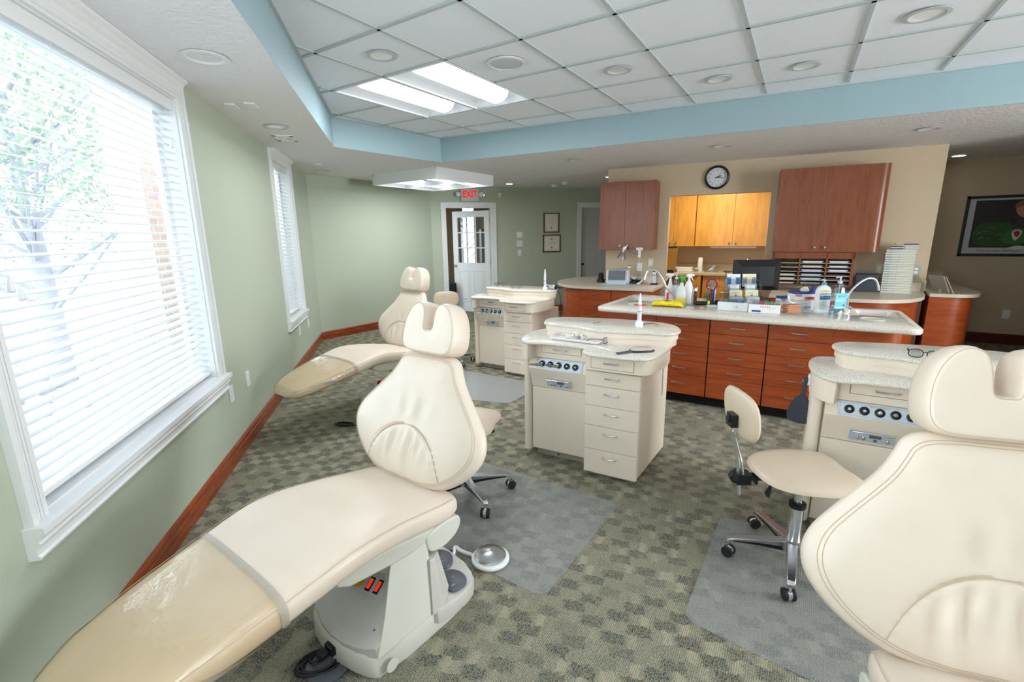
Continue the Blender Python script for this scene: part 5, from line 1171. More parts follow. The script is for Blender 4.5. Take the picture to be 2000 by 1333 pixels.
# ------------------------------------------------------------------ upper cabinets
def knob(mb, p, nrm, r=.016):
    d = Vector(nrm).normalized(); mb.cyl(p, Vector(p)+d*.014, .006, n=10); A = Matrix.Translation(Vector(p)+d*.014)@Vector((0, 0, 1)).rotation_difference(d).to_matrix().to_4x4()
    mb.lathe([(.006, 0), (r, .005), (r, .011), (r*.7, .016), (.001, .017)], (0, 0, 0), 20, A)
def upper(label, x0, x1, z0, z1, splits, dep, m, knobs, rounded=0, off=0):
    """wall cabinet on the partition between world x0..x1"""
    t = thing('wall_cabinet', label, 'cabinet', PW(x0, z0, off)); M = wallM((0, 0, 0), DB, NB); w = (x1-x0)/DB.x; h = z1-z0
    c = MB(); c.box(0, w, 0, h, .001, dep-.022, M)
    if rounded:
        c.loft([[M@Vector((x, z, y)) for x, y in [(w-.0005, .002), (w-.0005, dep)]+[(w+rounded*sin(radians(a)), dep-rounded*(1-cos(radians(a)))) for a in range(10, 91, 16)]+[(w+rounded, .002)]] for z in (0, h)])
    c.build('carcass', m, t, ang=25)
    for k in range(len(splits)-1):
        a, b = splits[k]*w, splits[k+1]*w; c = MB(); c.box(a+.0015, b-.0015, .0, h, dep-.020, dep, M); d_ = c.build('door', m, t, smooth=False, bev=.0012)
        c = MB(); kx = b-.05 if knobs[k] == 'r' else a+.05; knob(c, M@Vector((kx, .055, dep)), NB); c.build('knob', M_nickel, d_)
    return t
upper('left upper cherry cabinet with two doors, hanging over the left worktop', -2.62, -1.865, 1.335, 2.25, [0, .47, 1], .31, M_cherryd, ['r', 'l'])
upper('right upper cherry cabinet with a rounded right end, above the paper organizer', -.43, .555, 1.31, 2.275, [0, .49, 1], .33, M_cherryd, ['r', 'l'], .085)
# paper organizer below it
og = thing('paper_organizer', 'cherry paper organizer with pale shelves full of trays under the right upper cabinet', 'organizer', PW(-.42, .905)); M = wallM((0, 0, 0), DB, NB); w = .845; h = .400
c = MB()
for a, b, e, f in ((0, w, 0, .018), (0, w, h-.075, h), (0, .022, 0, h), (w-.03, w, 0, h), (w*.335, w*.335+.018, 0, h), (w*.66, w*.66+.018, 0, h)): c.box(a, b, e, f, .26, .30, M)
for a in (0, w-.02, w*.335+.004, w*.66+.004): c.box(a, a+.012, 0, h, .01, .27, M)
c.build('organizer_frame', M_cherryd, og, smooth=False, bev=.001)
M_shelf = mat('pale_grey_shelf', (214, 210, 192), .5)
ygap = (h-.075-.018)/6
for ci_, (a, b) in enumerate(((.022, w*.335), (w*.335+.018, w*.66), (w*.66+.018, w-.03))):
    for k in range(1, 6):
        c = MB(); c.box(a, b, .018+ygap*k-.004, .018+ygap*k+.002, .02, .296, M); c.build('shelf', M_shelf, og, smooth=False)
bk = MB(); bk.box(.012, w-.02, .01, h-.01, .003, .008, M); bk.build('back_panel', mat('tan_back_panel', (196, 172, 124), .7), og, smooth=False)
pcol = {(0, 0): (226, 214, 208), (0, 1): (224, 212, 206), (0, 2): (222, 210, 206), (1, 0): (206, 220, 212), (1, 1): (196, 210, 222), (1, 2): (202, 200, 226), (1, 3): (204, 202, 230), (1, 4): (224, 212, 210), (1, 5): (226, 218, 214), (2, 0): (90, 70, 76), (2, 1): (96, 72, 80), (2, 2): (92, 70, 78), (2, 3): (214, 218, 222), (2, 4): (216, 220, 226), (2, 5): (222, 224, 228)}
for (ci_, k), col in pcol.items():
    a, b = ((.022, w*.335), (w*.335+.018, w*.66), (w*.66+.018, w-.03))[ci_]; z0 = .018+ygap*k+.003
    P0_ = PW(-.42, .905)+M.to_3x3()@Vector(((a+b)/2, z0, .15)); Ml = wallM((0, 0, 0), DB, NB)
    colname = {0: 'cream', 1: 'pale', 2: 'pale'}[ci_]
    ordn = ['lowest', 'second', 'third', 'fourth', 'fifth', 'top'][k]; cn = ['left', 'middle', 'right'][ci_]; kind = 'dark maroon' if col[0] < 120 else ('lilac' if col[2] > col[0]+15 and col[1] < 205 else 'pale')
    t = thing('paper_tray', f'{kind} paper stack in a black corner-clipped tray, {ordn} slot of the {cn} organizer column', 'tray', P0_)
    hw_ = (b-a)/2-.012; c = MB(); c.box(-hw_, hw_, 0, .016+.004*(k % 2), -.13, .125, Ml); c.build('paper_stack', mat('paper_%d_%d' % (ci_, k), col, .8), t, smooth=False, bev=.002)
    c = MB()
    for s in (-1, 1): c.loft([[(s*(hw_-.024), .0, zz) for zz in (.1265,)]*1+[(s*(hw_+.006), 0, .1265), (s*(hw_+.006), .026, .1265)], [(s*(hw_-.024), .0, .130), (s*(hw_+.006), 0, .130), (s*(hw_+.006), .026, .130)]], M=Ml)
    c.build('corner_clip', M_black, t, smooth=False)

# ------------------------------------------------------------------ kitchen behind the opening
def kcab(label, x0, x1, z0, z1, yf_, dep, splits, knobs, base=False):
    t = thing('base_cabinet' if base else 'wall_cabinet', label, 'cabinet', (x0, yf_, z0)); w = x1-x0; h = z1-z0
    c = MB(); c.box(0, w, .02, dep, 0, h); c.build('carcass', M_maple, t, smooth=False)
    for k in range(len(splits)-1):
        a, b = splits[k]*w, splits[k+1]*w
        if base: parts = (('drawer', h-.17, h-.004), ('door', .10, h-.175))
        else: parts = (('door', 0, h),)
        for nm, e, f in parts:
            c = MB(); c.box(a+.002, b-.002, 0, .02, e, f); d_ = c.build(nm, M_maple, t, smooth=False, bev=.0015)
            if nm == 'drawer' and knobs[k] != 'd': continue
            c = MB(); kx = b-.05 if knobs[k] == 'r' else a+.05; knob(c, (kx, 0, .06 if not base else f-.06), (0, -1, 0), .015); c.build('knob', M_nickel, d_)
    return t
kcab('pair of maple wall cabinet doors seen through the opening, above the faucet', -1.69, -.56, 1.335, 2.17, 8.60, .345, [0, .515, 1], ['r', 'l'])
kcab('maple wall cabinet at the left inside the opening', -2.46, -1.70, 1.335, 2.17, 8.56, .385, [0, .55, 1], ['r', 'l'])
kcab('maple base cabinet seen through the opening behind the island', -1.48, -.10, 0, .86, 8.36, .585, [0, .33, .66, 1], ['r', 'r', 'l'], True)
kcab('maple corner base cabinet at the left inside the opening', -2.46, -1.50, 0, .86, 8.30, .645, [0, .45, 1], ['x', 'x'], True)
kt = thing('kitchen_worktop', 'L-shaped tan worktop in the kitchen behind the opening', 'worktop', (0, 0, 0))
c = MB(); c.prism([(-2.48, YF-.005), (.9, YF-.005), (.9, 8.33), (-1.45, 8.33), (-1.75, 8.20), (-1.9, 8.0), (-1.9, 7.15), (-2.48, 7.15)], .865, .905)
c.build('worktop_slab', M_lam2 if 'M_lam2' in globals() else mat('tan_laminate_counter', (206, 186, 152), .35), kt, smooth=False, bev=.003)
c = MB(); c.box(-2.47, .9, YF-.02, YF-.001, .905, 1.02); tag(c.build('backsplash', MC['tan_laminate_counter'], smooth=False), 'tan backsplash strip along the back of the kitchen worktop', 'backsplash')
kl = thing('under_cabinet_light', 'slim white light bar under the maple wall cabinets', 'light', (-1.1, 8.72, 1.305)); c = MB(); c.box(-.35, .35, -.05, .05, 0, .028); c.build('light_housing', M_whitep, kl, smooth=False, bev=.003); c = MB(); c.box(-.33, .33, -.04, .04, -.004, 0); c.build('diffuser', M_whitep, kl, smooth=False)
area('kitchen_fill_light', (-1.3, 7.75, 2.44), (-1.4, 8.0, 0), .35, .35, 13, (1, .93, .80))  # unseen fill without a fixture, placed to brighten the maple cabinets
# kitchen clutter
def ksp(px_, py_): v = G(px_, py_, .905); return v
t = thing('open_appliance_lid', 'brass-coloured open appliance with raised lid at the left inside the opening', 'appliance', (-2.12, 8.2, .905))
c = MB(); c.box(-.2, .2, -.02, .25, 0, .05); c.build('appliance_body', M_black, t, smooth=False, bev=.01)
c = MB(); c.box(-.19, .19, -.008, .008, 0, .40, Matrix.Translation((.04, .0, .03))@Matrix.Rotation(radians(-12), 4, 'X')); c.build('raised_lid', mat('brass_metal', (190, 158, 96), .3, .9), t, smooth=False, bev=.006)
c = MB(); c.box(-.185, .185, -.012, .012, .385, .41, Matrix.Translation((.04, .0, .03))@Matrix.Rotation(radians(-12), 4, 'X')); c.build('lid_edge', M_black, t, smooth=False, bev=.004)
def simple(name, label, cat_, mb, m, loc, rotz=0, **k): return tag(mb.build(name, m, loc=loc, rotz=rotz, **k), label, cat_)
p = G(1341, 525, .905); c = MB(); c.box(-.16, .16, -.06, .06, 0, .075); simple('tissue_box', 'white tissue box on the kitchen counter inside the opening', 'box', c, M_whitep, (-1.86, 8.62, .905), smooth=False, bev=.006)
c = MB(); c.lathe([(.04, 0), (.042, .01), (.04, .22), (.03, .235), (.001, .235)], n=24); simple('paper_towel_roll', 'upright white roll on the kitchen counter', 'roll', c, M_paper, (-1.60, 8.72, .905))
t = thing('glass_bowl', 'small clear round jar on the kitchen counter beside the white roll', 'jar', (-1.62, 8.52, .905)); c = MB(); c.lathe([(.03, 0), (.042, .02), (.036, .05), (.03, .06)], n=24); c.build('jar_body', M_clear, t); c = MB(); c.lathe([(.032, .06), (.02, .07), (.001, .072)], n=20); c.build('jar_lid', M_whitep, t)
t = thing('storage_tub', 'clear tub with metal utensils on the kitchen counter', 'tub', (-1.40, 8.62, .905)); c = MB(); c.loft([[(x, y, z) for x, y in rrect(-.12*f, .12*f, -.07*f, .07*f, .02)] for z, f in ((0, .85), (.10, 1))], caps=False); c.box(-.1, .1, -.06, .06, 0, .004); c.build('tub_body', M_acry, t)
for k in range(4):
    c = MB(); c.tube([(-.09+.03*k, -.03, .03), (.0+.02*k, .03, .10), (.05+.01*k, .03, .11)], .007, 7); c.build('utensil', M_steel, t)
c = MB(); c.ball((0, 0, .015), .05, 1.6, .8, .3, 12); simple('green_cloth', 'folded dark green cloth on the kitchen counter', 'cloth', c, mat('dark_green_cloth', (70, 92, 78), .9), (-1.14, 8.62, .905))
t = thing('kitchen_faucet', 'slim chrome faucet at the back of the kitchen counter', 'faucet', (-.87, 8.80, .905)); c = MB(); c.tube(smooth2([(0, 0, 0), (0, 0, .16), (0, -.01, .22), (0, -.05, .23), (0, -.07, .18)], 2, closed=False), .009, 10); c.build('spout', M_chrome, t); c = MB(); c.lathe([(.02, 0), (.018, .02), (.01, .025)], n=20); c.build('faucet_base', M_chrome, t)
t = thing('filter_tap', 'thin dark tap right of the kitchen faucet', 'faucet', (-.66, 8.80, .905)); c = MB(); c.tube(smooth2([(0, 0, 0), (0, 0, .18), (0, -.01, .21), (0, -.04, .20)], 2, closed=False), .005, 8); c.build('spout', M_black, t); c = MB(); c.lathe([(.014, 0), (.012, .02), (.005, .022)], n=16); c.build('tap_base', M_black, t)
# ------------------------------------------------------------------ things on the island
M_wplas = mat('glossy_white_plastic', (242, 242, 242), .25); M_green_t = mat('green_trigger', (70, 160, 60), .35); M_yel = mat('yellow_liquid', (236, 224, 110), .2, alpha=.85)
M_milky = mat('milky_plastic', (232, 234, 232), .3, alpha=.8); M_pink = mat('pink_label', (236, 60, 130), .5); M_txt = mat('grey_print', (150, 154, 164), .6)
M_bluel = mat('blue_print', (60, 110, 176), .5); M_blued = mat('dark_blue_print', (44, 76, 150), .5); M_redl = mat('red_print', (200, 40, 56), .5); M_cyan = mat('cyan_label', (98, 196, 220), .45)
FACE = YAW                                     # labels face the camera side of the room
def at(x, y, z=IZ): return G(x, y, z)
def bottle(name, label, p, prof, m, rz=0, z=IZ, cat_='bottle', sx=1, sy=1):
    t = thing(name, label, cat_, (p[0], p[1], z+.0005), rz); c = MB(); c.lathe(prof, n=32, sx=sx, sy=sy); c.build('bottle_body', m, t); return t
def trigger(t, h, m, s=1):
    c = MB(); c.lathe([(.014, h), (.014, h+.02), (.009, h+.024), (.009, h+.035)], n=20); c.build('spray_collar', m, t)
    c = MB(); pr = smooth2([(-.050, h+.062), (-.046, h+.074), (.0, h+.080), (.030, h+.072), (.034, h+.055), (.010, h+.048), (.010, h+.030), (-.010, h+.030), (-.012, h+.050), (-.046, h+.056)], 1)
    c.loft([[(x*s, y, z) for x, z in pr] for y in (-.010, .010)]); hd = c.build('spray_head', m, t, bev=.003)
    c = MB(); c.tube([(-.016*s, 0, h+.052), (-.030*s, 0, h+.030), (-.040*s, 0, h+.010)], [.005, .005, .003], 8); c.build('trigger', m, hd)
p = at(1307, 589); t = bottle('spray_bottle', 'white spray bottle with a pink label stripe behind the yellow wipes pack', p, [(.001, 0), (.040, 0), (.044, .006), (.044, .10), (.036, .135), (.018, .18), (.014, .21), (.001, .21)], M_wplas, FACE, sy=.7)
trigger(t, .205, M_wplas)
c = MB(); c.loft([[(.0445*sin(radians(a)), -.0312*cos(radians(a)), z) for a in range(-58, -19, 6)] for z in (.01, .095)], closed=False); c.build('pink_stripe', M_pink, t)
c = MB(); c.loft([[(.0445*sin(radians(a)), -.0312*cos(radians(a)), z) for a in range(-14, 50, 8)] for z in (.01, .095)], closed=False); c.build('paper_label', M_paper, t)
text('CaviCide', .014, M_pink, t, Matrix.Translation((.012, -.0320, .088))@Matrix.Rotation(radians(90), 4, 'X'), 'lettering', .0003)
p = at(1329, 596.5); t = bottle('spray_bottle', 'translucent spray bottle with green trigger and yellow liquid', p, [(.001, 0), (.042, 0), (.046, .006), (.046, .13), (.030, .175), (.018, .19), (.016, .215), (.001, .215)], M_milky, FACE)
trigger(t, .205, M_green_t, -1); c = MB(); c.lathe([(.001, .003), (.0465, .003), (.0468, .075), (.001, .0752)], n=32); c.build('liquid', M_yel, t)
p = at(1343, 593); t = bottle('spray_bottle', 'tall white bottle with a white trigger, behind the green-trigger bottle', p, [(.001, 0), (.036, 0), (.040, .006), (.040, .16), (.026, .205), (.016, .22), (.001, .222)], M_wplas, FACE)
trigger(t, .212, M_wplas, -1)
for k in range(6): c = MB(); c.box(-.006, .006, -.0412, -.040, .02+k*.022, .024+k*.022); c.build('scale_mark', M_txt, t, smooth=False)
def pump(t, h, m):
    c = MB(); c.lathe([(.017, h), (.017, h+.018), (.006, h+.022), (.006, h+.045), (.010, h+.047), (.010, h+.055), (.001, h+.056)], n=20); c.tube([(0, 0, h+.051), (-.030, 0, h+.051), (-.036, 0, h+.044)], .0045, 8); c.build('pump_head', m, t)
    c = MB(); c.tube([(0, 0, h), (0, 0, .015)], .003, 6); c.build('dip_tube', m, t)
p = at(1319, 585); t = bottle('pump_bottle', 'clear pump bottle of sanitizer standing between the white and green-trigger spray bottles', p, [(.001, 0), (.040, 0), (.044, .006), (.044, .16), (.034, .20), (.017, .215), (.001, .215)], M_clear, FACE); pump(t, .212, M_milky)
c = MB(); c.loft([[(.0446*sin(radians(a)), -.0446*cos(radians(a)), z) for a in range(-60, 61, 12)] for z in (.04, .15)], closed=False); c.build('paper_label', mat('pale_blue_label', (196, 216, 228), .5), t)
p = at(1300.5, 590); c = MB(); c.prism(rrect(-.07, .07, -.05, .05, .012), 0, .05)
# yellow wipes pack
P0_ = at(1301, 600); t = thing('wipes_pack', 'crumpled bright yellow wipes pack with a white label patch on the island', 'pack', (P0_.x, P0_.y+.05, IZ), radians(2))
c = MB(); rr = random.Random(4); rings = []
for k in range(15):
    u = k/14; x = -.145+.29*u; f = min(1, 5*u, 5*(1-u))**.5; h_ = .060*(.25+.75*f)*(1+.10*sin(u*23)); w_ = .062*(.85+.15*f)
    rings.append([(x, w_*cos(a)+.003*sin(a*7+k), max(0, h_*(.5+.5*sin(a))*(1+.06*sin(a*5+k*1.7)))) for a in [2*pi*j/22 for j in range(22)]])
c.loft(rings); c.build('pack_body', mat('yellow_foil', (244, 222, 30), .32, bump=(26, .6, .012)), t)
c = MB(); c.loft([[(x, y, .062+.003*sin(x*60)) for x in (-.075, -.04, 0, .03, .055)] for y in (-.040, .012)], closed=False); lb_ = c.build('label_patch', M_paper, t); c = MB(); c.lathe([(.016, .067), (.001, .0675)], (-.012, -.014, 0), 18, sx=1.3); c.build('red_mark', M_redl, lb_)
P0_ = at(1350, 592); c = MB(); c.box(-.004, .004, -.04, .04, 0, .14); tag(c.build('green_card', mat('mint_card', (164, 206, 180), .6), loc=(P0_.x+.01, P0_.y, IZ), rotz=radians(-58), smooth=False), 'upright mint green card right of the white spray bottle', 'card')
# cutter knife, torch, pen holder with mirror
p = at(1357, 594); t = thing('utility_knife', 'red and black utility tool standing upright beside the black torch', 'tool', (p.x, p.y, IZ), FACE)
c = MB(); c.prism(rrect(-.015, .015, -.010, .010, .005), 0, .105); c.build('tool_handle', mat('dark_red_plastic', (136, 34, 36), .4), t, bev=.003); c = MB(); c.prism(rrect(-.010, .010, -.0105, -.0095, .0004), .04, .085); c.build('grip', M_black, t)
c = MB(); c.prism(rrect(-.012, .012, -.008, .008, .004), .105, .128); c.build('tool_collar', M_black, t); c = MB(); c.tube([(0, 0, .125), (.004, 0, .145), (.014, 0, .165)], [.013, .012, .004], 10); c.build('metal_nose', M_chrome, t)
p = at(1355, 598); t = thing('black_torch', 'black grip tool with a yellow band lying on the island', 'torch', (p.x+.0, p.y+.02, IZ+.024), radians(12))
c = MB(); c.tube([(0, 0, 0), (.02, 0, 0), (.10, 0, .006), (.115, 0, .007)], [.012, .022, .019, .017], 16); c.build('grip_body', M_rubber, t); c = MB(); c.tube([(.115, 0, .007), (.135, 0, .008)], .020, 16); c.build('yellow_band', mat('yellow_band', (226, 216, 50), .4), t); c = MB(); c.tube([(.135, 0, .008), (.16, 0, .01), (.19, 0, .012)], [.014, .012, .008], 14); c.build('tip', M_black, t)
p = at(1386, 594); t = thing('pen_holder', 'black wire pen holder on the island below the round red mirror', 'holder', (p.x, p.y+.02, IZ), FACE)
c = MB()
for k in range(7):
    for (a, b) in (((-.045, -.045), (.045, -.045)), ((.045, -.045), (.045, .045)), ((.045, .045), (-.045, .045)), ((-.045, .045), (-.045, -.045))): c.tube([(a[0], a[1], .004+k*.0155), (b[0], b[1], .004+k*.0155)], .0014, 5)
for x in (-.045, -.015, .015, .045):
    for y in (-.045, .045): c.tube([(x, y, 0), (x, y, .1)], .0014, 5)
c.build('wire_cage', M_black, t)
for k, (x, y, col, h_) in enumerate(((-.03, 0, (40, 130, 110), .135), (-.005, .02, (60, 140, 190), .125), (.012, -.01, (50, 110, 180), .13), (.03, .01, (60, 50, 130), .14), (.025, -.03, (220, 220, 226), .135), (-.02, -.03, (180, 40, 50), .12))):
    c = MB(); c.tube([(x, y, .005), (x*1.15, y*1.1, h_)], .006, 8); c.tube([(x*1.15, y*1.1, h_), (x*1.17, y*1.12, h_+.012)], .0035, 8); tag(c.build('pen', mat('pen_%d' % k, col, .35), loc=(p.x, p.y+.02, IZ), rotz=FACE), ['teal pen', 'light blue pen', 'mid blue pen', 'violet pen', 'white pen', 'red pen'][k]+' standing in the black wire holder', 'pen', 'pens in the wire holder')
t = thing('round_mirror', 'round red-rimmed mirror standing above the pen holder', 'mirror', (p.x-.012, p.y+.125, IZ), FACE)
c = MB(); c.tube([(0, 0, .0), (0, 0, .125)], .004, 8); c.lathe([(.045, 0), (.045, .006), (.001, .008)], n=24); c.build('mirror_stand', M_black, t)
c = MB(); c.tube([(.050*cos(a), 0, .178+.055*sin(a)) for a in [2*pi*k/32 for k in range(32)]], .008, 10, closed=True); c.build('mirror_rim', mat('red_chrome', (180, 20, 40), .18, .5), t)
c = MB(); c.cyl((0, -.002, .178), (0, .002, .178), .049, n=32); c.build('mirror_glass', M_mirror, t, smooth=False)
p = at(1394, 594); t = thing('desk_tray', 'low black tray right of the pen holder', 'tray', (p.x+.075, p.y+.03, IZ), FACE); c = MB(); c.loft([[(x, y, z) for x, y in rrect(-.07, .07, -.045, .045, .01)] for z in (0, .035)], caps=False); c.box(-.068, .068, -.043, .043, 0, .004); c.build('tray_body', M_black, t, ang=30)
for k, (x, y, w_, h_) in enumerate(((1348, 601, .035, .012), (1372, 601.5, .022, .012), (1390, 599, .04, .022))):
    p = at(x, y); c = MB(); c.box(-w_, w_, -h_, h_, 0, .004+.006*(k == 2)); tag(c.build('paper_slip', M_paper, loc=(p.x, p.y, IZ+.0005), rotz=FACE+.1*k, smooth=False), ['thin white paper slip left of the black torch tip on the island edge', 'small white slip in front of the black torch', 'small white packet in front of the black desk tray'][k], 'paper')
# monitor seen from behind
p = at(1468, 586); t = thing('computer_monitor', 'black monitor seen from behind, standing on the island', 'monitor', (p.x, p.y+.16, IZ), FACE-.10)
c = MB(); c.loft([[(-.235, 0, .085), (.235, 0, .085), (.235, 0, .400), (-.235, 0, .400)], [(-.235, -.022, .085), (.235, -.022, .085), (.235, -.022, .400), (-.235, -.022, .400)], [(-.16, -.062, .13), (.16, -.062, .13), (.16, -.062, .33), (-.16, -.062, .33)]]); c.build('monitor_back', M_black, t, smooth=False, bev=.004)
c = MB()
for k in range(40): c.box(-.15+k*.0075, -.148+k*.0075, -.044, -.040, .345, .385, Matrix.Translation((0, .010, 0)))
c.build('vent_slots', M_rubber, t, smooth=False)
c = MB(); c.box(-.03, .03, -.05, -.02, 0, .14); c.prism(rrect(-.11, .11, -.13, .07, .03), 0, .012); c.build('monitor_stand', M_black, t, smooth=False, bev=.004)
# brochure display
p = at(1450, 592); bt = thing('brochure_stand', 'clear tiered brochure stand in front of the black monitor', 'stand', (p.x, p.y+.03, IZ), FACE-.05)
c = MB()
for s in (-.158, .158): c.loft([[(s, y, z) for y, z in ((-.06, 0), (.10, 0), (.10, .30), (.07, .30), (-.06, .10))], [(s+.003, y, z) for y, z in ((-.06, 0), (.10, 0), (.10, .30), (.07, .30), (-.06, .10))]])
for k in range(3): c.box(-.155, .155, -.052+.048*k, -.049+.048*k, .0+.085*k, .06+.085*k)
c.box(-.155, .155, -.06, .10, 0, .003); c.build('acrylic_frame', M_acry, bt, smooth=False)
Mt_ = Matrix.Translation((p.x, p.y+.03, IZ))@Matrix.Rotation(FACE-.05, 4, 'Z')
bl = ['front row left', 'front row right', 'second row left', 'second row right', 'third row left', 'third row right', 'back row left', 'back row right']
cols = [(M_paper, M_redl), (M_paper, M_redl), (mat('cream_brochure', (248, 236, 190), .6), mat('blue_brochure', (150, 200, 228), .6)), (MC['cream_brochure'], MC['blue_brochure']), (M_paper, M_blued), (M_paper, M_blued), (M_paper, M_bluel), (MC['cream_brochure'], M_txt)]
desc = ['white card with a red line', 'white card with a faint red line', 'yellow-edged brochure with a small face', 'yellow and pale blue brochure with a small face', 'white card with dark blue border', 'white card with thick dark blue border', 'blue and white tooth brochure', 'cream and white arch brochure']
for k in range(8):
    r_, cxx = k//2, (-.08 if k % 2 == 0 else .075); y = -.058+.040*r_; z0 = [.006, .030, .105, .150][r_]; hh_ = [.055, .095, .075, .125][r_]; w_ = [.060, .062, .055, .066][r_]
    q_ = Mt_@Vector((cxx, y, z0)); tt = thing('brochure', desc[k]+f', {bl[k]} of the clear stand', 'brochure', q_, FACE-.05, 'brochures in the clear stand')
    tt.rotation_euler = (radians(-8), 0, FACE-.05); c = MB(); c.box(-w_, w_, 0, .004, 0, hh_); c.build('brochure_cover', cols[k][0], tt, smooth=False)
    c = MB()
    if r_ == 0: c.box(-w_*.8, w_*.8, -.001, 0, hh_*.45, hh_*.52)
    elif r_ == 1: c.box(-w_*.9, w_*.9, -.001, 0, hh_*.25, hh_*.42)
    elif r_ == 2:
        for a, b, e, f in ((-w_*.9, -w_*.8, .1, .95), (w_*.8, w_*.9, .1, .95), (-w_*.9, w_*.9, .88, .95)): c.box(a, b, -.001, 0, hh_*e, hh_*f)
    else: c.box(-w_*.95, -w_*.35, -.001, 0, hh_*.15, hh_*.75); c.box(w_*.35, w_*.95, -.001, 0, hh_*.15, hh_*.75)
    c.build('printed_shape', cols[k][1], tt, smooth=False)
    if r_ == 1: c = MB(); c.ball((0, -.001, hh_*.42), .012, 1, .1, 1, 12); c.build('printed_face', mat('print_skin2', (176, 128, 100), .6), tt)
    c = MB()
    for q2 in range(3): c.box(-w_*.6, w_*(.2+.1*q2), -.0011, 0, hh_*(.62+.08*q2), hh_*(.64+.08*q2))
    c.build('printed_lines', M_txt, tt, smooth=False)
# two white dispenser boxes
for lab, x0, x1, yb, cs in (('left white dispenser box with grey and purple swatches, before the brochure stand', 1400.5, 1459.5, 606, [(120, 122, 130)]*6+[(150, 110, 150), (110, 150, 190), (110, 120, 160)]), ('right white dispenser box with colourful swatches and a blue oval logo', 1461, 1523, 611, [(150, 150, 156), (160, 160, 166), (220, 60, 110), (200, 70, 120), (130, 180, 140), (80, 180, 120), (120, 180, 150), (220, 170, 70)])):
    a = at(x0, yb); b = at(x1, yb+3.5); d = b-a; L_ = d.length; t = thing('dispenser_box', lab, 'box', (a.x, a.y, IZ), atan2(d.y, d.x))
    c = MB(); c.box(0, L_, 0, .08, 0, .075); c.build('box_body', M_whitep, t, smooth=False, bev=.003); c = MB(); c.box(.004, L_-.004, .006, .07, .077, .108); c.build('clear_lid', M_acry, t, smooth=False, bev=.002)
    for k, col in enumerate(cs): c = MB(); xx = .03+k*(L_-.06)/len(cs); c.box(xx, xx+.016, .012, .06, .076, .098); tag(c.build('swatch', mat('swatch_%s_%d' % (lab[:5], k), col, .5), t, smooth=False), None)
    c = MB(); 
    if 'right' in lab[:6]: c.prism([(x+.06, z+.018) for x, z in rrect(-.036, .036, -.008, .008, .008, 4)], 0, .0008, Matrix(((1, 0, 0, 0), (0, 0, -1, 0), (0, 1, 0, 0), (0, 0, 0, 1)))); c.build('logo_oval', M_blued, t, smooth=False); c = MB(); [c.box(.09+.016*k, .10+.016*k, -.0008, 0, .052, .060) for k in range(5)]; c.build('pink_print', M_pink, t, smooth=False); c = MB(); c.tube([(L_*.55, -.0004, .035), (L_*.7, -.0004, .04), (L_*.9, -.0004, .06)], .0012, 5); c.build('drawn_line', mat('gold_line', (214, 190, 110), .5), t)
    else: c.tube([(L_*.52, -.0004, .055), (L_*.56, -.0004, .03), (L_*.68, -.0004, .018)], .001, 5); c.build('drawn_line', M_txt, t); c = MB(); c.tube([(L_*.6, -.0004, .045), (L_*.68, -.0004, .03)], .0014, 5); c.tube([(L_*.68, -.0004, .045), (L_*.6, -.0004, .03)], .0014, 5); c.build('printed_cross', M_pink, t)
# brown card stack
p = at(1543, 612); rr = random.Random(9)
for k in range(8):
    c = MB(); c.box(-.055, .055, -.04, .04, 0, .0075); o = c.build('kraft_card', mat('kraft_card', (202, 142, 106), .7), loc=(p.x+rr.uniform(-.012, .014), p.y+.04+rr.uniform(-.006, .006), IZ+.001+.0088*k), rotz=FACE+rr.uniform(-.12, .12), smooth=False)
    tag(o, ['lowest', 'second lowest', 'third lowest', 'fourth from the bottom', 'fourth from the top', 'third from the top', 'second from the top', 'topmost'][k]+' kraft-brown card of the small stack beside the glove boxes', 'card', 'kraft-brown cards in the stack')
t = thing('plastic_scoop', 'translucent white plastic tool lying on top of the brown card stack', 'scoop', (p.x, p.y+.04, IZ+.074), FACE); c = MB(); c.tube([(.03, 0, .006), (-.0, 0, .010), (-.025, 0, .03), (-.03, 0, .055), (-.034, 0, .075)], [.007, .008, .009, .010, .006], 10); c.build('scoop_body', M_milky, t)
# glove boxes
def gbox(lab, x, y, z, w_, d_, h_, m, rz, blue=True):
    t = thing('glove_box', lab, 'box', (x, y, z), rz); c = MB(); c.box(-w_/2, w_/2, 0, d_, 0, h_); c.build('carton', m, t, smooth=False, bev=.001)
    if blue:
        c = MB(); c.box(-w_/2-.0003, w_/2+.0003, -.0006, d_+.0003, h_*.72, h_+.0006); c.build('blue_band', M_blued, t, smooth=False); c = MB(); c.box(-w_/2-.0006, -w_*.18, -.0009, 0, h_*.45, h_*.68); c.box(w_*.0, w_/2, -.0009, 0, h_*.08, h_*.40); c.build('red_band', M_redl, t, smooth=False)
        Mx = Matrix.Translation((-w_*.34, -.0010, h_*.56))@Matrix.Rotation(radians(90), 4, 'X'); text('LATEX', h_*.2, M_paper, t, Mx, 'lettering', .0002); c = MB(); c.lathe([(h_*.12, 0), (.001, .0004)], (0, 0, 0), 16, Matrix.Translation((w_*.08, -.0012, h_*.24))@Matrix.Rotation(radians(90), 4, 'X')); c.build('orange_dot', mat('orange_print', (236, 130, 60), .5), t)
    else:
        c = MB(); [c.box(.0+k*.0045, .002+k*.0045+(.0012 if k % 3 else 0), -.0006, 0, h_*.12, h_*.42) for k in range(14)]; c.build('barcode', M_txt, t, smooth=False)
        text('S  M  L', h_*.16, M_txt, t, Matrix.Translation((.01, -.0008, h_*.7))@Matrix.Rotation(radians(90), 4, 'X'), 'lettering', .0002)
    return t
p = at(1569, 606.5); gb_w = .165
gbox('white and grey glove box with a barcode, under the blue glove box', p.x, p.y+.01, IZ, gb_w, .12, .085, mat('grey_white_carton', (226, 228, 232), .6), FACE-.02, False)
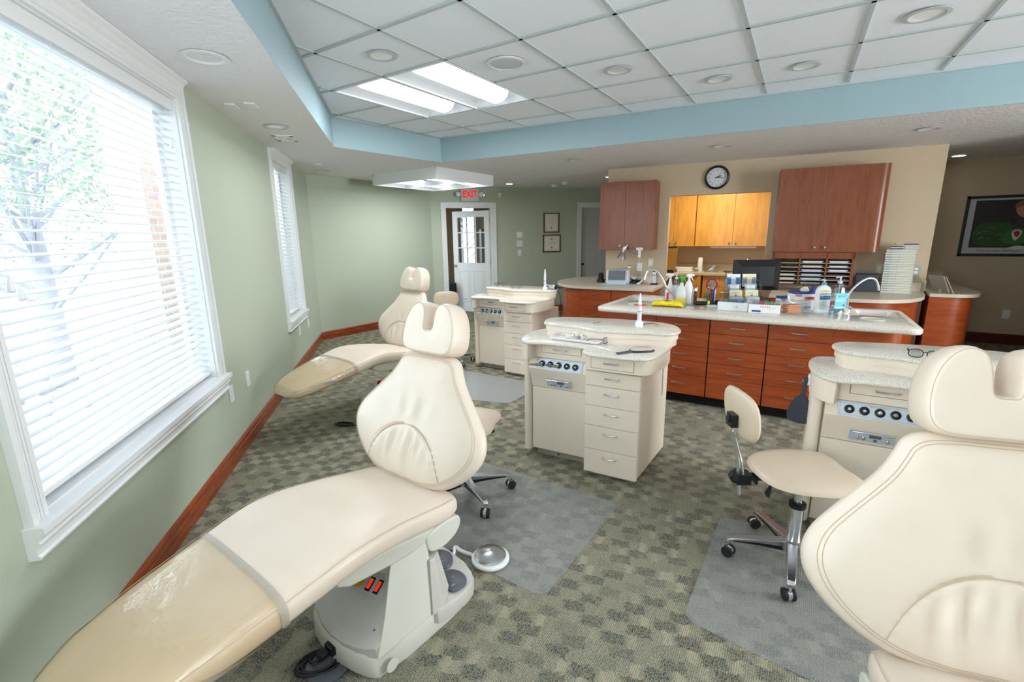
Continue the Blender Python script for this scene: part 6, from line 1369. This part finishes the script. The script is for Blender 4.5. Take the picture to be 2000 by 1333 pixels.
gbox('blue, white and red latex glove box on top of the grey one', p.x, p.y+.01, IZ+.087, gb_w, .12, .075, M_paper, FACE-.02)
p2 = at(1530, 597); gbox('blue and red glove box half hidden behind the brown card stack', p2.x+.03, p2.y+.07, IZ, .12, .10, .075, M_paper, FACE)
t = thing('plaster_model', 'small rounded cream dental model on top of the blue glove box', 'model', (p.x-.01, p.y+.06, IZ+.163), FACE); c = MB(); c.lathe([(.034, 0), (.036, .012), (.028, .026), (.012, .036), (.001, .038)], n=24); c.build('model_base', mat('cream_plaster', (228, 220, 200), .7), t)
c = MB(); c.tube([(.018*cos(a), -.012+.022*sin(a), .034) for a in [pi*k/8 for k in range(9)]], .005, 8); c.build('tooth_arch', MC['cream_plaster'], t)
c = MB(); c.box(-.05, .05, -.04, .04, 0, .11); p3 = at(1588, 604); tag(c.build('blue_carton', M_bluel, loc=(p3.x+.03, p3.y+.10, IZ), rotz=FACE, smooth=False), 'plain blue carton behind the white lotion bottle', 'box')
# lotion and sanitizer bottles
p = at(1603, 610); t = thing('lotion_bottle', 'large white lotion pump bottle with yellow arch and blue band', 'bottle', (p.x, p.y+.02, IZ), FACE-.04)
def flat(f, z, dy=.032, w=.062): return [(w*f*math.copysign(abs(cos(a))**.7, cos(a)), dy*f**.5*math.copysign(abs(sin(a))**.8, sin(a)), z) for a in [2*pi*k/36 for k in range(36)]]
c = MB(); c.loft([flat(.96, 0), flat(1.0, .006), flat(1.03, .08), flat(1.03, .15), flat(.97, .185), flat(.8, .208), flat(.55, .222), flat(.30, .228), flat(.28, .232)]); c.build('bottle_body', M_wplas, t)
c = MB(); c.lathe([(.019, .230), (.019, .252), (.017, .255), (.001, .255)], n=24); c.build('blue_collar', mat('blue_collar', (96, 156, 200), .4), t); c = MB(); c.lathe([(.006, .255), (.006, .268), (.014, .270), (.014, .276), (.001, .277)], n=18); c.tube([(0, 0, .273), (-.026, 0, .274)], .005, 8); c.build('pump_head', M_wplas, t)
Ml_ = Matrix.Translation((0, -.0335, 0))@Matrix.Rotation(radians(90), 4, 'X')
c = MB(); c.prism([(-.036, .176), (.036, .176)]+[(.036*cos(a), .176+.016*sin(a)) for a in [pi*k/10 for k in range(1, 10)]], 0, .0012, Ml_); c.build('yellow_arch', mat('yellow_print', (246, 214, 50), .5), t, smooth=False)
c = MB(); c.box(-.040, .044, .110, .142, 0, .0012, Ml_); c.build('blue_band', mat('teal_blue_print', (56, 120, 166), .5), t, smooth=False)
text('Lubriderm', .024, mat('label_navy', (110, 124, 160), .5), t, Ml_@Matrix.Translation((0, .160, .0008)), 'lettering', .0003)
text('Daily\nMoisture Lotion', .010, M_paper, t, Ml_@Matrix.Translation((-.034, .134, .0014)), 'lettering', .0002, 'LEFT')
c = MB(); [c.box(-.034, .012+.008*(k % 2), .085-.014*k, .087-.014*k, 0, .001, Ml_) for k in range(5)]; c.build('printed_lines', M_txt, t, smooth=False)
p = at(1633, 613); t = thing('sanitizer_bottle', 'large clear sanitizer pump bottle with a cyan label beside the island faucet', 'bottle', (p.x, p.y+.02, IZ), FACE)
c = MB(); c.loft([flat(.94, 0, .036, .060), flat(1.0, .008, .036, .060), flat(1.0, .15, .036, .060), flat(.92, .195, .036, .060), flat(.66, .232, .036, .060), flat(.34, .250, .036, .060), flat(.28, .256, .036, .060)]); c.build('bottle_body', M_clear, t); pump(t, .252, M_milky)
c = MB(); c.lathe([(.001, .003), (.045, .003), (.046, .06), (.001, .0605)], n=28, sx=1.2, sy=.7); c.build('gel', glassy('clear_gel', (226, 232, 236), .04, .1), t)
Ml_ = Matrix.Translation((0, -.0372, 0))@Matrix.Rotation(radians(90), 4, 'X')
c = MB(); c.box(-.048, .048, .045, .175, 0, .001, Ml_); c.build('cyan_label', M_cyan, t, smooth=False); text('germ-X', .020, mat('label_plum', (120, 90, 120), .5), t, Ml_@Matrix.Translation((.008, .150, .0012)), 'lettering', .0003)
c = MB(); [c.box(-.040, .030, .125-.012*k, .128-.012*k, 0, .0014, Ml_) for k in range(3)]; c.box(-.045, .03, .052, .058, 0, .0014, Ml_); c.build('white_print', M_paper, t, smooth=False)
c = MB(); c.lathe([(.010, 0), (.001, .0004)], (.028, .072, .0015), 18, Ml_); c.build('round_seal', mat('dark_seal', (90, 100, 90), .5), t)
# loose wrappers
for k, (x, y, w_, col) in enumerate(((1538, 614.5, .045, (206, 222, 210)), (1556, 613.5, .04, (228, 230, 234)), (1583, 611, .035, (214, 210, 226)), (1597, 614.5, .055, (200, 150, 170)))):
    p = at(x, y); c = MB(); c.loft([[(-w_+2*w_*i/6, y_, .002+.003*abs(sin(i*1.9+k+y_*90))) for i in range(7)] for y_ in (-.012, 0, .012)], closed=False)
    tag(c.build('wrapper_scrap', mat('wrapper_%d' % k, col, .3), loc=(p.x, p.y, IZ+.0005), rotz=FACE+.2*k-.3), ['pale green wrapper scrap in front of the brown card stack', 'pale wrapper scrap in front of the glove boxes', 'small lilac wrapper scrap left of the lotion bottle', 'long pink-edged wrapper strip in front of the lotion bottle'][k], 'wrapper')
p = at(1404, 584); t = thing('clear_box', 'small clear plastic box behind the left dispenser box', 'box', (p.x+.05, p.y+.06, IZ), FACE); c = MB(); c.box(-.05, .05, -.03, .03, 0, .06); c.build('box_shell', M_acry, t, smooth=False); c = MB(); c.box(-.05, .05, -.03, .03, .06, .068); c.build('box_lid', M_milky, t, smooth=False)

# ------------------------------------------------------------------ back counter things
def onP(x, y, o): return GP(x, y, PW(0, 0, o), NB)
BZ = CZ
for k, (x0, x1, y0, lab, cs) in enumerate(((1569, 1612, 573, 'clear divided parts box with coloured contents on the back worktop, left of the lotion bottle', [(150, 80, 140), (90, 90, 190), (90, 180, 110)]), (1612, 1650, 575, 'clear divided parts box behind the sanitizer bottle on the back worktop', [(200, 200, 206), (170, 120, 130)]))):
    a = G(x0, y0, BZ); b = G(x1, y0+1, BZ); d = b-a; L_ = d.length; t = thing('parts_box', lab, 'box', (a.x, a.y+.12, BZ), atan2(d.y, d.x)); c = MB(); c.box(0, L_, 0, .10, 0, .10); c.build('box_shell', M_acry, t, smooth=False, bev=.002)
    for j, col in enumerate(cs): c = MB(); c.box(.02+j*.08, .06+j*.08, .02, .08, .004, .06); c.build('contents', mat('parts_%d%d' % (k, j), col, .5), t, smooth=False, bev=.004)
a = G(1664, 571, BZ); b = G(1709, 573, BZ); d = b-a; L_ = d.length
t = thing('black_case', 'dark slate upright case on the back worktop left of the tray stack', 'case', (a.x+.02, a.y+.10, BZ), atan2(d.y, d.x)); c = MB(); c.loft([[(x, y, z) for y, z in ((0, 0), (.16, 0), (.16, .20), (.06, .215), (.015, .20))] for x in (0, L_)]); c.build('case_body', mat('slate_case', (66, 72, 84), .5), t, smooth=False, bev=.008); c = MB(); c.box(.0, L_, .0, .004, .135, .139, Matrix.Translation((0, .006, 0))); c.build('lid_seam', M_black, t, smooth=False)
# tall stack of flat trays
a = G(1719, 572, BZ); b = G(1779, 575, BZ); d = b-a; L_ = d.length; rz = atan2(d.y, d.x); rr = random.Random(2)
M_tr = mat('cream_case', (232, 228, 208), .45); M_tl = mat('blue_case_label', (140, 178, 196), .5)
base_t = None; N_ = 18; hh_ = .0275
for k in range(N_):
    lab = (f'{["lowest", "second", "third", "fourth", "fifth", "sixth", "seventh", "eighth", "ninth"][k]} cream case from the bottom of the tall stack on the back worktop' if k < 9 else f'{["top", "second", "third", "fourth", "fifth", "sixth", "seventh", "eighth", "ninth"][17-k]} cream case from the top of the tall stack on the back worktop')
    loc = (a.x+rr.uniform(-.002, .002), a.y+.03, BZ+.0005+hh_*k)
    if base_t is None:
        base_t = t = thing('flat_case', lab, 'case', loc, rz, 'flat cases in the tall stack')
        c = MB(); c.box(0, L_, 0, .30, 0, .0155); c.build('case_body', M_tr, t, smooth=False, bev=.002)
        c = MB(); c.box(.002, L_-.002, .001, .295, .0165, .0255); c.build('case_lid', mat('white_case_lid', (236, 236, 226), .4), t, smooth=False, bev=.002)
        c = MB(); c.box(.012, L_*.46, -.0008, .002, .0175, .0245); c.build('blue_label', M_tl, t, smooth=False); c = MB(); c.box(L_*.22, L_*.44, -.0012, -.0006, .0185, .0235); c.build('white_label', M_paper, t, smooth=False)
        c = MB(); c.box(L_-.008, L_-.003, -.001, .01, .003, .022); c.build('latch', M_txt, t, smooth=False)
    else: copy_tree(base_t, loc, rz+rr.uniform(-.012, .012), lab, 'flat cases in the tall stack')
zt_ = BZ+.0005+hh_*N_+.001
for k in range(3): c = MB(); c.box(-.055, .055, 0, .09, 0, .0095); tag(c.build('thin_black_and_white_box', M_paper if k % 2 else mat('dark_edge_box', (70, 66, 76), .5), loc=(a.x+.095, a.y+.05, zt_+.0105*k), rotz=rz+.03*k, smooth=False), ['lowest', 'middle', 'top'][k]+' thin box of the small pile on the left of the tall case stack', 'box', 'thin boxes on the tall stack')
for k in range(2): c = MB(); c.box(-.06, .06, 0, .09, 0, .024); tag(c.build('grey_carton', mat('pale_grey_carton', (204, 206, 204), .6), loc=(a.x+.225, a.y+.05, zt_+.025*k), rotz=rz+.02-.04*k, smooth=False), ['lower', 'upper'][k]+' pale grey carton on the right of the tall case stack', 'box', 'grey cartons on the tall stack')
c = MB(); c.box(-.065, .065, 0, .07, 0, .007); tag(c.build('black_phone', M_black, loc=(a.x+.22, a.y+.055, zt_+.0505), rotz=rz+.05, smooth=False), 'flat black object lying on the grey cartons on the tall stack', 'phone')
t = thing('sun_glasses', 'grey folded safety glasses on top of the tall case stack', 'glasses', (a.x+.13, a.y+.06, zt_+.034), rz); c = MB(); [c.loft([[(x0+.022*cos(u), .0, .012+.014*sin(u)), (x0+.022*cos(u), .003, .012+.014*sin(u))] for u in [2*pi*j/14 for j in range(15)]], closed=False) for x0 in (-.026, .026)]; c.tube([(-.05, 0, .018), (-.055, .03, .03), (-.06, .08, .022)], .002, 6); c.tube([(.05, 0, .018), (.055, .03, .02), (.06, .08, .006)], .002, 6); c.build('glasses_frame', M_grey, t)
# picture frame stand in the hall
p = G(1832, 575, BZ); t = thing('frame_easel', 'small leaning picture frame with folding stand, seen from behind on the hall worktop', 'frame', (p.x+.05, p.y+.10, BZ), radians(-62))
c = MB(); c.box(-.11, .11, -.006, .006, .02, .23, Matrix.Rotation(radians(26), 4, 'X')); c.build('frame_back', mat('grey_brown_board', (150, 142, 132), .6), t, smooth=False, bev=.003); c = MB(); c.loft([[(x, -.02+.12*0, .0) for x in (-.02, .02)], [(x, -.06, .19) for x in (-.015, .015)]], closed=False); c.box(-.03, .03, -.004, .004, 0, .22, Matrix.Translation((0, .10, 0))@Matrix.Rotation(radians(30), 4, 'X')); c.build('easel_leg', mat('tan_board', (196, 172, 136), .6), t, smooth=False)
# ------------------------------------------------------------------ left counter things
def LC(px_, d_):                         # spot on the left worktop in the photo's column px_, d_ in front of the wall
    g = G(px_, 553, CZ); x = g.x
    for _ in range(4): y = PW(x).y-d_; x = g.x*y/g.y
    return Vector((x, y, CZ))
P = GP(1249, 489, PW(0, 0, .33), NB)
t = thing('clip_lamp', 'brushed metal reading lamp clipped under the left upper cabinet', 'lamp', P); R3_ = wallM((0, 0, 0), DB, NB)
c = MB(); c.box(-.045, .045, .0, .035, -.02, .01, R3_); c.box(-.018, .018, -.10, .03, -.02, .01, R3_); c.build('clip_bracket', M_whitep, t, smooth=False, bev=.005)
c = MB(); c.tube(smooth2([R3_@Vector((-.01, -.055, .01)), R3_@Vector((-.08, -.045, .03)), R3_@Vector((-.16, -.01, .04)), R3_@Vector((-.19, .02, .05))], 2, closed=False), .006, 8); c.build('lamp_arm', M_steel, t)
A = R3_@Matrix.Translation((-.195, .02, .05))@Matrix.Rotation(radians(-18), 4, 'Z')@Matrix.Rotation(radians(90), 4, 'X')
c = MB(); c.lathe([(.001, -.045), (.022, -.042), (.027, -.03), (.025, .05), (.030, .055), (.062, .14), (.059, .141), (.027, .06)], (0, 0, 0), 28, A); c.build('lamp_shade', M_nickel, t)
c = MB(); c.tube(smooth2([R3_@Vector((0, -.10, -.01)), R3_@Vector((.0, -.2, -.10)), R3_@Vector((-.01, -.35, -.28)), R3_@Vector((0, -.52, -.30))], 2, closed=False), .002, 6); c.build('lamp_cord', M_whitep, t)
p = LC(1207, .30); c = MB(); c.box(-.26, .26, -.17, .13, 0, .002); tag(c.build('blue_paper_pad', mat('pale_blue_paper', (196, 220, 226), .8), loc=(p.x+.03, p.y-.02, CZ+.0005), rotz=.12, smooth=False), 'pale blue paper pad under the grey machine on the left worktop', 'pad')
t = thing('desktop_machine', 'grey and white boxy machine with a sloped clear window on the left worktop', 'machine', (p.x+.01, p.y-.06, CZ+.003), .20); pr = [(0, 0), (.20, 0), (.20, .17), (.15, .205), (.04, .205), (.0, .13)]
c = MB(); c.loft([[(x, y, z) for y, z in pr] for x in (-.15, .13)]); c.build('machine_body', mat('pale_grey_blue_casing', (206, 214, 222), .35), t, smooth=False, bev=.008)
for x in (-.16, .13): c = MB(); c.loft([[(x+dx, y*1.04-.004, z*1.03) for y, z in smooth2(pr, 1)] for dx in (0, .018)]); c.build('side_cheek', M_whitep, t, bev=.004)
c = MB(); A = Matrix.Translation((0, -.0015, .13))@Matrix.Rotation(atan2(.075, .04)-radians(0), 4, 'X'); c.box(-.13, .11, -.004, .078, -.001, .002, Matrix.Translation((-.0, .0, .130))@Matrix.Rotation(atan2(.075, .04), 4, 'X')); c.box(-.13, .11, -.003, .001, .065, .125); c.build('dark_window', mat('smoky_window', (120, 126, 136), .1, coat=.5), t, smooth=False)
c = MB(); c.tube([(-.05, .10, .212), (.05, .08, .216), (.13, .06, .235)], [.006, .008, .012], 10); c.ball((.155, .055, .245), .028, n=16); c.build('chrome_arm', M_chrome, t)
c = MB(); c.lathe([(.02, 0), (.02, .02), (.012, .03), (.001, .031)], (.155, .02, .05), 16, Matrix.Identity(4)); c.build('side_knob', M_lgrey, t)
p = LC(1173.5, .05); t = thing('black_canister', 'small black canister with a wide base on the left worktop', 'canister', (p.x, p.y, CZ)); c = MB(); c.lathe([(.001, 0), (.060, 0), (.062, .04), (.056, .052), (.042, .056), (.042, .115), (.030, .12), (.030, .145), (.001, .146)], n=28); c.build('canister_body', M_black, t); 
c = MB(); c.tube(smooth2([(.05, .0, .02), (.12, .0, .01), (.11, .05, .09), (.07, .08, .17), (.10, .12, .24), (.16, .13, .26)], 2, closed=False), .006, 8); c.build('white_tube', M_whitep, t)
p = LC(1162, -.35); c = MB(); c.lathe([(.04, 0), (.055, .008), (.001, .006)], n=24); tag(c.build('white_dish', M_whitep, loc=(p.x, p.y, CZ+.0005)), 'small white dish at the back of the left worktop', 'dish')
p = LC(1238, .13); c = MB(); rr = random.Random(21)
for k in range(7): pts = [(rr.uniform(-.1, .12), rr.uniform(-.04, .05), rr.uniform(.006, .10)*(1-abs(j-3)/4)+.006) for j in range(7)]; c.tube(smooth2(pts, 2, closed=False), .004, 6)
tag(c.build('tangled_cables', M_black, loc=(p.x, p.y, CZ)), 'heap of tangled black cables beside the grey machine', 'cables')
p = LC(1249, .20); c = MB(); c.tube([(-.02, -.04, .014), (0, 0, .02), (.02, .04, .05), (.02, .05, .08)], [.012, .015, .012, .004], 10); tag(c.build('white_adapter', M_whitep, loc=(p.x, p.y, CZ)), 'small white adapter plug lying beside the tangled cables', 'plug')
p = G(1232, 528, CZ+.15); c = MB(); c.box(-.07, .07, -.02, .02, 0, .10); tag(c.build('white_charger', M_whitep, loc=tuple(LC(1233, .045)), rotz=.1, smooth=False, bev=.02), 'white rounded charger standing behind the tangled cables', 'charger')
p = LC(1278, .15); t = thing('silver_device', 'upright silver and black device at the right end of the left worktop', 'device', (p.x, p.y, CZ), .1); c = MB(); c.box(-.05, .05, -.045, .045, 0, .018); c.build('device_foot', M_black, t, smooth=False, bev=.004); c = MB(); c.box(-.034, .034, -.022, .022, .018, .135); c.build('device_body', M_steel, t, smooth=False, bev=.006); c = MB(); c.box(-.034, .034, -.024, .022, .135, .185); c.build('device_head', M_chrome, t, smooth=False, bev=.01); c = MB(); c.lathe([(.03, .185), (.032, .20), (.001, .202)], n=20); c.build('device_cap', M_black, t)

# ------------------------------------------------------------------ things on the treatment stations
def glasses(label, loc, rz, col, open_=True, flip=0):
    t = thing('eyeglasses', label, 'glasses', loc, rz); m = col; c = MB()
    for x0 in (-.033, .033): c.tube([(x0+.026*math.copysign(abs(cos(a))**.75, cos(a)), 0, .022+.019*math.copysign(abs(sin(a))**.8, sin(a))) for a in [2*pi*j/24 for j in range(24)]], .0022, 7, closed=True)
    c.tube([(-.008, 0, .028), (0, -.002, .031), (.008, 0, .028)], .002, 7); fr = c.build('front_frame', m, t)
    for s in (-1, 1): c = MB(); c.tube(smooth2([(s*.060, 0, .030), (s*.064, .012, .031), (s*.066, .07, .028), (s*.064, .105, .022), (s*.062, .13, .004)], 2, closed=False), .0022, 7); c.build('temple_arm', m, t)
    c = MB(); [c.cyl((x0, -.0004, .022), (x0, .0008, .022), .020, n=20) for x0 in (-.033, .033)]
    c.build('lens', glassy('eyeglass_lens', (238, 242, 244), .08, .02), t, smooth=False); return t
SM, SB, SC = stM, stB, stC
def zup(v, z): return Vector((v.x, v.y, z))
P = G(1172, 671, .873); g = glasses('open black eyeglasses standing beside the white instrument tray on the middle station', (P.x+.05, P.y+.02, .8755), radians(75), M_black)
P = G(1008, 564, .966); glasses('dark metal eyeglasses lying folded open on the raised shelf of the farthest station', (P.x, P.y, .9675), radians(20), M_grey)
P = G(972, 559, .966); glasses('thin bronze-framed eyeglasses at the left end of the raised shelf of the farthest station', (P.x+.02, P.y+.03, .9675), radians(35), mat('bronze_wire', (120, 100, 74), .3, .6))
P = G(1806, 703, .966); g = glasses('black eyeglasses on the raised shelf of the right station behind the headrest', (P.x, P.y+.01, .9675), radians(-10), M_black)
# instrument tray with cotton
P = G(1122, 668, .873); t = thing('instrument_tray', 'white plastic tray of cotton and instruments on the middle station', 'tray', (P.x+.0, P.y+.065, .8735), radians(-1))
tr_ = rrect(-.175, .175, -.085, .085, .022)
c = MB(); c.loft([[(x*.95, y*.92, .002) for x, y in tr_], [(x*.99, y*.98, .006) for x, y in tr_], [(x*1.03, y*1.05, .020) for x, y in tr_], [(x*1.03, y*1.05, .022) for x, y in tr_], [(x*1.0, y*1.0, .020) for x, y in tr_], [(x*.93, y*.9, .008) for x, y in tr_]]); c.build('tray_body', mat('pale_lilac_tray', (248, 243, 248), .3), t, ang=50)
M_cot = mat('cotton', (250, 248, 238), .9); rr = random.Random(31)
for k in range(26):
    a = rr.uniform(0, pi); x, y = rr.gauss(-.015, .05), rr.gauss(-.0, .03); x = max(-.12, min(.12, x)); y = max(-.06, min(.055, y)); l = rr.uniform(.012, .02); z = .017+rr.uniform(0.004, .034)*max(.1, 1-abs(x)/.13)
    c = MB(); c.tube([(x-l*cos(a), y-l*sin(a), z), (x-l*.7*cos(a), y-l*.7*sin(a), z), (x+l*.7*cos(a), y+l*.7*sin(a), z+.004), (x+l*cos(a), y+l*sin(a), z+.004)], [.003, .006, .006, .003], 8)
    tag(c.build('cotton_roll', M_cot, loc=(P.x, P.y+.065, .8735)), 'off-white cotton roll in the heap on the instrument tray', 'cotton roll', 'cotton rolls on the tray')
for k, (a0, b0) in enumerate((((-.15, .03), (-.03, .055)), ((-.155, .045), (-.05, .035)))):
    c = MB(); c.tube([(a0[0], a0[1], .022), ((a0[0]+b0[0])/2, (a0[1]+b0[1])/2, .030), (b0[0], b0[1], .024)], [.002, .004, .0015], 7); c.tube([(a0[0]+.008*cos(u), a0[1]+.008*sin(u)+.01*k, .022) for u in [2*pi*j/12 for j in range(12)]], .0016, 5, closed=True)
    tag(c.build('steel_forceps', M_chrome, loc=(P.x, P.y+.065, .8735)), ['steel forceps at the back left of the instrument tray, the longer pair', 'steel forceps at the back left of the instrument tray, the shorter pair'][k], 'forceps')
c = MB(); c.loft([[(x, y, .010+.004*sin(x*70+y*50)) for x in (-.13, -.09, -.05, 0)] for y in (-.05, -.02, .02, .05)], closed=False); tag(c.build('gauze_sheet', M_paper, loc=(P.x, P.y+.065, .8775)), 'thin white gauze sheet under the cotton rolls on the tray', 'gauze')
a = G(1160, 677, .873); b = G(1195, 687, .873); c = MB(); c.tube([(0, 0, .003), ((b-a).x*.5, (b-a).y*.5, .003), ((b-a).x, (b-a).y, .003), ((b-a).x+.004, (b-a).y+.006, .006)], [.0008, .002, .0012, .0006], 6); tag(c.build('dental_probe', M_chrome, loc=(a.x, a.y, .8738)), 'thin steel probe lying on the middle station worktop in front of the eyeglasses', 'probe')
def hand_mirror(label, loc, rot):
    t = thing('hand_mirror', label, 'mirror', loc); t.rotation_euler = rot
    o_ = smooth2([(.0, -.012), (.02, -.035), (.09, -.062), (.135, -.060), (.150, -.035), (.155, .035), (.14, .060), (.09, .062), (.02, .035), (.0, .012)], 2)
    c = MB(); c.loft([[(x, y, .0) for x, y in inset(o_, .003)], [(x, y, .004) for x, y in o_], [(x, y, .008) for x, y in o_], [(x, y, .010) for x, y in inset(o_, .004)]]); c.build('mirror_back', M_rubber2, t)
    c = MB(); c.prism(inset(o_, .008), .0098, .0106); c.build('mirror_glass', M_mirror, t, smooth=False)
    c = MB(); c.loft([[(x, y*w, z) for y, z in ((-1, .001), (1, .001), (1, .009), (-1, .009))] for x, w in ((.01, .013), (-.03, .010), (-.085, .012), (-.10, .010))]); c.build('mirror_handle', M_rubber2, t, bev=.002); return t
M_rubber2 = mat('dark_slate_plastic', (52, 58, 66), .4)
P = G(1231, 689, .873); Q = G(1202, 693, .873); hand_mirror('black-framed hand mirror lying face up on the front edge of the middle station', (P.x, P.y, .8745), (0, 0, atan2((P-Q).y, (P-Q).x)+.05))
Pm = onst(stC, -.872, .16, .70); _q = GP(1567, 772, Pm, fw)
hm = hand_mirror('black hand mirror hanging down from the left side of the right station', (_q.x, _q.y, _q.z), (0, 0, 0))
_z = Vector((.45, .85, -.1)).normalized(); _x2 = Vector((-.03, 0, -1)); _x2 = (_x2-_z*_x2.dot(_z)).normalized(); _y2 = _z.cross(_x2); hm.rotation_euler = Matrix(((_x2.x, _y2.x, _z.x), (_x2.y, _y2.y, _z.y), (_x2.z, _y2.z, _z.z))).to_euler()
hk = thing('wall_hook', 'white hook on the left side of the right station holding the black mirror', 'hook', (_q.x+.02, _q.y+.02, _q.z+.075)); c = MB(); c.box(-.004, .012, -.015, .015, -.02, .035); c.tube([(-.004, 0, -.01), (-.022, 0, -.012), (-.024, 0, .004)], .003, 7); c.build('hook_body', M_whitep, hk, smooth=False, bev=.002)
# curing lights
def curing(label, x, y, z, h_, shield, tip=(200, 204, 210)):
    P = G(x, y, z); t = thing('curing_light', label, 'curing light', (P.x, P.y, z+.001), FACE)
    c = MB(); c.loft([[(a*f, b*f, zz) for a, b in rrect(-.022, .022, -.022, .022, .008)] for zz, f in ((0, 1), (.006, 1.02), (.03, .92), (.042, .66))]); c.build('charger_base', M_whitep, t, ang=50)
    c = MB(); c.lathe([(.013, .042), (.0135, .09), (.012, .14), (.011, h_*.72), (.008, h_*.82), (.005, h_*.9), (.004, h_), (.001, h_)], n=20); c.build('wand_body', mat('silver_white_plastic', (226, 228, 234), .3, .1), t)
    c = MB(); c.lathe([(.0139, .098), (.0139, .102)], n=20); c.lathe([(.0139, .088), (.0139, .089)], n=20); c.build('seam_ring', M_grey, t)
    if shield: c = MB(); c.lathe([(.012, h_*.66), (.038, h_*.655), (.040, h_*.66), (.012, h_*.672)], n=32); c.build('orange_shield', mat('orange_acrylic', (236, 92, 36), .2, alpha=.9), t)
    else: c = MB(); c.tube([(0, 0, h_-.02), (0, 0, h_)], .006, 10); c.build('dark_tip', M_black, t); c = MB(); c.tube([(0, 0, h_), (0, 0, h_+.008)], .0045, 10); c.build('orange_tip', mat('orange_tip', (230, 110, 60), .4), t)
    return t
curing('white curing light with an orange disc shield on the middle station shelf', 1248, 639, .965, .215, True)
curing('white curing light with a dark orange-tipped wand on the farthest station shelf', 1064.5, 567, .965, .25, False)
P = G(1254, 638, .965); Q = G(1282, 638, .965); c = MB(); c.tube(smooth2([(0, 0, .010), (.04, .03, .018), ((Q-P).x, (Q-P).y+.04, .004), ((Q-P).x+.03, (Q-P).y+.10, -.05), ((Q-P).x+.03, (Q-P).y+.11, -.5)], 2, closed=False), .0022, 7); tag(c.build('charger_cord', M_black, loc=(P.x, P.y+.01, .966)), 'thin black cord running from the curing light over the back of the middle station', 'cord')
# polishing handpiece with cord on the farthest station
P = G(1080, 566, .965); t = thing('polishing_handpiece', 'silver and black motor handpiece on the farthest station, its cord hanging to the floor', 'handpiece', (P.x, P.y+.02, .966), radians(-2))
c = MB(); c.tube([(-.10, .02, .045), (-.07, .015, .042), (-.05, .01, .036), (0, 0, .030), (.02, 0, .027)], [.010, .013, .020, .027, .024], 18); c.build('silver_body', M_chrome, t); c = MB(); c.tube([(.02, 0, .027), (.035, 0, .025), (.037, 0, .025)], [.025, .024, .012], 18); c.build('dark_ring', M_black, t)
c = MB(); c.tube([(.037, 0, .025), (.09, 0, .024), (.13, -.01, .02)], [.013, .011, .004], 12); c.build('cord_boot', M_black, t)
e1 = stB.matrix_basis@Vector((.20, .28, .90)); e1 -= Vector((P.x, P.y+.02, .966)); c = MB(); c.tube(smooth2([(.13, -.01, .02), (e1.x-.03, e1.y, .01), (e1.x+.015, e1.y, -.03), (e1.x+.035, e1.y, -.20), (e1.x-.01, e1.y+.01, -.5), (e1.x-.04, e1.y+.02, -.80), (e1.x-.05, e1.y+.08, -.958), (e1.x-.1, e1.y+.2, -.96)], 3, closed=False), .0035, 7); c.build('power_cord', M_black, t)
# small clear packet
P = G(1165, 634, .965); c = MB(); c.loft([[(x, y, .004+.012*abs(sin(x*55+1))*(1 if y < .02 else .3)) for x in [-.03+.01*i for i in range(7)]] for y in (-.02, 0, .02, .03)], closed=False); t = thing('clear_packet', 'small crumpled clear packet with a green mark on the middle station shelf', 'packet', (P.x, P.y, .966), FACE); c.build('packet_film', M_acry, t); c = MB(); c.box(.005, .016, -.018, .0, .012, .016); c.build('green_mark', M_green_t, t, smooth=False)
# handpieces parked in the left sockets of the middle and farthest stations
for st_, lab in ((stM, 'middle'), (stB, 'farthest')):
    for k, dx, ln in ((0, -.05, .075), (1, -.012, .04), (2, -.030, .045)):
        x = -.674+.059*k; A = st_.matrix_basis; c = MB(); s0 = A@Vector((x, .046, .702)); s1 = A@Vector((x+dx*.4, .046-ln*.45, .709)); s2 = A@Vector((x+dx, .046-ln*.85, .714)); o0 = Vector(s0)
        c.tube([Vector((0, 0, 0)), s1-o0, s2-o0, (s2-o0)*1.12], [.012, .010, .0055, .003], 12); tag(c.build('dental_handpiece', mat('handpiece_grey', (168, 166, 158), .35, .5), loc=o0), ['long grey handpiece in the leftmost socket of the %s station', 'short grey handpiece in the second socket of the %s station', 'short grey handpiece in the third socket of the %s station'][k] % lab, 'handpiece')
